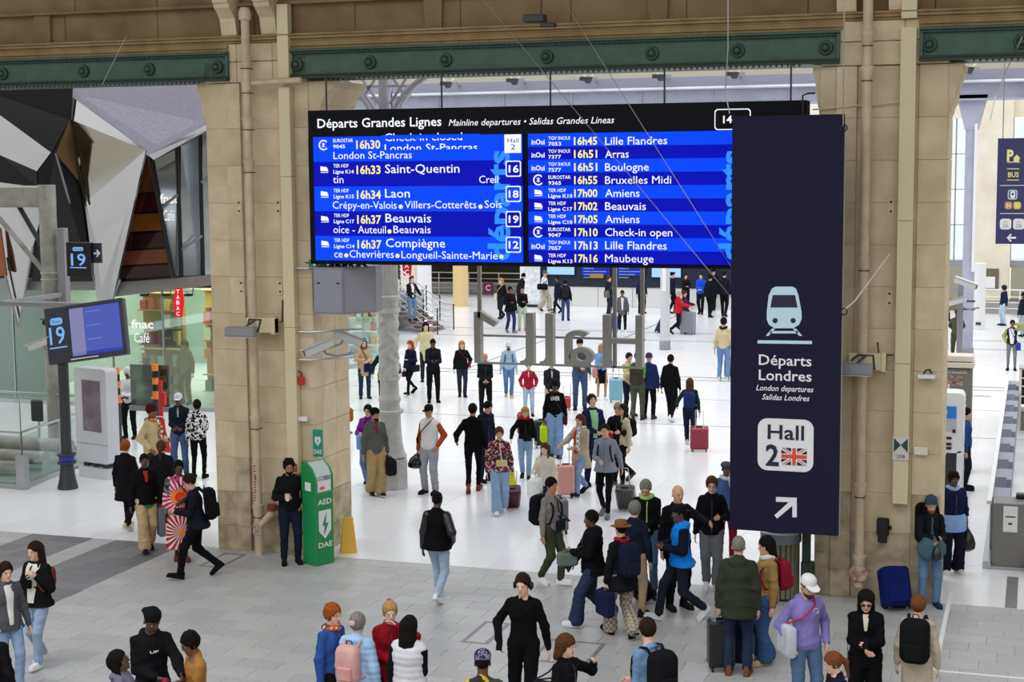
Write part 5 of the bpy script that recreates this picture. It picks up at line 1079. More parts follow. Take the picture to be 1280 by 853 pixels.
for i in range(14):
    a = i*2.4; l = .35+.02*(i*7 % 9); r = .02+.006*i; b = MB(); tx, ty = math.cos(a), math.sin(a)
    b.prism([(r*tx-.03*ty, r*ty+.03*tx, .08), (r*tx+.03*ty, r*ty-.03*tx, .08), ((r+.06)*tx+.02*ty, (r+.06)*ty-.02*tx, .08+l*.7), ((r+.1)*tx, (r+.1)*ty, .08+l), ((r+.06)*tx-.02*ty, (r+.06)*ty+.02*tx, .08+l*.7)], (.006*tx, .006*ty, 0)); b.build('leaf', M_leaf, o)
# crowd line: low rail in the hall
b = None
# hall side walls and a partial roof so the light falls as in a glazed shed
MB().box(-48.3, -48, YB, 110, 0, 14).build('side_wall', M_creamw, struct('wall_side_left')); MB().box(16, 16.3, YB, 110, 0, 14).build('side_wall', M_creamw, struct('wall_side_right'))
# ================================================================ people: signed-distance bodies, meshed with surface nets
def smin(a, b, k):
    h = np.clip(.5+.5*(b-a)/k, 0, 1); return b*(1-h)+a*h-k*h*(1-h)
class Field:
    def __init__(s, lo, hi, step, fine=None, fstep=None):
        s.ax = [np.arange(lo[i], hi[i]+step, step) for i in range(3)]
        if fine:      # finer z planes over a range (head)
            z = s.ax[2]; z = np.concatenate([z[z < fine[0]], np.arange(fine[0], fine[1], fstep), z[z > fine[1]]]); s.ax[2] = z
        s.D = np.full([len(a) for a in s.ax], .5, np.float32)
    def add(s, fn, lo, hi, k=.03, m=.09):
        sl = [slice(np.searchsorted(a, l-m), np.searchsorted(a, h+m)) for a, l, h in zip(s.ax, lo, hi)]
        if any(q.start >= q.stop for q in sl): return
        x = s.ax[0][sl[0]][:, None, None].astype(np.float32); y = s.ax[1][sl[1]][None, :, None].astype(np.float32); z = s.ax[2][sl[2]][None, None, :].astype(np.float32)
        d = fn(x, y, z); v = s.D[sl[0], sl[1], sl[2]]
        s.D[sl[0], sl[1], sl[2]] = smin(v, d, k) if k > 0 else np.minimum(v, d)
    def cap(s, a, b, ra, rb, k=.03, grow=0, squash=None):
        a = np.array(a, float); b = np.array(b, float); ra += grow; rb += grow; ab = b-a; L = max((ab*ab).sum(), 1e-9)
        if squash is None:
            def fn(x, y, z):
                px, py, pz = x-a[0], y-a[1], z-a[2]; t = np.clip((px*ab[0]+py*ab[1]+pz*ab[2])/L, 0, 1)
                return np.sqrt((px-ab[0]*t)**2+(py-ab[1]*t)**2+(pz-ab[2]*t)**2)-(ra+(rb-ra)*t)
        else:
            n = np.array(squash[0], float); n /= np.linalg.norm(n); q = 1/squash[1]-1
            def fn(x, y, z):
                px, py, pz = x-a[0], y-a[1], z-a[2]; t = np.clip((px*ab[0]+py*ab[1]+pz*ab[2])/L, 0, 1)
                dx, dy, dz = px-ab[0]*t, py-ab[1]*t, pz-ab[2]*t; w_ = dx*n[0]+dy*n[1]+dz*n[2]
                return (np.sqrt(dx*dx+dy*dy+dz*dz+w_*w_*((1+q)**2-1))-(ra+(rb-ra)*t))*.8
        r = max(ra, rb); s.add(fn, np.minimum(a, b)-r, np.maximum(a, b)+r, k)
    def ell(s, M, c, r, k=.03, grow=0):
        """ellipsoid centre c, radii r in frame M (4x4 numpy)"""
        r = np.array(r, float)+grow; Mi = np.linalg.inv(M); w_ = (M @ np.array([*c, 1]))[:3]; R = r.max()
        def fn(x, y, z):
            X = Mi[0, 0]*x+Mi[0, 1]*y+Mi[0, 2]*z+Mi[0, 3]-c[0]; Y = Mi[1, 0]*x+Mi[1, 1]*y+Mi[1, 2]*z+Mi[1, 3]-c[1]; Z = Mi[2, 0]*x+Mi[2, 1]*y+Mi[2, 2]*z+Mi[2, 3]-c[2]
            q = np.sqrt((X/r[0])**2+(Y/r[1])**2+(Z/r[2])**2); g = np.sqrt((X/r[0]**2)**2+(Y/r[1]**2)**2+(Z/r[2]**2)**2)
            return q*(q-1)/(g+1e-6)
        s.add(fn, w_-R, w_+R, k)
    def cut(s, fn):
        x = s.ax[0][:, None, None]; y = s.ax[1][None, :, None]; z = s.ax[2][None, None, :]; s.D = np.maximum(s.D, fn(x, y, z)).astype(np.float32)
    def mesh(s, name):
        D = s.D; I = D < 0
        S = sum(I[i:I.shape[0]-1+i, j:I.shape[1]-1+j, k:I.shape[2]-1+k].astype(np.int8) for i in (0, 1) for j in (0, 1) for k in (0, 1))
        cells = np.argwhere((S > 0) & (S < 8))
        if not len(cells): return None
        idx = np.full(S.shape, -1, np.int32); idx[tuple(cells.T)] = np.arange(len(cells))
        acc = np.zeros((len(cells), 3)); cnt = np.zeros(len(cells)); ax = s.ax
        cor = {(i, j, k): D[cells[:, 0]+i, cells[:, 1]+j, cells[:, 2]+k] for i in (0, 1) for j in (0, 1) for k in (0, 1)}
        for d in range(3):
            for u in (0, 1):
                for v in (0, 1):
                    p = [0, 0, 0]; p[(d+1) % 3] = u; p[(d+2) % 3] = v; q = list(p); q[d] = 1
                    a = cor[tuple(p)]; b = cor[tuple(q)]; m = (a < 0) != (b < 0)
                    t = (a/np.where(m, a-b, 1))[m]
                    P = np.empty((m.sum(), 3)); cm = cells[m]
                    for e in range(3): P[:, e] = ax[e][cm[:, e]+p[e]]
                    P[:, d] += t*(ax[d][cm[:, d]+1]-ax[d][cm[:, d]]); acc[m] += P; cnt[m] += 1
        V = acc/cnt[:, None]; F = []
        for d in range(3):
            a = I; sl0 = [slice(None)]*3; sl1 = [slice(None)]*3; sl0[d] = slice(0, -1); sl1[d] = slice(1, None)
            A = a[tuple(sl0)]; B = a[tuple(sl1)]; E = np.argwhere(A != B); u, v = (d+1) % 3, (d+2) % 3
            ok = (E[:, u] > 0) & (E[:, v] > 0) & (E[:, u] < S.shape[u]) & (E[:, v] < S.shape[v]); E = E[ok]
            def at(du, dv):
                q = E.copy(); q[:, u] += du; q[:, v] += dv; return idx[q[:, 0], q[:, 1], q[:, 2]]
            Q = np.stack([at(-1, -1), at(0, -1), at(0, 0), at(-1, 0)], 1); fl_ = A[tuple(E.T)]; Q[~fl_] = Q[~fl_][:, ::-1]; F.append(Q)
        F = np.concatenate(F); F = F[(F >= 0).all(1)]
        me = bpy.data.meshes.new(name); n = len(F)
        me.vertices.add(len(V)); me.vertices.foreach_set('co', V.astype(np.float32).ravel())
        me.loops.add(n*4); me.loops.foreach_set('vertex_index', F.astype(np.int32).ravel())
        me.polygons.add(n); me.polygons.foreach_set('loop_start', np.arange(0, n*4, 4, dtype=np.int32)); me.polygons.foreach_set('loop_total', np.full(n, 4, np.int32))
        me.polygons.foreach_set('use_smooth', np.ones(n, bool)); me.update(calc_edges=True)
        return me

def npT(v): M = np.eye(4); M[:3, 3] = v; return M
def rot(ax, a):
    c, s_ = math.cos(a), math.sin(a); M = np.eye(4); i, j = {'x': (1, 2), 'y': (2, 0), 'z': (0, 1)}[ax]; M[i, i] = c; M[j, j] = c; M[i, j] = -s_; M[j, i] = s_; return M
def ik(a, b, l1, l2, pole):
    a, b, pole = (np.array(v, float) for v in (a, b, pole)); d = b-a; L = np.linalg.norm(d); mx = (l1+l2)*.995
    if L > mx: b = a+d/L*mx; d = b-a; L = mx
    L = max(L, .06); u = d/L; x = (l1*l1-l2*l2+L*L)/(2*L); h = math.sqrt(max(l1*l1-x*x, 0)); p = pole-u*(pole@u); n = np.linalg.norm(p); p = p/n if n > 1e-6 else np.array([0, 1, 0])
    return a+u*x+p*h, b
# hand targets in the torso frame, s = -1 right hand (x<0), +1 left hand; body faces -Y
ARM = {'down': (.25, -.02, .84), 'loose': (.27, -.06, .86), 'front': (.05, -.30, 1.10), 'phone': (.04, -.31, 1.16), 'pocket': (.22, -.07, .97), 'belly': (.01, -.22, 1.06), 'clasp': (.03, -.24, 1.02),
       'strap': (.12, -.17, 1.30), 'face': (.06, -.19, 1.50), 'ear': (.12, -.06, 1.60), 'pull': (.27, .22, .86), 'fwd': (.25, -.24, .92), 'back': (.26, .2, .92), 'point': (.22, -.50, 1.28), 'hip': (.20, -.04, 1.0), 'carry': (.26, -.05, .82),
       'behind': (.05, .16, 1.0), 'reach': (.2, -.42, 1.12), 'hug': (.0, -.33, 1.25), 'cup': (.12, -.26, 1.16), 'up': (.16, -.28, 1.42), 'side': (.34, -.12, 1.0)}
EYE = MB(); EYE.lathe([(0, -.0075), (.010, -.005), (.0125, 0), (.010, .005), (0, .0075)], 8, sy=.45); eye_me = EYE.mesh('eye', mat('eye_white', '#e9e6e2', .3), True)
IR = MB(); IR.lathe([(0, -.007), (.006, -.004), (.0065, 0), (.006, .004), (0, .007)], 7, (0, -.0045, 0), sy=.5); iris_me = IR.mesh('iris', mat('iris_dark', '#2a1d17', .3), True)
BR = MB(); BR.tube([(-.018, 0, -.003), (0, -.004, .003), (.018, 0, 0)], .0035, 5); brow_me = BR.mesh('eyebrow', mat('brow_dark', '#2b1f1a', .8), True)
LP = MB(); LP.tube([(-.024, .004, 0), (-.01, -.003, .002), (.01, -.003, .002), (.024, .004, 0)], [.002, .0055, .0055, .002], 6); lip_me = LP.mesh('mouth', mat('lip', '#a4574e', .5), True)
GL = MB()
for s_ in (-1, 1): GL.tube([(s_*.032+.02*math.cos(t), -.098, .017*math.sin(t)) for t in np.linspace(0, 6.28, 11)[:-1]], .0025, 4, closed=True); GL.tube([(s_*.052, -.098, .004), (s_*.08, -.02, .006)], .0022, 4)
GL.tube([(-.012, -.1, .004), (.012, -.1, .004)], .002, 4); glass_me = GL.mesh('glasses', M_black)
SG = MB()
for s_ in (-1, 1): SG.lathe([(.022, -.002), (.023, 0), (.022, .002)], 10, sx=1); 
sunglass_me = MB().box(-.055, -.006, -.104, -.096, -.016, .016, .003).box(.006, .055, -.104, -.096, -.016, .016, .003).box(-.08, -.075, -.1, .0, .0, .008).box(.075, .08, -.1, .0, .0, .008).mesh('glasses', M_black)
SH = MB()
def shoe_prof(pts, z0, z1):
    for sx_, P in ((1, pts),):
        SH.prism([(x, y, z0) for x, y in P], (0, 0, z1-z0))
OUT = [(0, .075), (.03, .065), (.037, .03), (.033, -.03), (.043, -.10), (.042, -.15), (.028, -.185), (0, -.195), (-.028, -.185), (-.042, -.15), (-.043, -.10), (-.033, -.03), (-.037, .03), (-.03, .065)]
SH.cur = 1; shoe_prof(OUT, 0, .022); SH.cur = 0
def ringz(scale, z, dy=0, yk=1): return [(x*scale, y*scale*yk+dy, z if not callable(z) else z(y)) for x, y in OUT]
rings = [ringz(.97, .022), ringz(.93, lambda y: .05+.03*max(0, (y+.05)/.13)), ringz(.72, lambda y: .062+.045*max(0, (y+.1)/.17)), ringz(.5, lambda y: .07+.05*max(0, (y+.12)/.19), .015)]
vs = [p for r in rings for p in r]; n_ = len(OUT); fs = [(i*n_+k, i*n_+(k+1) % n_, (i+1)*n_+(k+1) % n_, (i+1)*n_+k) for i in range(3) for k in range(n_)]+[tuple(3*n_+k for k in range(n_))]
SH.add(vs, fs); shoe_me = SH.mesh('shoe', [M_black, M_white], True)
SKIN = {'l': '#d9a98c', 'p': '#e3b9a0', 'm': '#b98562', 'b': '#7d5139', 'd': '#5e4032'}
HAIRC = {'bk': '#17130f', 'dk': '#2c1e15', 'br': '#5a3a24', 'au': '#7c4a2c', 'rd': '#a2552a', 'bl': '#b9945c', 'gr': '#8b8782', 'wh': '#c6c2bb'}
def cm(c, rough=.75):
    """cloth colour: hex, or the name of a ready material"""
    if isinstance(c, str) and c.startswith('#'):
        return mat('cloth_'+c[1:], c, .9, bump=.25, bscale=30, noise=.18, nscale=6, spec=.1)
    return c
JEANS, LJEANS, DJEANS = '#4f78ad', '#8fb4de', '#2b3f63'
def mslot(o, m, i=0):
    o.material_slots[i].link = 'OBJECT'; o.material_slots[i].material = m
PEOPLE = []
def folds(X, Y, Z, ph, amp):
    # crossed, warped creases: stronger where two sets meet, never in step
    w1 = np.sin(X*9+ph)+.8*np.sin(Z*7-Y*6+ph*1.7); w2 = np.sin(Z*11+X*5+ph*2.3)
    a = 1-np.abs(np.sin(Z*13+X*8+w1*1.3+ph)); b = 1-np.abs(np.sin(Z*17-X*15+Y*7+w2*1.5+ph*3))
    return amp*(a**3*(.5+.5*w2)*1.1+b**3*.8-.35)
def front_y(F, x, z, default=-.15):
    i = min(max(np.searchsorted(F.ax[0], x), 0), len(F.ax[0])-1); k = min(max(np.searchsorted(F.ax[2], z), 0), len(F.ax[2])-1); col = F.D[i, :, k]; n = np.nonzero(col < 0)[0]
    if not len(n) or n[0] == 0: return default
    j = n[0]; a, b = col[j-1], col[j]; return F.ax[1][j-1]+(F.ax[1][j]-F.ax[1][j-1])*a/(a-b)
def person(label, foot=None, head=None, face=0, h=None, skin='l', hair='short', hc='dk', top=('jacket', '#1b1b20'), under=None, legs=('trousers', '#20222a'), shoes=('#222226', '#222226'),
           arms=('down', 'down'), walk=0, lead=1, lean=0, turn=0, nod=.08, fat=0, cap_=None, extras=(), lower=None, gaze=None, group=None, side=0, tw=0):
    """foot: pixel of the point midway between the feet; head: pixel of the crown; face: 0 = towards the camera, 90 = towards the photo's right edge, 180 = away"""
    if foot is not None:
        g = G(*foot); hz = PY(head[0], head[1], g.y).z
        H = h or min(1.96, max(1.42, hz*1.0))
    else: g = G(head[0], head[1], h); H = h
    g.z = 0; P = Vector((g.x, g.y, 0)); c = Vector((g.x, g.y, 0)).normalized(); rt = Vector((c.y, -c.x, 0)); A = math.radians(face)
    d = -c*math.cos(A)+rt*math.sin(A); rz = math.atan2(d.x, -d.y); dist = g.length
    k = H/1.75
    near = dist < 31; mid = dist < 44
    st = .0125 if near else .0165 if mid else .027
    gs = .0165 if near else .021 if mid else .03
    root = thing('person', label, 'person', P, rz, group)
    root.scale = (k, k, k)
    # skeleton
    drop = .035*walk*walk; hipz = .93-drop
    T = npT([0, 0, hipz]) @ rot('x', lean) @ rot('y', side) @ npT([0, 0, -hipz])
    if tw: T = npT([0, 0, hipz]) @ rot('x', lean) @ rot('z', tw) @ npT([0, 0, -hipz])
    tp = lambda p: (T @ np.array([*p, 1]))[:3]
    sh = [tp((s_*(.150+fat*.4), .008, 1.392-drop)) for s_ in (-1, 1)]
    hips = [np.array([s_*.09, 0, hipz]) for s_ in (-1, 1)]
    ank = []; toe = []; knee = []; pitchs = []
    for i, s_ in enumerate((-1, 1)):
        if walk:
            if (s_ == lead): a = np.array([s_*.07, -.30*walk, .085+.02*walk]); pt = -.25*walk
            else: a = np.array([s_*.07, .33*walk, .09+.10*walk]); pt = .75*walk
        else: a = np.array([s_*.115, .0, .085]); pt = 0
        kn, a = ik(hips[i], a, .435, .425, (s_*.12, -1, 0)); ank.append(a); knee.append(kn); pitchs.append(pt)
    hands = []; elb = []
    L1, L2 = .285, .255
    for i, s_ in enumerate((-1, 1)):
        a = arms[i]; t = ARM[a] if isinstance(a, str) else a
        tgt = tp((s_*t[0], t[1], t[2]-drop)) if isinstance(a, str) else tp((t[0], t[1], t[2]))
        pole = (s_*.7, .9, -.7) if (isinstance(a, str) and a not in ('ear',)) else (s_*.8, .5, -.8)
        e, w_ = ik(sh[i], tgt, L1, L2, pole); elb.append(e); hands.append(w_)
    HT = T @ npT([0, -.01, 1.50-drop]) @ rot('z', turn) @ rot('x', nod)        # head frame, origin at top of neck
    hp = lambda p: (HT @ np.array([*p, 1]))[:3]
    f_ = fat
    allp = np.array(sh+hips+ank+knee+elb+hands+[hp((0, 0, .26))]); lo = allp.min(0)-.26; hi = allp.max(0)+.26; lo[2] = -.005; hi[2] = hp((0, 0, .125))[2]+.20
    # ---------------- body (skin): one continuous surface
    B = Field(lo, [hi[0], hi[1], hi[2]], st, (1.46, hi[2]-.04) if mid else None, st*.62)
    B.ell(T, (0, .0, .97-drop), (.15+f_, .10+f_, .13)); B.ell(T, (0, .0, 1.12-drop), (.13+f_, .095+f_, .16)); B.ell(T, (0, .0, 1.30-drop), (.15+f_, .105+f_, .18)); B.cap(sh[0], sh[1], .045, .045, .03)
    for s_ in (0, 1): B.cap(tp((0, .02, 1.455-drop)), sh[s_], .05, .035, .02)
    B.cap(tp((0, .015, 1.40-drop)), hp((0, .01, .03)), .058, .052, .03)
    hd = lambda c_, r_, k_=.02: B.ell(HT, c_, r_, k_)
    hd((0, .005, .145), (.074, .094, .098)); hd((0, -.03, .075), (.056, .062, .072), .03); hd((0, -.066, .022), (.028, .025, .024), .02)
    B.cap(hp((0, -.088, .13)), hp((0, -.108, .092)), .009, .013, .012)
    if near:
        for s_ in (-1, 1): B.cap(hp((s_*.076, .008, .12)), hp((s_*.078, .012, .085)), .013, .010, .008); B.cap(hp((s_*.045, -.074, .14)), hp((s_*.02, -.088, .142)), .010, .009, .01)
    for i, s_ in enumerate((-1, 1)):
        B.cap(hips[i], knee[i], .082+f_*.6, .052, .03); B.cap(knee[i], ank[i], .05, .034, .02); Rf = rot('x', pitchs[i])[:3, :3]; fo = ank[i]+Rf @ np.array([0, -.12, -.052]); he = ank[i]+Rf @ np.array([0, .02, -.03])
        B.cap(he, fo, .026, .02, .012)
        B.cap(sh[i], elb[i], .047+f_*.4, .037, .02); B.cap(elb[i], hands[i], .037, .025, .02)
        fw = hands[i]-elb[i]; fw /= np.linalg.norm(fw); inn = np.array([-s_, 0, 0.])-fw*(-s_*fw[0]); n1 = np.linalg.norm(inn)
        if n1 < .3: inn = np.array([0, -1, 0.])-fw*(-fw[1]); n1 = np.linalg.norm(inn)
        inn /= n1; wd = np.cross(fw, inn)        # inn = palm normal
        if wd[1] > 0 and abs(fw[2]) > .5: wd = -wd
        pc_ = hands[i]+fw*.05
        B.cap(hands[i], hands[i]+fw*.075, .024, .032, .015, 0, (inn, .5))
        if near or mid:
            fr = .0098 if near else .012
            for q, off in enumerate((-.027, -.009, .009, .027)):
                r0 = hands[i]+fw*.085+wd*off; ln = (.062, .075, .072, .055)[q]*.62; r1 = r0+fw*ln+inn*.012; r2 = r1+fw*ln*.5+inn*ln*.55; B.cap(r0, r1, fr, fr*.95, .006); B.cap(r1, r2, fr*.95, fr*.8, .004)
            t0 = hands[i]+fw*.03-wd*.022*1; t1 = t0-wd*.032+fw*.035+inn*.012; B.cap(t0, t1, .013, .011, .01); B.cap(t1, t1+fw*.028+inn*.006, .011, .009, .004)
        else: B.cap(pc_+fw*.04, pc_+fw*.09+inn*.03, .026, .018, .01)
    ms = mat('skin_'+skin, SKIN[skin], .55, noise=.06, nscale=8); me = B.mesh('body'); me.materials.append(ms); put('body', me, root)
    # face
    if dist < 42:
        for s_ in (-1, 1):
            for nm, mm_, c_ in (('eye', eye_me, (s_*.031, -.0835, .118)), ('iris', iris_me, (s_*.031, -.0865, .118)), ('eyebrow', brow_me, (s_*.031, -.0885, .139))):
                if nm == 'iris' and not near and dist > 36: continue
                o = put(nm, mm_, eo if nm == 'iris' else root)
                if nm == 'iris': o.matrix_local = Matrix.Translation((0, -.003, 0))
                else: o.matrix_local = Matrix((HT @ npT(c_)).tolist())
                if nm == 'eye': eo = o
                if nm == 'eyebrow' : mslot(o, mat('brow_'+hc, HAIRC.get(hc, '#222222'), .8))
        o = put('mouth', lip_me, root); o.matrix_local = Matrix((HT @ npT((0, -.0905, .052))).tolist()); mslot(o, mat('lip_'+skin, {'l': '#a8635a', 'p': '#b86a62', 'm': '#93584a', 'b': '#6a3a33', 'd': '#4a2723'}[skin], .5))
    # ---------------- hair
    hm = mat('hair_'+hc, HAIRC.get(hc, '#222222') if not hc.startswith('#') else hc, .8, bump=.6, bscale=60, noise=.35, nscale=40, spec=.12)
    if hair not in ('bald', 'none'):
        hs = .012 if near else .016 if mid else .022
        lo2 = hp((0, 0, .1))-np.array([.26, .26, .42]); hi2 = hp((0, 0, .1))+np.array([.26, .26, .32]); Fh = Field(lo2, hi2, hs)
        e = {'short': .014, 'buzz': .006, 'curly': .02, 'afro': .05, 'crop': .02}.get(hair, .018)
        if cap_ and hair in ('short', 'crop', 'curly', 'buzz'): e = .004
        Fh.ell(HT, (0, .012, .152), (.076+e, .094+e, .098+e*.9), .01)
        if hair in ('curly', 'afro') and not cap_:
            for q in range(26): a = q*2.4; zz = .16+.075*math.sin(q*1.7); rr = .078*math.cos(.9*math.sin(q*1.7)); Fh.ell(HT, (rr*math.cos(a), .02+rr*math.sin(a), zz), (.03, .03, .03), .012)
        Hi = np.linalg.inv(HT)
        lim = {'short': .10, 'buzz': .10, 'crop': .07}.get(hair, .03)
        zf = .13
        def cutf(x, y, z):
            Y = Hi[1, 0]*x+Hi[1, 1]*y+Hi[1, 2]*z+Hi[1, 3]; Z = Hi[2, 0]*x+Hi[2, 1]*y+Hi[2, 2]*z+Hi[2, 3]
            facep = np.minimum(-(Y+(.012 if hair in ('long', 'straight', 'wavy') else .035)), -(Z-zf))           # remove where y < -.035 and z < zf
            low = lim-Z-.7*np.clip(Y, 0, .08)
            return np.maximum(facep, low)
        Fh.cut(cutf)
        if hair not in ('afro',):     # rounded hairline round the face
            lowf = hair in ('bob', 'fringe', 'straight')
            cz, rz2 = (.075, .085) if lowf else (.085, .095)
            def fc(x, y, z):
                X = Hi[0, 0]*x+Hi[0, 1]*y+Hi[0, 2]*z+Hi[0, 3]; Y = Hi[1, 0]*x+Hi[1, 1]*y+Hi[1, 2]*z+Hi[1, 3]; Z = Hi[2, 0]*x+Hi[2, 1]*y+Hi[2, 2]*z+Hi[2, 3]
                return -(np.sqrt((X/.072)**2+((Y+.10)/.085)**2+((Z-cz)/rz2)**2)-1)*.07
            Fh.cut(fc)
        hx, hy, hz_ = Fh.ax[0][:, None, None], Fh.ax[1][None, :, None], Fh.ax[2][None, None, :]
        Fh.D = (Fh.D-.0035*np.sin(hx*130+3*np.sin(hz_*40))*np.sin(hy*110+hz_*60)-.002*np.sin(hx*260+hy*170)).astype(np.float32)
        if hair in ('long', 'straight', 'bob', 'wavy'):
            zb_ = {'long': -.16, 'straight': -.17, 'wavy': -.12, 'bob': -.02}[hair]
            for s_ in (-1, 1):
                Fh.cap(hp((s_*.07, .01, .16)), hp((s_*.084, .03, zb_+.04)), .024, .024, .02); Fh.cap(hp((s_*.05, .06, .15)), hp((s_*.06, .085, zb_)), .05, .04, .04)
                if hair in ('long', 'wavy'): Fh.cap(hp((s_*.086, .01, .04)), hp((s_*.085, -.075, zb_-.02)), .02, .017, .015)
            Fh.cap(hp((0, .07, .15)), hp((0, .10, zb_)), .055, .045, .04)
        elif hair == 'pony': Fh.cap(hp((0, .10, .16)), hp((0, .15, .08)), .035, .032, .02); Fh.cap(hp((0, .15, .08)), hp((0, .13, -.12)), .034, .014, .03)
        elif hair == 'bun': Fh.ell(HT, (0, .105, .15), (.045, .04, .045), .01)
        elif hair == 'topbun': Fh.ell(HT, (0, .03, .265), (.04, .04, .035), .01)
        elif hair == 'braids':
            for q in range(9): a = math.pi*(.0+q/8); Fh.cap(hp((.08*math.cos(a), .02+.075*math.sin(a), .13)), hp((.10*math.cos(a), .03+.10*math.sin(a), -.13)), .018, .012, .006)
            Fh.ell(HT, (0, .1, .13), (.07, .05, .08), .02)
        me = Fh.mesh('hair')
        if me: me.materials.append(hm); put('hair', me, root)
    # ---------------- clothes
    kind, tc = top[0], top[1]
    GR = {'tee': .010, 'shirt': .014, 'sweater': .020, 'hoodie': .027, 'jacket': .027, 'coat': .030, 'puffer': .042, 'vest': .036, 'dress': .018, 'blazer': .022}[kind]
    hem = (lower if lower is not None else {'tee': .93, 'shirt': .90, 'sweater': .90, 'hoodie': .88, 'jacket': .86, 'coat': .60, 'puffer': .82, 'vest': .88, 'dress': .22, 'blazer': .84}[kind])-drop
    sleeve = {'tee': .55, 'vest': 0, 'dress': 1}.get(kind, 2)
    lo3, hi3 = lo.copy(), hi.copy(); lo3[2] = max(0, hem-.08); hi3[2] = hp((0, 0, .1))[2]
    Fg = Field(lo3, hi3, gs)
    g_ = GR; S2 = .03
    Fg.ell(T, (0, 0, .97-drop), (.15+f_, .11+f_, .14), .04, g_); Fg.ell(T, (0, 0, 1.12-drop), (.135+f_, .102+f_, .16), .04, g_); Fg.ell(T, (0, .0, 1.29-drop), (.152+f_, .11+f_, .165), .03, g_); Fg.cap(sh[0], sh[1], .043+g_*.5, .043+g_*.5, .03)
    for q in (0, 1): Fg.cap(tp((0, .02, 1.462-drop)), sh[q], .05+g_*.4, .036+g_*.5, .02)
    Fg.cap(tp((0, .01, 1.40-drop)), tp((0, .012, 1.462-drop)), .068+g_*.4, .056+g_*.35, .02)
    if hem < .86:
        w0 = .155+f_+g_; n_s = 3; leanx = 0
        kk = hem+.02; spread = .02+.03*(walk > .3)
        Fg.cap((0, 0, .98-drop), (0, .0+.03*walk, kk), w0, w0+spread+(.05 if kind == 'dress' else 0), .05, 0, ((0, 1, 0), .80 if walk > .3 else .72))
    if kind in ('hoodie',) or 'hood' in extras:
        Fg.cap(tp((-.06, .075, 1.45-drop)), tp((.06, .075, 1.45-drop)), .05, .05, .03); Fg.ell(T, (0, .10, 1.43-drop), (.09, .045, .07), .02)
    if kind in ('jacket', 'coat', 'puffer', 'blazer') or 'collar' in extras:
        for q in range(10):
            a = 2*math.pi*q/10; Fg.ell(T, (.066*math.cos(a), .012+.062*math.sin(a), 1.478-drop+.012*math.sin(a)), (.02, .02, .028), .015)
    torso_D = Fg.D.copy()
    sls = []
    for i, s_ in enumerate((-1, 1)):
        if sleeve == 0: continue
        ea, wa = elb[i], hands[i]
        if sleeve == 2:
            Fg.cap(sh[i], ea, .045+g_*.7+f_*.4, .041+g_*.8, .02); w2 = ea+(wa-ea)*.97; Fg.cap(ea, w2, .041+g_*.85, .030+g_*.55, .02)
        elif sleeve == 1: Fg.cap(sh[i], ea, .052+g_, .05+g_, .03); Fg.cap(ea, ea+(wa-ea)*.6, .05+g_, .05+g_, .02)
        else: Fg.cap(sh[i], sh[i]+(ea-sh[i])*sleeve, .054+g_, .05+g_, .03)
    # folds
    X = Fg.ax[0][:, None, None]; Y = Fg.ax[1][None, :, None]; Z = Fg.ax[2][None, None, :]
    ph = (hash(label) % 100)/10.
    ph = sum(map(ord, label)) % 63/10.
    if kind in ('puffer', 'vest'): Fg.D = (Fg.D-.009*np.abs(np.sin(Z*math.pi/.075))+.004).astype(np.float32)
    else: Fg.D = (Fg.D-folds(X, Y, Z, ph, .009 if kind in ('tee', 'sweater') else .013)).astype(np.float32)
    Ti = np.linalg.inv(T)
    Fg.cut(lambda x, y, z: np.minimum(hem-z, np.sqrt((x)**2+(y)**2+0*z)*0+hem-z) if False else np.where((np.abs(x) < .24+f_) | (z > 1.2), hem-z, -1.0) if min(hands[0][2], hands[1][2]) < hem+.1 else hem-z)
    me = Fg.mesh('top'); nm = {'tee': 'tee_shirt', 'vest': 'padded_vest', 'puffer': 'padded_jacket'}.get(kind, kind); me.name = nm; me.materials.append(cm(tc)); put(nm, me, root)
    if kind in ('jacket', 'puffer', 'coat') and under is None and mid and not isinstance(tc, bpy.types.Material) and not any(isinstance(e, tuple) and e[0] == 'stripe' for e in extras):
        z_ = MB(); zz = [(tp((0, 0, z))[0], front_y(Fg, tp((0, 0, z))[0], z)-.002, z) for z in np.linspace(1.44-drop, max(hem+.03, .6), 12)]; z_.tube(zz, .0045, 5); z_.build('zip', mat('zip_grey', '#5a5c62', .4, metal=.4), root)
    # front opening with the garment underneath
    if under is not None:
        b_ = MB(); w0 = .05 if not isinstance(under, tuple) else under[1]; uc = under if not isinstance(under, tuple) else under[0]
        FT = Field.__new__(Field); FT.ax = Fg.ax; FT.D = torso_D
        zs = np.linspace(max(hem+.04, (.93 if w0 > .04 else 1.27)-drop), 1.455-drop, 9); vs = []; fs = []
        for j, z in enumerate(zs):
            wj = w0*(.55+.09*j) if j < 8 else w0*1.15; sh_ = tp((0, 0, z))-np.array([0, 0, z])
            for q in range(5):
                x = (q-2)/2*wj+sh_[0]; vs.append((x, front_y(FT, x, z)-.014+.006*abs((q-2)/2)**2, z))
        for j in range(8):
            for q in range(4): fs.append((j*5+q, j*5+q+1, j*5+6+q, j*5+5+q))
        b_.add(vs, fs); b_.add([(v[0], v[1]+.018, v[2]) for v in vs], [f[::-1] for f in fs]); b_.build('undershirt', cm(uc), root, True)
    lk, lc = legs
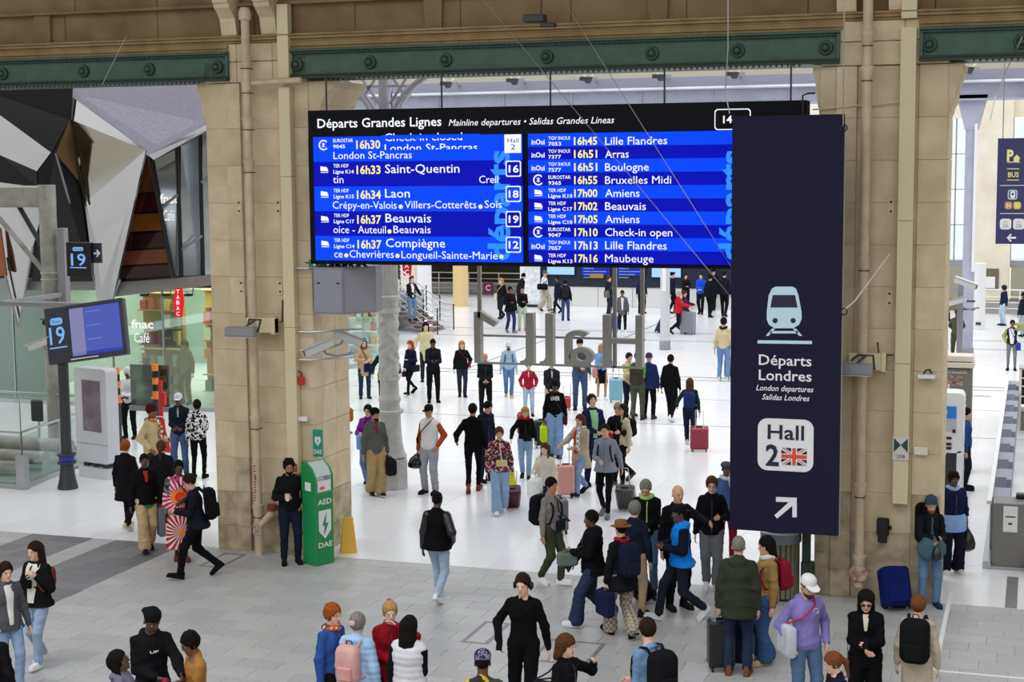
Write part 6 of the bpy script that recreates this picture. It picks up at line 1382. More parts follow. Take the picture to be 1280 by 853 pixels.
    if lk != 'none':
        if lk in ('jeans', 'wide') and isinstance(lc, str):
            r_, g2, b2 = (int(lc[q:q+2], 16) for q in (1, 3, 5)); mg = (r_+g2+b2)/3
            if b2 > r_+25: lc = '#%02x%02x%02x' % tuple(int(v+(mg-v)*.3) for v in (r_, g2, b2))
        GL_ = {'trousers': .020, 'jeans': .017, 'skinny': .008, 'wide': .034, 'shorts': .03, 'skirt': .02, 'sweat': .026, 'longskirt': .02}[lk]
        lo4, hi4 = lo.copy(), hi.copy(); lo4[2] = 0; hi4[2] = 1.10; Fl = Field(lo4, hi4, gs)
        Fl.ell(np.eye(4), (0, 0, .95-drop), (.148+f_, .108+f_, .13), .04, GL_*.6)
        if lk in ('skirt', 'longskirt'):
            kz = .52 if lk == 'skirt' else .2
            Fl.cap((0, 0, .95), (0, 0, kz), .16+f_, .20+f_ if lk == 'skirt' else .17, .04, 0, ((0, 1, 0), .75)); Fl.cut(lambda x, y, z: (kz+0*x)-z)
        else:
            for i in (0, 1):
                Fl.cap(hips[i], knee[i], .083+GL_+f_*.6, .055+GL_, .03)
                if lk == 'shorts': continue
                e_ = {'wide': .055, 'jeans': .022, 'sweat': .02}.get(lk, .014); ak = ank[i]+np.array([0, 0, .015-.0]); Fl.cap(knee[i], ak, .052+GL_, .038+GL_+e_-.014, .02)
            if lk == 'shorts': Fl.cut(lambda x, y, z: .45-z)
        Fl.cut(lambda x, y, z: z-1.03+drop)
        X = Fl.ax[0][:, None, None]; Y = Fl.ax[1][None, :, None]; Z = Fl.ax[2][None, None, :]
        Fl.D = (Fl.D-folds(X, Y, Z*1.3, ph+1, .011)).astype(np.float32)
        # stop the cloth just above the sole
        Fl.cut(lambda x, y, z: .045-z+0*x)
        me = Fl.mesh('trousers'); nm = {'jeans': 'jeans', 'skirt': 'skirt', 'longskirt': 'skirt', 'shorts': 'shorts'}.get(lk, 'trousers'); me.name = nm; me.materials.append(cm(lc)); put(nm, me, root)
    for i, s_ in enumerate((-1, 1)):
        o = put('shoe', shoe_me, root); a = ank[i]
        M = npT(a) @ rot('x', pitchs[i]) @ rot('z', s_*.12) @ npT([0, 0, -.085])
        Mx = Matrix(M.tolist()) @ Matrix.Scale(1.12, 4); o.matrix_local = Mx; mslot(o, cm(shoes[0])); mslot(o, cm(shoes[1]), 1)
    # ---------------- headwear and small worn pieces
    HM = Matrix(HT.tolist())
    def worn(nm, mb, m, sm=True, frame=None):
        o = put(nm, mb.mesh(nm, m, sm), root); o.matrix_local = HM if frame is None else frame; return o
    if cap_:
        ck, cc = cap_[0], cap_[1]
        if ck in ('cap', 'capback'):
            sg = 1 if ck == 'cap' else -1; b_ = MB(); b_.lathe([(.085, .0), (.088, .03), (.082, .065), (.062, .09), (.032, .103), (0, .106)], 16, (0, .008, .155), sy=1.17)
            o = worn('cap', b_, cm(cc)); b2 = MB(); b2.prism([(x, sg*y, .158+z) for x, y, z in ((-.075, -.06, 0), (-.07, -.14, -.008), (-.03, -.18, -.014), (.03, -.18, -.014), (.07, -.14, -.008), (.075, -.06, 0))], (0, 0, .007)); o2 = worn('cap_brim', b2, cm(cap_[2] if len(cap_) > 2 else cc), False); o2.parent = o; o2.matrix_local = Matrix.Identity(4)
        elif ck == 'beanie': b_ = MB(); b_.lathe([(.09, 0), (.099, .01), (.099, .04), (.093, .045), (.092, .08), (.07, .12), (.04, .14), (0, .145)], 18, (0, .014, .135), sy=1.15); worn('beanie', b_, cm(cc))
        elif ck == 'flatcap': b_ = MB(); b_.lathe([(.09, 0), (.105, .02), (.105, .04), (.08, .07), (.04, .08), (0, .082)], 16, (0, .0, .165), sy=1.25); worn('flat_cap', b_, cm(cc))
        elif ck == 'wrap': b_ = MB(); b_.lathe([(.088, 0), (.102, .02), (.108, .06), (.1, .1), (.07, .135), (0, .15)], 18, (0, .03, .13), sy=1.2); worn('head_wrap', b_, cm(cc))
        elif ck == 'hood':
            b_ = MB(); n_p = [(.085, -.06), (.105, 0), (.11, .06), (.1, .11), (.07, .15), (.03, .165), (0, .167)]; b_.lathe(n_p, 18, (0, .025, .11), sy=1.1); worn('hood', b_, cm(cc))
        elif ck == 'hat': b_ = MB(); b_.lathe([(.15, 0), (.155, .005), (.095, .01), (.09, .06), (.08, .09), (.04, .1), (0, .1)], 18, (0, .01, .17), sy=1.1); worn('brown_hat', b_, cm(cc))
        elif ck == 'peaked': b_ = MB(); b_.lathe([(.09, 0), (.09, .03), (.115, .05), (.115, .065), (.06, .085), (0, .088)], 16, (0, .005, .16), sy=1.12); worn('police_cap', b_, cm(cc))
    for e in extras:
        if e == 'glasses': o = put('glasses', glass_me, root); o.matrix_local = HM @ Matrix.Translation((0, 0, .118))
        elif e == 'sunglasses': o = put('sunglasses', sunglass_me, root); o.matrix_local = HM @ Matrix.Translation((0, 0, .118))
        elif e == 'headphones':
            b_ = MB(); b_.tube([(.098*math.cos(t), .012, .12+.146*math.sin(t)) for t in np.linspace(0, math.pi, 12)], .009, 6)
            for s_ in (-1, 1): b_.box(s_*.08, s_*.115, -.025, .05, .07, .155, .012)
            worn('headphones', b_, M_black)
        elif e == 'beard':
            Fb = Field(hp((0, 0, .05))-.14, hp((0, 0, .05))+.14, .01 if near else .02); Fb.ell(HT, (0, -.028, .05), (.060, .064, .058), .01); Fb.ell(HT, (0, -.07, .018), (.030, .030, .034), .015); Hi = np.linalg.inv(HT)
            Fb.cut(lambda x, y, z: (Hi[2, 0]*x+Hi[2, 1]*y+Hi[2, 2]*z+Hi[2, 3])-.056); me = Fb.mesh('beard'); me.materials.append(hm); put('beard', me, root)
        elif isinstance(e, tuple) and e[0] == 'scarf':
            b_ = MB(); P_ = [tp((.085*math.cos(t), .01+.09*math.sin(t), 1.475-drop+.015*math.cos(2*t))) for t in np.linspace(0, 6.28, 13)[:-1]]; b_.tube(P_, .035, 8, closed=True); L_ = e[2] if len(e) > 2 else 0
            if L_: b_.tube([tp((.05, -.10, 1.46-drop)), tp((.07, -.17, 1.3-drop)), tp((.08, -.18, 1.46-drop-L_))], [.035, .04, .045], 8)
            b_.build('scarf', cm(e[1]), root, True)
        elif isinstance(e, tuple) and e[0] == 'stripe':    # coloured panel or zip line down the front
            b_ = MB(); b_.tube([(e[2]+tp((0, 0, z))[0], front_y(Fg, e[2]+tp((0, 0, z))[0], z)-.004, z) for z in np.linspace(1.42-drop, max(.9, hem+.03), 8)], e[3] if len(e) > 3 else .008, 5); b_.build('zip', cm(e[1]), root)
        elif isinstance(e, tuple) and e[0] == 'sleeves':
            Fs = Field(lo, hi, gs); gq = (g_ if sleeve else .012)+.006
            for i in (0, 1): Fs.cap(sh[i]+(elb[i]-sh[i])*(.05 if sleeve else .12), elb[i], .049+gq*.85+f_*.4, .045+gq*.85, .02); Fs.cap(elb[i], elb[i]+(hands[i]-elb[i])*.985, .045+gq*.85, .034+gq*.55, .02)
            me = Fs.mesh('sleeves'); me.materials.append(cm(e[1])); put('sleeves', me, root)
        elif isinstance(e, tuple) and e[0] == 'logo':
            M = Matrix.Translation((-e[3]/2, front_y(Fg, 0, e[2]-drop)-.012, e[2]-drop)) @ Matrix.Rotation(math.radians(90), 4, 'X'); o = text(e[1], M_white, root, Matrix.Identity(4), width=e[3], cap=e[4], bold=.03); o.matrix_local = M
        elif isinstance(e, tuple) and e[0] == 'emblem':
            b_ = MB(); c0_ = np.array([e[1], front_y(Fg, e[1], 1.34-drop)-.004, 1.34-drop]); b_.tube([c0_+np.array([.03*math.cos(t), -.004, .03*math.sin(t)]) for t in np.linspace(0, 6.28, 13)[:-1]], .004, 4, closed=True); b_.build('chest_emblem', M_white, root)
        elif e == 'clip': worn('hair_clip', MB().box(-.04, .04, .135, .16, .12, .18, .012), mat('clip_pink', '#d9aeb0', .4))
        elif e == 'redbow': worn('hair_bow', MB().box(-.03, .03, .04, .09, .235, .265, .012), mat('bow_red', '#8f1d2c', .5))
    info = dict(root=root, T=T, H=HT, sh=sh, elb=elb, hands=hands, k=k, drop=drop, g=g_, f=f_, rz=rz, P=P, knee=knee, dist=dist)
    PEOPLE.append(info); return info
def wpt(pi, p):   # body point -> world
    return pi['root_m'] @ Vector(p) if 'root_m' in pi else (Matrix.Translation(pi['P']) @ Matrix.Rotation(pi['rz'], 4, 'Z') @ Matrix.Scale(pi['k'], 4)) @ Vector(p)
def frame(pi): return Matrix.Translation(pi['P']) @ Matrix.Rotation(pi['rz'], 4, 'Z') @ Matrix.Scale(pi['k'], 4)
def backpack(pi, label, col, h=.46, w_=.30, d=.16, z=1.22, pocket=None, col2=None, one=None):
    """worn on the back; separate thing"""
    T = Matrix(pi['T'].tolist()); y0 = .118+pi['f']+pi['g']; F = frame(pi) @ T
    root = thing('backpack', label, 'backpack'); root.matrix_world = F @ Matrix.Translation((0, y0+.005, z-h/2-pi['drop']))
    m = cm(col); m2 = cm(col2 or col)
    P = rrect(-w_/2, w_/2, 0, h, min(w_, h)*.3, 5); cx, cz = 0, h/2; b = MB()
    rings = [(0, .86), (.02, .98), (d*.55, 1.0), (d*.85, .9), (d, .7)]
    vs = [(cx+(x-cx)*s_, y, cz+(z_-cz)*s_) for y, s_ in rings for x, z_ in P]; n = len(P); fs = [(i*n+k_, i*n+(k_+1) % n, (i+1)*n+(k_+1) % n, (i+1)*n+k_) for i in range(len(rings)-1) for k_ in range(n)]+[tuple(range(n))[::-1], tuple((len(rings)-1)*n+k_ for k_ in range(n))]
    b.add(vs, fs); b.build('bag_body', m, root, True)
    MB().box(-w_*.33, w_*.33, d*.8, d+.035, h*.1, h*.48, .02).build('front_pocket', m2, root)
    MB().tube([(-.04, .02, h-.01), (-.03, .03, h+.04), (.03, .03, h+.04), (.04, .02, h-.01)], .008, 5).build('grab_handle', M_black, root)
    for s_ in (-1, 1):
        if one and s_ != one: continue
        g0 = y0
        pts = [(s_*.09, -.0, h*.9), (s_*.10, -.05, h*.9+.06), (s_*.105, -.13-pi['f']*.5, h*.9+.05), (s_*.115, -g0*1.9-.008, h*.72), (s_*.125, -g0*1.9-.012, h*.45), (s_*.15, -g0*1.6, h*.15), (s_*.155, -.06, .06), (s_*.10, .01, .05)]
        o = MB().tube(pts, .016, 6).build('strap', m2, root, True)
    return root
def crossbag(pi, label, col, side_=1, z=.98, size=(.22, .09, .16), strap=True, strapc=None, y=-.02, name='shoulder_bag', x=None, rnd=.35):
    T = Matrix(pi['T'].tolist()); F = frame(pi) @ T; xx = x if x is not None else side_*(.2+pi['f']+pi['g']); root = thing(name, label, 'bag'); root.matrix_world = F @ Matrix.Translation((xx, y, z-size[2]-pi['drop']))
    w_, d, h = size; b = MB()
    P = rrect(-d/2, d/2, 0, h, min(d, h)*rnd, 5); vs = [(sx*w_/2*q, x_*q2, h/2+(z_-h/2)*q2) for sx, q, q2 in ((-1, 1, .75 if rnd < .45 else .4), (-1, .9 if rnd < .45 else .6, 1), (1, .9 if rnd < .45 else .6, 1), (1, 1, .75 if rnd < .45 else .4)) for x_, z_ in P]; n = len(P)
    vs = [(v[1], v[0], v[2]) for v in vs] if abs(xx) > .15 else vs
    fs = [(i*n+k_, i*n+(k_+1) % n, (i+1)*n+(k_+1) % n, (i+1)*n+k_) for i in range(3) for k_ in range(n)]+[tuple(range(n))[::-1], tuple(3*n+k_ for k_ in range(n))]
    b.add(vs, fs); b.build('bag_body', cm(col), root, True)
    if strap:
        gg = pi['g']+pi['f']; zt = 1.47-(z-size[2]); s_ = -side_; ft = -.125-gg; bk_ = .125+gg
        pts = [(0, y+.0, h), (-xx*.55, ft-y-.01, h+(zt-h)*.35), (s_*.06-xx, ft*.85-y, zt-.06), (s_*.09-xx, -y, zt+.02), (s_*.05-xx, bk_-y, zt-.12), (-xx*.5, bk_-y, h+(zt-h)*.3), (0, y+.02, h)]
        MB().tube(pts, .010, 5).build('strap', cm(strapc or col), root, True)
    return root
def at_hand(pi, i, off=(0, 0, 0)):
    h = pi['hands'][i]; e = pi['elb'][i]; f = (h-e)/np.linalg.norm(h-e); p = h+f*.08; return frame(pi) @ Vector((p[0]+off[0], p[1]+off[1], p[2]+off[2]))
def handbag(pi, i, label, col, size=(.30, .14, .24), drop=.12, kind='bag', name='handbag'):
    p = at_hand(pi, i); root = thing(name, label, 'bag', (0, 0, 0), pi['rz']+math.radians(90)); w_, d, h = size; root.location = (p.x, p.y, p.z-drop-h)
    if kind == 'plastic':
        b = MB(); n = 14; prof = [(0, 0), (.55, .01), (.95, .12), (1.0, .35), (.8, .65), (.35, .9), (.12, 1.0)]
        vs = []
        for r, z_ in prof:
            for k_ in range(n): a = 2*math.pi*k_/n; rr = r*(1+.1*math.sin(a*3+z_*5)); vs.append((rr*math.cos(a)*w_/2, rr*math.sin(a)*d/2, z_*(h+drop)))
        fs = [(a*n+k_, a*n+(k_+1) % n, (a+1)*n+(k_+1) % n, (a+1)*n+k_) for a in range(6) for k_ in range(n)]+[tuple(6*n+k_ for k_ in range(n))]
        b.add(vs, fs); b.build('bag_body', mat('plastic_'+col[1:], col, .25), root, True)
        MB().tube([(-.02, 0, h+drop-.02), (0, 0, h+drop+.03), (.02, 0, h+drop-.02)], .01, 5).build('knot', mat('plastic_'+col[1:], col), root)
    else:
        MB().box(-w_/2, w_/2, -d/2, d/2, 0, h, min(w_, d, h)*.22).build('bag_body', cm(col), root)
        for s_ in (-1, 1): MB().tube([(-w_*.3, s_*d*.3, h-.01), (-w_*.15, s_*d*.1, h+drop*.9), (w_*.15, s_*d*.1, h+drop*.9), (w_*.3, s_*d*.3, h-.01)], .008, 5).build('handle', cm(col), root)
    return root
def phone(pi, i, label, col='#101014'):
    p = at_hand(pi, i, (0, -.02, .03)); root = thing('phone', label, 'phone', p, pi['rz']); o = MB().box(-.037, .037, -.006, .006, -.075, .075, .004).build('case', cm(col), root); o.rotation_euler = (-.9, 0, 0)
    o = MB().box(-.033, .033, .0065, .008, -.07, .07).build('screen', mat('phone_screen', '#3c4656', .1), root); o.rotation_euler = (-.9, 0, 0); return root
def cup(pi, i, label):
    p = at_hand(pi, i, (0, -.02, .0)); root = thing('paper_cup', label, 'cup', p-Vector((0, 0, .05))); MB().lathe([(.03, 0), (.042, .11), (.038, .11), (.03, .02)], 12).build('cup_body', cm('#e9dfcf'), root, True); MB().lathe([(.043, .105), (.043, .115), (.0, .118)], 12).build('lid', cm('#cdbb9a'), root, True); return root
def suitcase(label, px, col, h=.56, w_=.38, d=.24, yaw=0, tilt=0, handle=.45, pull=None, hcol=None, soft=False, name='suitcase', ribs=True):
    """pixel of the bottom centre; yaw in degrees like face; tilt leans the top towards its puller"""
    g = G(*px) if not isinstance(px, Vector) else px; g.z = 0; c = Vector((g.x, g.y, 0)).normalized(); rt = Vector((c.y, -c.x, 0)); A = math.radians(yaw); dd = -c*math.cos(A)+rt*math.sin(A); rz = math.atan2(dd.x, -dd.y)
    root = thing(name, label, 'suitcase'); root.matrix_world = Matrix.Translation((g.x, g.y, .0)) @ Matrix.Rotation(rz, 4, 'Z') @ Matrix.Rotation(math.radians(tilt), 4, 'X')
    m = cm(col, .35) if soft else mat('shell_'+col[1:], col, .3); z0 = .06
    MB().box(-w_/2, w_/2, -d/2, d/2, z0, z0+h, .035).build('shell', m, root)
    if ribs and not soft:
        for i in range(6): x = -w_*.36+w_*.72*i/5; MB().box(x-.008, x+.008, -d/2-.006, -d/2, z0+.05, z0+h-.05).build('rib', m, root)
    if soft: MB().box(-w_*.4, w_*.4, -d/2-.03, -d/2, z0+.05, z0+h*.55, .012).build('front_pocket', m, root)
    MB().box(-.07, .07, -.02, .02, z0+h, z0+h+.025, .008).build('top_handle', M_black, root)
    MB().box(-w_/2+.01, w_/2-.01, -.006, .006, z0-.001, z0+h+.002).build('seam', M_greyd, root)
    for sx in (-1, 1):
        for sy in (-1, 1): MB().tube([(sx*(w_/2-.05)-.014, sy*(d/2-.04), .032), (sx*(w_/2-.05)+.014, sy*(d/2-.04), .032)], .03, 10).build('wheel', M_black, root)
    if handle:
        b = MB(); hh = z0+h; b.tube([(-.09, d/2-.03, hh-.02), (-.09, d/2-.03, hh+handle), (.09, d/2-.03, hh+handle), (.09, d/2-.03, hh-.02)], .008, 6); b.build('telescopic_handle', cm(hcol) if hcol else M_steel, root)
    return root
def pulled(pi, i, label, col, **kw):
    """suitcase pulled behind the hand: tilted so its handle reaches the hand"""
    p = at_hand(pi, i); f = Matrix.Rotation(pi['rz'], 3, 'Z') @ Vector((0, 1, 0)); h = kw.get('h', .56); hl = kw.get('handle', .45); L = .06+h+hl; tz = min(p.z, L*.98); ang = math.acos(tz/L)
    base = Vector((p.x, p.y, 0))+f*(math.sin(ang)*L); c = Vector((base.x, base.y, 0)).normalized()
    o = suitcase(label, base, col, **kw); o.matrix_world = Matrix.Translation((base.x, base.y, .0)) @ Matrix.Rotation(pi['rz'], 4, 'Z') @ Matrix.Rotation(ang, 4, 'X'); return o
# ================================================================ the crowd
BK, NV, DG, GY, CR, BG = '#17171b', '#1d2338', '#2d2e33', '#7f838a', '#d8cbb2', '#b59a72'
floral_bw = pattern('floral_black_white', ['#16161a', '#e8e6e4', '#16161a'], 13, 'noise'); floral_mc = pattern('floral_multicolour', ['#2a2030', '#8d2f3c', '#c9a9a0', '#3b3a55', '#6d2733'], 30, 'voronoi')
camo = pattern('camouflage', ['#4c4a33', '#2c3025', '#6a6a4a'], 9, 'noise'); camog = pattern('camouflage_grey', ['#4a5047', '#6d7369', '#33382f'], 9, 'noise'); plaid = pattern('plaid_beige', ['#b3a898', '#7d7468'], 22, 'checker')
def sunburst():
    m = bpy.data.materials.new('sunburst_print'); m.use_nodes = True; nt = m.node_tree; L_ = nt.links.new; N_ = nt.nodes.new; b = nt.nodes['Principled BSDF']; b.inputs['Roughness'].default_value = .85
    tc = N_('ShaderNodeTexCoord'); sp = N_('ShaderNodeSeparateXYZ'); L_(tc.outputs['Object'], sp.inputs[0])
    def M_(op, a, b_=None):
        n = N_('ShaderNodeMath'); n.operation = op
        for i, v in enumerate((a, b_)):
            if v is None: continue
            if isinstance(v, (int, float)): n.inputs[i].default_value = v
            else: L_(v, n.inputs[i])
        return n.outputs[0]
    def burst(z0): 
        dz = M_('SUBTRACT', sp.outputs[2], z0); ang = M_('ARCTAN2', dz, sp.outputs[0]); r = M_('SQRT', M_('ADD', M_('MULTIPLY', dz, dz), M_('MULTIPLY', sp.outputs[0], sp.outputs[0]))); return M_('SINE', M_('MULTIPLY', ang, 22)), r
    s1, r1 = burst(1.12); s2, r2 = burst(.52); up = M_('GREATER_THAN', sp.outputs[2], .82)
    def mix(f, a, b_):
        n = N_('ShaderNodeMix'); n.data_type = 'RGBA'; L_(f, n.inputs[0])
        for i, v in ((6, a), (7, b_)):
            if isinstance(v, str): n.inputs[i].default_value = lin(v)
            else: L_(v, n.inputs[i])
        return n.outputs[2]
    u1 = mix(M_('GREATER_THAN', s1, .35), '#c42a5c', '#e9d3cf'); u1 = mix(M_('LESS_THAN', r1, .15), u1, '#f0832a'); u1 = mix(M_('LESS_THAN', r1, .09), u1, '#d92a22')
    u2 = mix(M_('GREATER_THAN', s2, .3), '#a81d3e', '#ead9d0'); u2 = mix(M_('LESS_THAN', r2, .06), u2, '#e88a2f'); L_(mix(up, u2, u1), b.inputs['Base Color']); return m
boubou = sunburst(); capprint = pattern('cap_print', ['#1f1b3a', '#8e88a8', '#1f1b3a'], 30, 'noise'); shirtprint = pattern('shirt_print', ['#3d4636', '#d0b02c', '#2d352b'], 6, 'noise'); scarfp = pattern('scarf_print', ['#e8e2d8', '#c86a35', '#4a4440'], 16, 'noise'); stripev = pattern('stripe_shirt', ['#e8e8ea', '#8b95a8'], 18, 'checker')
Pn = person
# ---- nearest rows, left
Pn('woman in a charcoal grey jacket and light jeans at the frame edge', None, (6, 702), 20, 1.66, 'p', 'pony', 'dk', ('blazer', '#55565a'), '#e9e6e2', ('jeans', '#7fa5d2'), ('#eeeeee', '#eeeeee'), ('pocket', 'loose'), .5)
a = Pn('woman with wavy dark hair in a black bomber jacket, white top and pale jeans', (51, 832), (50, 677), -38, None, 'p', 'wavy', 'dk', ('jacket', BK), ('#e9e5dc', .085), ('jeans', '#93b6e2'), ('#f2f2f0', '#f2f2f0'), ('loose', 'strap'), .45, 1, turn=-.2)
backpack(a, 'small brown leather backpack worn over one shoulder by the woman in pale jeans', '#7a3f2a', .32, .26, .13, 1.2, one=1); crossbag(a, 'tiny black camera pouch hanging on the front of the woman in pale jeans', '#15151a', 0, 1.26, (.12, .06, .12), x=-.02, y=-.19)
Pn('person in black only just inside the lowest corner of the frame', None, (-14, 770), 150, 1.72, 'm', 'short', 'bk', ('jacket', BK), None, ('trousers', BK))
a = Pn('tall man in a black hooded sweatshirt with a backwards black cap', None, (187, 757), 12, 1.86, 'd', 'buzz', 'bk', ('hoodie', BK), None, ('trousers', DG), arms=('belly', 'reach'), nod=.45, turn=.15, cap_=('capback', '#17171a'), extras=(('logo', 'UP', 1.29, .09, .026),))
handbag(a, 0, 'black leather pouch held by the man in the backwards black cap', '#1b1b1d', (.26, .1, .16), .0, name='pouch')
Pn('young woman with black braids in a mauve top looking up', None, (152, 812), 78, 1.60, 'd', 'braids', 'bk', ('hoodie', '#77728a'), None, ('trousers', DG), nod=-.35, arms=('belly', 'down'), extras=('glasses',))
a = Pn('woman with short black curls in an ochre sleeveless top looking down', None, (243, 789), -72, 1.66, 'b', 'curly', 'bk', ('tee', '#a9793f'), None, ('trousers', '#3a3a40'), nod=.35, arms=('phone', 'front'), extras=('glasses',))
phone(a, 0, 'phone in the hand of the woman in an ochre sleeveless top', '#b3202a')
a = Pn('bearded man in a black jacket holding a cup against the pier', (364, 704), (366, 574), 8, None, 'm', 'curly', 'bk', ('hoodie', '#17181c'), None, ('trousers', '#1c2335'), ('#191a20', '#191a20'), ('cup', 'hip'), extras=('glasses', 'beard'), fat=.012)
cup(a, 0, 'small paper cup held by the bearded man at the pier')
a = Pn('man in a dark suit striding with a black backpack', (248, 722), (243, 589), -88, None, 'l', 'short', 'dk', ('jacket', '#191c26'), None, ('trousers', '#121216'), ('#15151a', '#15151a'), ('phone', 'phone'), .95, 1, nod=.25, lean=.08, extras=('glasses',))
backpack(a, 'large black backpack of the striding man in a dark suit', '#131318', .52, .34, .2, 1.22)
a = Pn('woman in a long red sunburst print dress and grey camouflage jacket', (227, 700), (220, 575), 6, None, 'd', 'short', 'bk', ('dress', boubou), None, ('none', None), ('#6b3a2a', '#6b3a2a'), ('down', 'belly'), .2, 1, fat=.025, extras=('glasses', ('sleeves', camog)))
crossbag(a, 'black crossbody bag of the woman in the sunburst dress', '#141418', 1, 1.05, (.2, .1, .2))
a = Pn('man in a black fleece with red collar, green hem and cream trousers', (184, 689), (172, 566), 12, None, 'd', 'buzz', 'bk', ('jacket', '#121216'), ('#b5352f', .035), ('wide', '#cbb18a'), ('#1b1f38', '#1b1f38'), ('loose', 'down'), .5, -1)
gh = MB(); gh.lathe([(.19, .80), (.2, .81), (.195, .88), (.18, .9)], 20, sy=.78); gh.build('green_hem', cm('#1f8a55'), a['root'], True)
handbag(a, 1, 'folded grey coat carried by the man in cream trousers', '#7c8290', (.2, .12, .5), .02, name='folded_coat')
Pn('auburn-haired woman in a long black coat seen from behind', (160, 663), (158, 550), 150, None, 'p', 'crop', 'rd', ('coat', BK), None, ('trousers', BK), ('#c9b79a', '#e0d8c8'), ('loose', 'down'), .5, 1)
a = Pn('woman with a long brown ponytail in a dark padded coat seen from behind', (205, 664), (197, 551), 168, None, 'l', 'pony', 'br', ('puffer', '#1a1a1f'), None, ('trousers', BK), ('#eeeeee', '#eeeeee'), ('down', 'down'), .3)
handbag(a, 1, 'dark shopping bag of the woman with a long brown ponytail', '#33363c', (.28, .14, .3), .1)
Pn('person in a tan coat and dark red beanie with a printed scarf', (192, 622), (187, 506), 62, None, 'b', 'short', 'bk', ('coat', '#c9b58c'), None, ('trousers', DG), arms=('pocket', 'front'), cap_=('beanie', '#4a1822'), extras=(('scarf', scarfp, .35),))
Pn('man in a white cap and navy jacket with hands joined beside the red stand', (226, 596), (228, 492), -8, None, 'd', 'buzz', 'bk', ('jacket', '#1f2230'), ('#a9b8c4', .02), ('jeans', '#3f6397'), arms=('belly', 'belly'), cap_=('cap', '#e4ebf2'))
Pn('woman with black hair in a black and white floral jacket', (249, 598), (246, 500), 165, None, 'b', 'bun', 'bk', ('jacket', floral_bw), None, ('skinny', '#0f0f12'), ('#0f0f12', '#0f0f12'), ('front', 'down'), fat=.012)
Pn('person in a white hooded jacket behind the smoked panel', (163, 548), (165, 460), -20, None, 'd', 'none', 'bk', ('hoodie', '#e4e6ea'), None, ('trousers', BK), arms=('belly', 'belly'), cap_=('hood', '#e4e6ea'))
Pn('solid figure in a dark green coat placed as a reflection in the cafe glass', (213, 497), (211, 413), 170, None, 'l', 'short', 'bk', ('coat', '#3a4035'), None, ('trousers', BK), arms=('down', 'front'))  # solid figure takes the place of a person reflected in the glass
Pn('figure in a golden jacket deep behind the shop glass beside the pier', (233, 505), (235, 425), -30, None, 'l', 'long', 'bl', ('jacket', '#b79a4e'), None, ('trousers', '#8d7a4c'))
# ---- left centre of the hall
a = Pn('man in a black coat walking out from behind the left pier', (424, 543), (417, 458), 60, None, 'l', 'short', 'bk', ('coat', '#141519'), None, ('trousers', '#23252e'), ('#8b5a35', '#8b5a35'), ('down', 'down'), .7, -1, lower=.8)
handbag(a, 1, 'round tan leather bag swinging beside the man in a black coat', '#a3562c', (.42, .2, .34), .12)
a = Pn('woman in a beige trench coat with a navy bag and scarf', (456, 498), (452, 423), 8, None, 'p', 'wavy', 'br', ('coat', '#c7ac86'), None, ('jeans', '#26365e'), ('#3a2b25', '#3a2b25'), ('cup', 'front'), extras=('glasses', ('scarf', '#6d6058')), lower=.66)
crossbag(a, 'navy shoulder bag on the woman in a beige trench coat', '#1c2450', 1, 1.02, (.3, .12, .24), y=-.14, x=.12)
Pn('man in a dark coat half hidden behind the ornate column', (483, 516), (482, 428), 5, None, 'l', 'short', 'dk', ('coat', '#1d2230'), None, ('trousers', '#23242c'), lower=.75, arms=('side', 'side'))
a = Pn('red-haired woman in navy striding with a black handbag', (514, 493), (514, 425), -40, None, 'p', 'wavy', 'rd', ('blazer', '#1a2036'), None, ('skinny', '#101014'), ('#17171b', '#17171b'), ('down', 'cup'), .8, 1)
crossbag(a, 'black handbag of the red-haired woman in navy', '#1d1f2c', 1, .98, (.3, .12, .22)); handbag(a, 0, 'small purple bag in the hand of the red-haired woman in navy', '#4a2348', (.16, .08, .16), .04)
a = Pn('man all in black reading a phone between two women', (542, 503), (541, 423), 4, None, 'd', 'buzz', 'bk', ('jacket', '#1b1d26'), ('#3d1c22', .035), ('trousers', '#131318'), ('#17171b', '#17171b'), ('phone', 'phone'), nod=.4)
phone(a, 0, 'phone of the man all in black between two women')
Pn('woman with long black hair in a cream coat behind the man in black', (533, 477), (532, 403), 5, None, 'p', 'long', 'bk', ('coat', '#d9cfa4'), None, ('trousers', '#2a2a30'), arms=('side', 'down'))
a = Pn('blonde woman in a black jacket with a small red bag', (578, 496), (577, 426), 4, None, 'p', 'bob', 'bl', ('jacket', '#17181c'), None, ('jeans', '#26314f'), ('#17171b', '#17171b'), ('down', 'pocket'), .25)
crossbag(a, 'small dark red bag of the blonde woman', '#7a1f33', 1, 1.1, (.16, .08, .2))
sp = G(515, 404); a = Pn('woman in a black jacket and blue jeans coming down the staircase', (515, 404), (513, 350), 25, 1.66, 'p', 'pony', 'br', ('jacket', '#1c1c20'), ('#e8e8e8', .06), ('jeans', '#5b82ba'), arms=('belly', 'side')); a['root'].location = G(515, 401, .85)
a = Pn('bald man in a black leather jacket below the metal numeral', (607, 520), (608, 441), 3, None, 'm', 'bald', 'bk', ('jacket', '#18191d'), None, ('trousers', '#15161a'), arms=('clasp', 'clasp'), nod=.3, extras=('beard',))
a = Pn('bearded man in a light blue hooded top with a white cap', (636, 497), (635, 427), 6, None, 'm', 'short', 'bk', ('hoodie', '#9fc0dc'), None, ('jeans', '#4a7cc0'), ('#c9a53a', '#ffffff'), ('down', 'down'), .35, cap_=('cap', '#dfe3e8'), extras=('beard',))
backpack(a, 'navy backpack on the man in a light blue hooded top', '#1f2b48', .42, .28, .14)
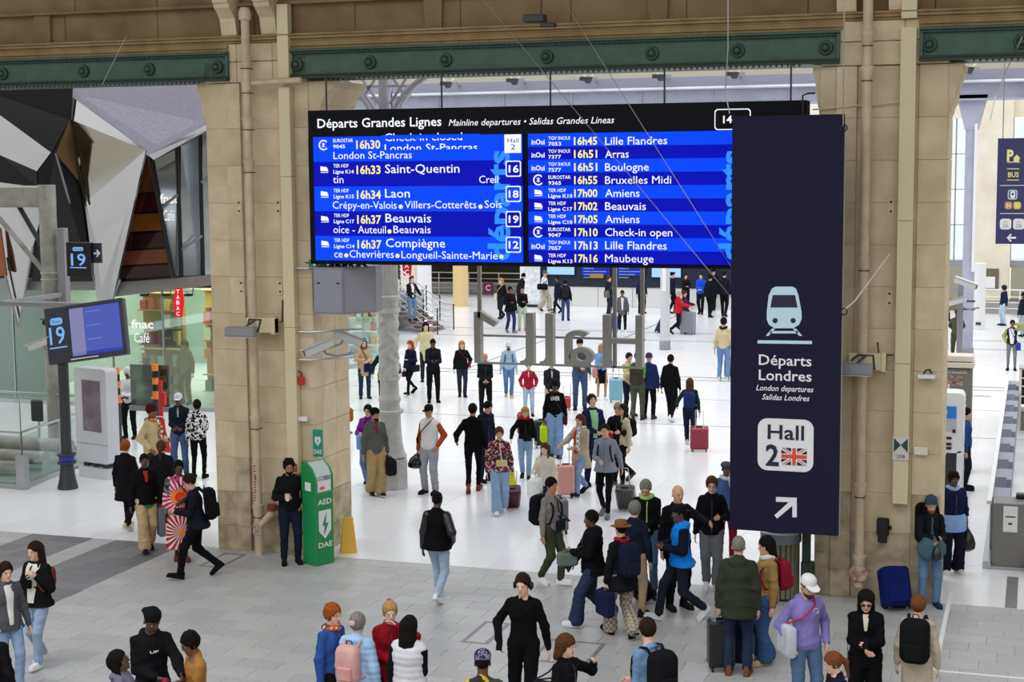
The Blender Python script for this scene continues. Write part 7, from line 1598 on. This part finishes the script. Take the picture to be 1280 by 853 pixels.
Pn('woman in a red hooded jacket and pale jeans under the metal letters', (661, 520), (661, 456), 2, None, 'p', 'short', 'dk', ('jacket', '#a81f3a'), ('#d9c4b8', .02), ('jeans', '#a3c3e2'), arms=('pocket', 'pocket'))
a = Pn('man in a dark open jacket between the red jacket and the tall man', (690, 532), (690, 449), 3, None, 'l', 'short', 'br', ('jacket', '#22252f'), ('#c9c6c0', .02), ('trousers', '#b8b2a6'), arms=('clasp', 'clasp'))
Pn('man in a dark grey sweatshirt standing behind the metal letter', (725, 512), (729, 424), 4, None, 'l', 'short', 'dk', ('sweater', '#4b4e58'), None, ('jeans', '#3a5584'), ('#26262c', '#26262c'), ('belly', 'down'), fat=.015, cap_=('capback', '#1d1d22'), side=0)
a = Pn('woman in a light blue top and black skirt with bare legs', (752, 500), (751, 430), 8, None, 'm', 'straight', 'bl', ('sweater', '#7b9fe0'), None, ('skirt', '#141418'), ('#f2f2f2', '#f2f2f2'), ('belly', 'side'))
crossbag(a, 'pink backpack-like bag at the side of the woman in a black skirt', '#d98b8a', -1, 1.0, (.26, .14, .3))
a = Pn('man in a bright green tee shirt seen from behind', (797, 525), (795, 440), 172, None, 'm', 'short', 'bk', ('tee', '#4fb83a'), None, ('trousers', '#55584a'), ('#3a3a34', '#3a3a34'), ('belly', 'belly'), fat=.015)
backpack(a, 'olive camouflage rucksack on the man in bright green', '#3b3d2c', .55, .34, .2, 1.2)
Pn('woman in a cream coat embracing the man in bright green', (786, 520), (783, 441), 30, None, 'l', 'bun', 'dk', ('jacket', '#c9b88c'), None, ('trousers', '#1c2233'), arms=('hug', 'hug'))
Pn('person in a navy padded coat and purple beanie', (811, 524), (808, 442), 165, None, 'l', 'none', 'bk', ('puffer', '#26325e'), None, ('trousers', '#15151a'), ('#3a3a3e', '#3a3a3e'), cap_=('beanie', '#4d3a63'), extras=('hood',))
Pn('man in a black hooded top walking away with white shoes', (838, 527), (838, 443), 160, None, 'l', 'short', 'bk', ('hoodie', '#101014'), None, ('trousers', '#131316'), ('#f0f0f0', '#f0f0f0'), ('down', 'down'), .55, 1)
a = Pn('woman with a dark green sweater walking away pulling a red suitcase', (862, 556), (863, 473), 176, None, 'l', 'wavy', 'br', ('sweater', '#173a36'), None, ('trousers', '#1d2540'), ('#e6e6e6', '#e6e6e6'), ('down', 'side'), .2)
backpack(a, 'navy backpack of the woman pulling the red suitcase', '#2a3265', .42, .3, .16)
suitcase('crimson hard suitcase with raised handle beside the woman in dark green', (874, 564), '#8f1838', .52, .42, .26, 180, -8, .42)
# ---- far hall
a = Pn('woman in a grey cardigan with black trousers near the far screens', (778, 415), (776, 363), 0, None, 'b', 'short', 'bk', ('coat', '#5e6066'), ('#e6e6e4', .05), ('trousers', '#1b1b1f'), ('#f2f2f2', '#f2f2f2'), lower=.72)
suitcase('small bright blue trolley beside the woman in a grey cardigan', (767, 413), '#1747c8', .5, .36, .3, 10, 0, .35, soft=True)
a = Pn('man in black with a grey shoulder bag facing the far screens', (761, 394), (762, 345), 60, None, 'l', 'short', 'br', ('jacket', '#22242a'), None, ('trousers', '#2c3040')); crossbag(a, 'grey shoulder bag of the man in black facing the far screens', '#6c6c70', -1, 1.1, (.24, .12, .3))
Pn('bald man in navy facing the far screens beside the metal letters', (802, 392), (800, 344), 160, None, 'l', 'bald', 'gr', ('sweater', '#1f2c4c'), None, ('trousers', '#15161c'))
a = Pn('grey-haired person in a red jacket pushing a big grey suitcase', (848, 418), (851, 362), 85, None, 'l', 'short', 'wh', ('jacket', '#c92531'), ('#e8e8e8', .02), ('trousers', '#1c1c22'), arms=('reach', 'reach'), walk=.9)
suitcase('big silver grey suitcase pushed by the person in a red jacket', (860, 418), '#80868e', .82, .55, .34, -25, 0, 0)
Pn('person in dark purple walking beside the red jacket', (855, 413), (858, 363), 80, None, 'l', 'short', 'br', ('jacket', '#4b2140'), None, ('trousers', '#1d1d24'), arms=('reach', 'reach'), walk=.7)
suitcase('dark blue suitcase half hidden by the slim pale column', (821, 416), '#1d2546', .5, .36, .25, 90, 25, 0)
for l, fx, fy, hx, hy, fa, tp_, cp, ar in (
    ('police officer in a peaked cap just beside the slim pale column', 840, 392, 839, 340, 70, '#1a2030', ('peaked', '#11131c'), ('down', 'down')),
    ('man in a black leather jacket among the police officers', 857, 389, 857, 342, 10, '#1b1b1e', None, ('phone', 'phone')),
    ('man in a bright blue jacket among the police officers', 876, 393, 876, 341, -10, '#1f53d6', None, ('belly', 'belly')),
    ('police officer with a shoulder badge behind the blue jacket', 892, 388, 893, 336, -20, '#161a26', ('cap', '#11131c'), ('down', 'down')),
    ('police officer facing away nearest the blue jacket', 887, 397, 889, 344, 150, '#131620', ('cap', '#11131c'), ('belly', 'down')),
    ('police officer closest to the hanging banner', 905, 396, 907, 337, 170, '#181b28', ('cap', '#11131c'), ('down', 'down'))):
    Pn(l, (fx, fy), (hx, hy), fa, None, 'l', 'short', 'dk', ('jacket', tp_), None, ('trousers', '#12141c'), arms=ar, cap_=cp, walk=.3)
a = Pn('woman in a cream sweater and blue jeans standing close to the banner', (904, 477), (904, 397), 165, None, 'l', 'bun', 'bk', ('sweater', '#d6c4a0'), None, ('jeans', '#5f8fd0'), ('#d8d8dc', '#d8d8dc'), extras=(('scarf', '#1d2030'),))
suitcase('dark grey suitcase beside the woman in a cream sweater', (913, 473), '#50555e', .55, .36, .24, 170, 0, .3)
a = Pn('walker in black with a cream bag and blonde hair in the far hall', (627, 399), (625, 347), -30, None, 'p', 'bob', 'bl', ('sweater', '#1a1a1e'), None, ('trousers', '#23262f'), walk=.8); crossbag(a, 'cream shoulder bag of the far blonde walker', '#e2d8bf', -1, 1.1, (.24, .12, .3))
Pn('person in black hunched coat and blue jeans in the far hall', (638, 416), (640, 358), 25, None, 'b', 'short', 'bk', ('coat', '#17171b'), None, ('jeans', '#24346b'), ('#77777a', '#77777a'), ('cup', 'down'), .5, lower=.8)
Pn('person in black with mint trousers holding something in the far hall', (653, 414), (652, 358), 8, None, 'm', 'short', 'bk', ('sweater', '#16171b'), None, ('trousers', '#bfd0b4'), ('#c94a5a', '#eeeeee'), ('phone', 'phone'))
Pn('person in black turning away before the map board', (650, 392), (650, 341), 120, None, 'l', 'short', 'bk', ('jacket', '#191a1f'), None, ('trousers', '#22232a'), lean=.25)
a = Pn('man in a white shirt and beige trousers with a black shoulder bag', (681, 389), (684, 338), 60, None, 'l', 'short', 'gr', ('shirt', '#eceef2'), None, ('wide', '#bdb2a0'), ('#23232a', '#23232a'), walk=.6, cap_=('cap', '#5a6068')); crossbag(a, 'big black duffel bag of the man in a white shirt', '#17181c', -1, 1.2, (.45, .2, .26))
Pn('man in dark navy walking past the white shirt', (697, 392), (692, 345), -60, None, 'b', 'short', 'bk', ('jacket', '#1b2136'), None, ('trousers', '#1d2338'), walk=.7)
a = Pn('man in blue jeans with a black backpack facing the far screens', (707, 401), (707, 350), 178, None, 'l', 'short', 'bk', ('jacket', '#1a1b20'), None, ('jeans', '#2c4c86')); backpack(a, 'black backpack of the man facing the far screens', '#26272e', .42, .3, .14)
# ---- middle of the hall
a = Pn('woman in a purple jacket behind the man in a grey jacket', (462, 606), (463, 488), -20, 1.68, 'p', 'bun', 'bk', ('jacket', '#7c2f96'), ('#1b1b20', .05), ('wide', '#5c86b8'), ('#1a1a1e', '#e8e8e8'), ('cup', 'down'), .4)
handbag(a, 0, 'pale blue bag held by the woman in a purple jacket', '#8fb2e8', (.2, .1, .3), .02)
a = Pn('man in a black cap, grey jacket and khaki trousers looking aside', (470, 620), (472, 510), 18, None, 'm', 'short', 'bk', ('jacket', '#5d615d'), ('#a3262f', .03), ('wide', '#b39a6b'), ('#2a2d33', '#d8d8d8'), ('down', 'down'), .25, turn=.5, cap_=('capback', '#121216'), extras=('beard',))
handbag(a, 1, 'black sports bag held low by the man in a grey jacket', '#1e1f24', (.5, .22, .34), .04); handbag(a, 0, 'folded blue-grey plastic sleeve held by the man in khaki', '#7f93b4', (.12, .06, .34), .0) if False else None
a = Pn('man in a white padded vest with orange sleeves and grey joggers', (538, 617), (540, 506), -28, None, 'm', 'short', 'dk', ('vest', '#eceef2'), None, ('sweat', '#a7aab3'), ('#1c1c21', '#1c1c21'), ('down', 'pocket'), .0, cap_=('cap', '#1b1c20'), extras=(('sleeves', '#b5502a'),))
handbag(a, 0, 'knotted black plastic sack held by the man in a white vest', '#131316', (.42, .36, .26), .05, kind='plastic'); crossbag(a, 'thin black pouch with strap across the white vest', '#15151a', -1, 1.1, (.1, .05, .12))
a = Pn('man in black walking away with rust-soled shoes', (592, 616), (594, 504), 172, None, 'm', 'short', 'bk', ('hoodie', '#0f0f13'), None, ('skinny', '#101015'), ('#8b4a38', '#8b4a38'), ('down', 'side'), .6, -1)
Pn('person in a dark navy coat just beyond the man walking away', (606, 602), (603, 500), 40, None, 'l', 'short', 'bk', ('coat', '#1a1f38'), None, ('trousers', '#1d2138'), lower=.7, nod=.3, lean=.12)
a = Pn('woman in a multicoloured flowered jacket and wide pale jeans', (625, 642), (614, 533), 4, None, 'l', 'bun', 'br', ('jacket', floral_mc), None, ('wide', '#86b0e0'), ('#e8efe8', '#e8e8e8'), ('down', 'down'), .45, -1)
crossbag(a, 'pale yellow belt bag on the flowered jacket', '#dcc890', 0, 1.12, (.22, .07, .13), x=.03, y=-.2, strapc='#e2dccf'); pulled(a, 1, 'wine red suitcase pulled by the woman in the flowered jacket', '#4a1426', h=.5, w_=.36, d=.23, handle=.42)
suitcase('bright yellow suitcase behind the wine red suitcase', (636, 622), '#e2e01c', .5, .3, .22, 20, -15, .2)
a = Pn('curly blonde woman in a cropped black jacket with a red scarf', (657, 598), (654, 508), 0, None, 'p', 'wavy', 'bl', ('jacket', '#121317'), None, ('jeans', '#86b2ea'), ('#2a2a30', '#2a2a30'), ('side', 'down'), .4, nod=.3, lower=.98, extras=(('scarf', '#b3242c'), ))
crossbag(a, 'small black belt bag of the curly blonde woman', '#1a1a20', 0, 1.06, (.2, .08, .12), x=.05, y=-.2)
suitcase('black suitcase just behind the curly blonde woman', (677, 560), '#18191d', .6, .34, .24, 5, 0, 0); suitcase('small red suitcase top behind the curly blonde woman', (652, 545), '#b31f2c', .5, .22, .2, 0, 0, 0)
a = Pn('tall man in a black sweatshirt with white lettering and ripped jeans', (694, 572), (694, 475), 4, None, 'd', 'afro', 'bk', ('sweater', '#0e0e11'), None, ('wide', '#6e9cd6'), ('#1b1b1f', '#1b1b1f'), ('down', 'down'), .2, extras=(('logo', 'UVER', 1.31, .2, .085),))
crossbag(a, 'brown shoulder bag of the tall man in the lettered sweatshirt', '#3a2622', 1, .95, (.22, .1, .2)); handbag(a, 0, 'neon yellow and black bag held by the tall man', '#b8d820', (.3, .16, .36), .06)
a = Pn('woman with loose hair in an ivory jacket holding a dark drink', (682, 656), (683, 554), -25, None, 'p', 'wavy', 'br', ('jacket', '#ddd6c8'), ('#ddd3c6', .06), ('trousers', '#23315c'), arms=('cup', 'down'), walk=.3)
handbag(a, 0, 'large white shopping bag carried by the woman in ivory', '#eceef0', (.42, .16, .36), .1); suitcase('pale pink suitcase beside the woman in ivory', (707, 622), '#d9a094', .6, .34, .24, 10, 0, .5, hcol='#b9bcc0')
a = Pn('young man in a grey sweater and olive trousers with a black backpack', (689, 731), (684, 596), 55, None, 'm', 'short', 'bk', ('sweater', '#8e8684'), None, ('trousers', '#3f4634'), ('#f0f0ee', '#f0f0ee'), ('down', 'down'), .45, 1, turn=-.1)
backpack(a, 'large black backpack of the young man in a grey sweater', '#15161c', .5, .32, .2, 1.2); crossbag(a, 'dark navy pouch on the front of the young man in a grey sweater', '#181d2c', 0, 1.08, (.18, .07, .17), x=.02, y=-.18)
suitcase('dark grey ribbed suitcase behind the young man in a grey sweater', (699, 668), '#5b5e66', .58, .28, .26, 30, 0, 0)
a = Pn('woman in a red top and beige coat with a white striped scarf', (726, 619), (724, 517), -40, None, 'l', 'long', 'br', ('coat', '#bcae98'), ('#cf3a36', .08), ('jeans', '#7aa2dc'), ('#1d1e24', '#1d1e24'), ('reach', 'belly'), .7, 1, extras=(('scarf', stripev, .45),), lower=.62)
Pn('older woman in a navy coat with a mint green top looking up', (741, 606), (740, 493), 20, None, 'p', 'crop', 'dk', ('coat', '#1e2650'), ('#9fd8a4', .07), ('trousers', '#23283c'), arms=('belly', 'down'), nod=-.3)
a = Pn('woman in a black coat and beige beret looking up', (772, 604), (774, 489), -12, 1.66, 'l', 'short', 'dk', ('coat', '#16171c'), None, ('trousers', '#191a20'), arms=('cup', 'cup'), nod=-.3, cap_=('beanie', '#9b8a70'), extras=('glasses',)); handbag(a, 0, 'dark red folder under the arm of the woman in a beige beret', '#9c2030', (.3, .06, .14), .0, name='folder')
a = Pn('curly-haired woman in a cream jacket with glasses striding', (778, 604), (790, 504), -52, None, 'l', 'long', 'dk', ('jacket', '#d3c6ac'), None, ('trousers', '#131317'), ('#5d4a3a', '#5d4a3a'), ('front', 'down'), .9, 1, nod=-.15, extras=('glasses',)); backpack(a, 'small black backpack of the curly-haired woman in a cream jacket', '#15161b', .4, .28, .16)
a = Pn('bald man in a light grey jacket walking with a phone', (757, 646), (753, 529), -12, None, 'l', 'buzz', 'dk', ('jacket', '#8b929f'), None, ('skinny', '#121216'), ('#777a80', '#777a80'), ('front', 'pull'), .45, 1)
backpack(a, 'dark backpack of the bald man in a light grey jacket', '#1d2230', .44, .3, .14); pulled(a, 1, 'dark grey cabin suitcase pulled by the man in a light grey jacket', '#3e4040', h=.5, w_=.36, d=.23, handle=.42)
suitcase('light blue suitcase beside the woman in a black skirt', (770, 503), '#7fb6c8', .6, .38, .25, 0, 0, .45)
suitcase('red suitcase corner behind the tall man in the lettered sweatshirt', (709, 513), '#b8333c', .3, .2, .2, 0, 0, .3)
a = Pn('man with grey hair and glasses in a black jacket with lime piping', (808, 742), (808, 608), -10, 1.80, 'l', 'short', 'gr', ('jacket', '#121215'), None, ('jeans', '#3f679f'), arms=('belly', 'belly'), nod=.45, fat=.01, extras=('glasses', ('stripe', '#b6d880', .03, .009), ('scarf', '#a9cf78')))
a = Pn('bald man in a black coat pointing past the boy', (846, 760), (861, 598), 28, 1.86, 'l', 'bald', 'bk', ('coat', '#111115'), None, ('trousers', '#131318'), arms=('down', 'point'), lower=.72, fat=.012)
a = Pn('boy with glasses in a black fleece and grey trousers raising a hand', (889, 735), (893, 596), 2, None, 'p', 'crop', 'br', ('jacket', '#131318'), None, ('sweat', '#72757c'), ('#eef0f2', '#eef0f2'), ('down', 'cup'), .15, extras=('glasses',))
Pn('man in a flat cap and denim jacket with a white scarf', (907, 700), (903, 577), 12, None, 'd', 'buzz', 'bk', ('jacket', '#44689f'), None, ('trousers', '#7d1730'), ('#a9ad98', '#d8d8d0'), arms=('down', 'down'), cap_=('flatcap', '#4b5160'), extras=(('scarf', '#e6e6e8', .3),))
a = Pn('man in a black varsity jacket and light jeans walking away', (548, 752), (553, 614), 160, None, 'd', 'buzz', 'bk', ('jacket', '#101013'), None, ('jeans', '#9fbfe0'), ('#f0f0f0', '#f0f0f0'), ('pocket', 'down'), .75, 1, extras=(('sleeves', mat('black_leather', '#1b1c20', .3)),))
a = Pn('man in a black padded jacket and dark jeans looking past his phone', (741, 782), (729, 635), -75, None, 'd', 'short', 'bk', ('puffer', '#111114'), None, ('wide', '#26375c'), ('#eef0f2', '#eef0f2'), ('fwd', 'phone'), .9, 1, extras=('hood',)); phone(a, 0, 'dark phone held out by the man in a black padded jacket'); 
handbag(a, 1, 'grey-green cloth bag hanging by the man in a black padded jacket', '#6d7871', (.3, .14, .2), .02)
Pn('grey-haired person partly hidden behind the plaid trousers walker', (793, 770), (772, 633), 160, 1.70, 'l', 'crop', 'gr', ('jacket', '#1d2334'), None, ('trousers', '#b9a483'), arms=('down', 'belly'))
a = Pn('walker in a black parka, brown hat and plaid trousers', (777, 797), (779, 650), -150, None, 'l', 'short', 'bk', ('jacket', '#17181c'), None, ('wide', plaid), ('#17171b', '#17171b'), ('reach', 'down'), .7, 1, cap_=('hat', '#8a5f38'), extras=(('scarf', '#9c1f2c'),), lower=.74)
handbag(a, 1, 'dark navy bag held low by the walker in plaid trousers', '#1f2247', (.34, .16, .36), .04); backpack(a, 'navy backpack of the walker in a brown hat', '#1b2038', .5, .3, .2, 1.22)
a = Pn('man in a bright blue and black ski jacket striding', (850, 776), (843, 628), -72, None, 'd', 'buzz', 'bk', ('jacket', '#1688f0'), None, ('jeans', '#1d2538'), ('#d8dce0', '#e8e8e8'), ('cup', 'cup'), 1.0, -1, cap_=('capback', '#15151a'), extras=(('sleeves', '#161a2a'), 'hood'))
suitcase('black soft suitcase beside the man in the blue ski jacket', (810, 752), '#191a20', .5, .34, .24, -70, 25, 0, soft=True)
# ---- nearest rows, bottom and right
a = Pn('young man in black with headphones walking towards the camera', None, (654, 716), -6, 1.80, 'p', 'short', 'dk', ('sweater', '#0f0f12'), None, ('trousers', '#0d0d10'), arms=((-.27, -.13, .98), (.28, .03, .86)), walk=.5, turn=-.25, extras=('headphones',)); phone(a, 0, 'phone in the lowered hand of the man with headphones')
a = Pn('woman with short brown hair in a black jacket raising one hand', None, (706, 793), 62, 1.64, 'p', 'bob', 'br', ('jacket', '#131317'), None, ('trousers', '#17181d'), arms=('down', 'up'), nod=.1); crossbag(a, 'black bag on the back of the woman with short brown hair', '#1b1c22', -1, 1.25, (.3, .12, .28), y=.12)
a = Pn('man in a blue denim shirt with a black backpack looking aside', None, (811, 774), -140, 1.80, 'p', 'short', 'dk', ('shirt', '#7596bb'), None, ('trousers', '#2a2f3a'), turn=-.5, nod=.25, arms=('belly', 'belly')); backpack(a, 'black backpack with small pale marks on the denim shirt', '#15161a', .5, .32, .18)
Pn('man in a printed cap and green and yellow patterned shirt', None, (603, 813), 178, 1.74, 'd', 'buzz', 'bk', ('shirt', shirtprint), None, ('trousers', DG), cap_=('cap', capprint))
a = Pn('balding man in a long olive green coat seen from behind', (922, 844), (925, 671), 176, None, 'l', 'buzz', 'gr', ('coat', '#383d31'), None, ('jeans', '#243253'), ('#7c4f38', '#7c4f38'), ('down', 'down'), fat=.02, lower=.74, extras=('hood',))
suitcase('black suitcase on the near side of the man in olive', (901, 838), '#17181e', .62, .34, .26, 190, 0, .25); suitcase('navy blue soft suitcase between the olive coat and the tan jacket', (926, 833), '#1b2138', .55, .3, .24, 180, 0, .1, soft=True); suitcase('blue ribbed suitcase beside the woman in a tan jacket', (949, 822), '#2f5f96', .52, .2, .3, 180, 0, .3)
a = Pn('dark-haired woman in a tan jacket with a red backpack in profile', (958, 830), (965, 671), -70, None, 'l', 'bob', 'bk', ('jacket', '#a3834f'), None, ('wide', '#2d5a9c'), ('#c9a980', '#c9a980'), ('front', 'down'), .15, extras=(('scarf', '#dcdcd8'),)); backpack(a, 'dark red backpack of the woman in a tan jacket', '#8a1d30', .42, .28, .16)
a = Pn('bearded man in a lavender hooded sweatshirt and white cap', None, (1008, 717), 22, 1.80, 'l', 'short', 'br', ('hoodie', '#8a7ec2'), None, ('jeans', '#48709f'), arms=('pocket', 'pocket'), nod=.3, turn=.15, cap_=('cap', '#eef0f2'), extras=('beard', 'glasses', ('emblem', .07))); crossbag(a, 'white tote bag with a red strap on the man in lavender', '#c9ccd6', -1, 1.18, (.34, .12, .36), strapc='#c4303a', y=0)
a = Pn('woman with long black hair and sunglasses in a black jacket', None, (1083, 736), 0, 1.68, 'p', 'long', 'bk', ('jacket', '#0f0f12'), ('#d9cfbf', .03), ('wide', '#0e0e11'), arms=('belly', 'phone'), nod=.35, extras=('sunglasses',), lower=.8); phone(a, 1, 'phone of the woman with long black hair')
suitcase('pale pink suitcase in front of the woman with long black hair', (1068, 905), '#d8c3bd', .5, .28, .22, 0, 0, .42)
Pn('girl with a light brown ponytail in a navy top', None, (1046, 815), -62, 1.52, 'p', 'pony', 'au', ('sweater', '#151a2c'), None, ('trousers', '#20222a'), nod=.3, turn=-.2)
a = Pn('woman with short auburn hair in a beige trench coat from behind', None, (1148, 745), 172, 1.62, 'p', 'crop', 'au', ('coat', '#c4b6a2'), None, ('trousers', '#c4b6a2'), arms=('down', 'down'), lower=.35); backpack(a, 'big black backpack on the beige trench coat', '#141518', .56, .36, .2, 1.24)
a = Pn('man with glasses and a teal beanie holding a phone by the pier', (1161, 758), (1169, 621), 14, None, 'l', 'short', 'rd', ('jacket', '#1b1e26'), None, ('jeans', '#5d88bd'), ('#1f3350', '#1f3350'), ('phone', 'front'), cap_=('beanie', '#3c5560'), extras=('glasses', 'beard')); phone(a, 0, 'phone of the man with a teal beanie')
backpack(a, 'tall black rucksack on the back of the man in a teal beanie', '#121216', .66, .36, .26, 1.28); crossbag(a, 'round teal bag slung on the chest of the man in a teal beanie', '#4c6d78', 0, 1.16, (.42, .24, .36), x=-.04, y=-.27, rnd=.5)
handbag(a, 1, 'dark plastic bag held by the man in a teal beanie', '#23272e', (.22, .16, .22), .04, kind='plastic')
suitcase('large royal blue duffel leaning at the pier foot', (1122, 764), '#12205e', .58, .40, .32, 20, -24, 0, soft=True, name='duffel_bag')
a = Pn('woman in a navy fleece with a pale blue skirted top', (1189, 716), (1193, 590), 22, None, 'd', 'curly', 'bk', ('jacket', '#1a2144'), None, ('wide', '#161a2c'), ('#e8e8e8', '#e8e8e8'), ('down', 'down'), fat=.03, lower=.98, extras=(('scarf', '#a9c4ee'),))
handbag(a, 1, 'large black plastic sack held by the woman in a navy fleece', '#121214', (.3, .24, .3), .08, kind='plastic')
skirt = MB(); skirt.lathe([(.235, .74), (.245, .76), (.235, .98), (.2, 1.03)], 20, sy=.82); skirt.build('blue_hem', cm('#8fb2ee'), a['root'], True)
# bottom group of four
a = Pn('auburn-haired woman in a blue denim jacket with a scarf', None, (414, 755), 50, 1.68, 'p', 'curly', 'rd', ('jacket', '#34549c'), None, ('trousers', BK), extras=(('scarf', scarfp),), arms=('down', 'belly'))
a = Pn('woman in a pale blue padded jacket with a pink hair clip', None, (446, 767), 150, 1.64, 'l', 'bun', 'gr', ('puffer', '#a9cdf0'), None, ('trousers', '#2b2f3a'), extras=('hood', 'clip'), arms=('down', 'down')); backpack(a, 'pale pink backpack on the pale blue padded jacket', '#dba9a4', .46, .3, .15, 1.2, col2='#d39c97')
Pn('blonde woman in a dark red coat holding her chin', None, (487, 752), 8, 1.66, 'p', 'pony', 'bl', ('coat', '#8c1424'), None, ('trousers', BK), arms=('belly', 'face'), extras=('redbow',))
Pn('woman with straight black hair in a white vest over black', None, (511, 771), 155, 1.66, 'l', 'straight', 'bk', ('vest', '#dedfe6'), None, ('longskirt', '#141418'), extras=(('sleeves', '#141418'),), arms=('belly', 'down'), fat=.02)
# ---- right-hand hall
Pn('person in an olive green uniform and cap beside the lavender column', (1195, 452), (1196, 387), 0, None, 'd', 'buzz', 'bk', ('jacket', '#4b5038'), None, ('trousers', '#42462f'), arms=('behind', 'behind'), cap_=('cap', '#3f4430'))
a = Pn('woman in a black and lime jacket with grey leggings on the phone', (1264, 463), (1262, 400), 0, None, 'b', 'short', 'bk', ('jacket', '#26282a'), ('#eceef0', .09), ('skinny', '#7d8086'), ('#141418', '#141418'), ('hip', 'ear'), extras=(('sleeves', '#a9ad6a'),)); crossbag(a, 'bright blue bag of the woman on the phone', '#2b46a8', 1, .95, (.34, .14, .24))
Pn('person in a navy hooded top and pale jeans beyond the railing', (1254, 407), (1253, 357), -60, None, 'l', 'none', 'bk', ('hoodie', '#202a44'), None, ('jeans', '#b4cfe6'), cap_=('hood', '#202a44'))
Pn('person in a dark cap and jacket at the frame edge beyond the plant', (1279, 421), (1278, 365), -40, None, 'd', 'buzz', 'bk', ('jacket', '#1f2430'), None, ('jeans', '#9fb3c8'), cap_=('cap', '#1d2026'), walk=.6)
Pn('person in black half hidden by the pier edge beyond the slim post', (1177, 432), (1178, 343), 20, 1.8, 'l', 'short', 'bk', ('jacket', '#20222a'), None, ('jeans', '#2c4a9a'))
Pn('person in a blue coat mostly hidden behind the ticket machine', (1205, 612), (1204, 525), 90, 1.66, 'l', 'short', 'bk', ('jacket', '#2f4f86'), None, ('trousers', '#23252e'))
bpy.context.view_layer.update()
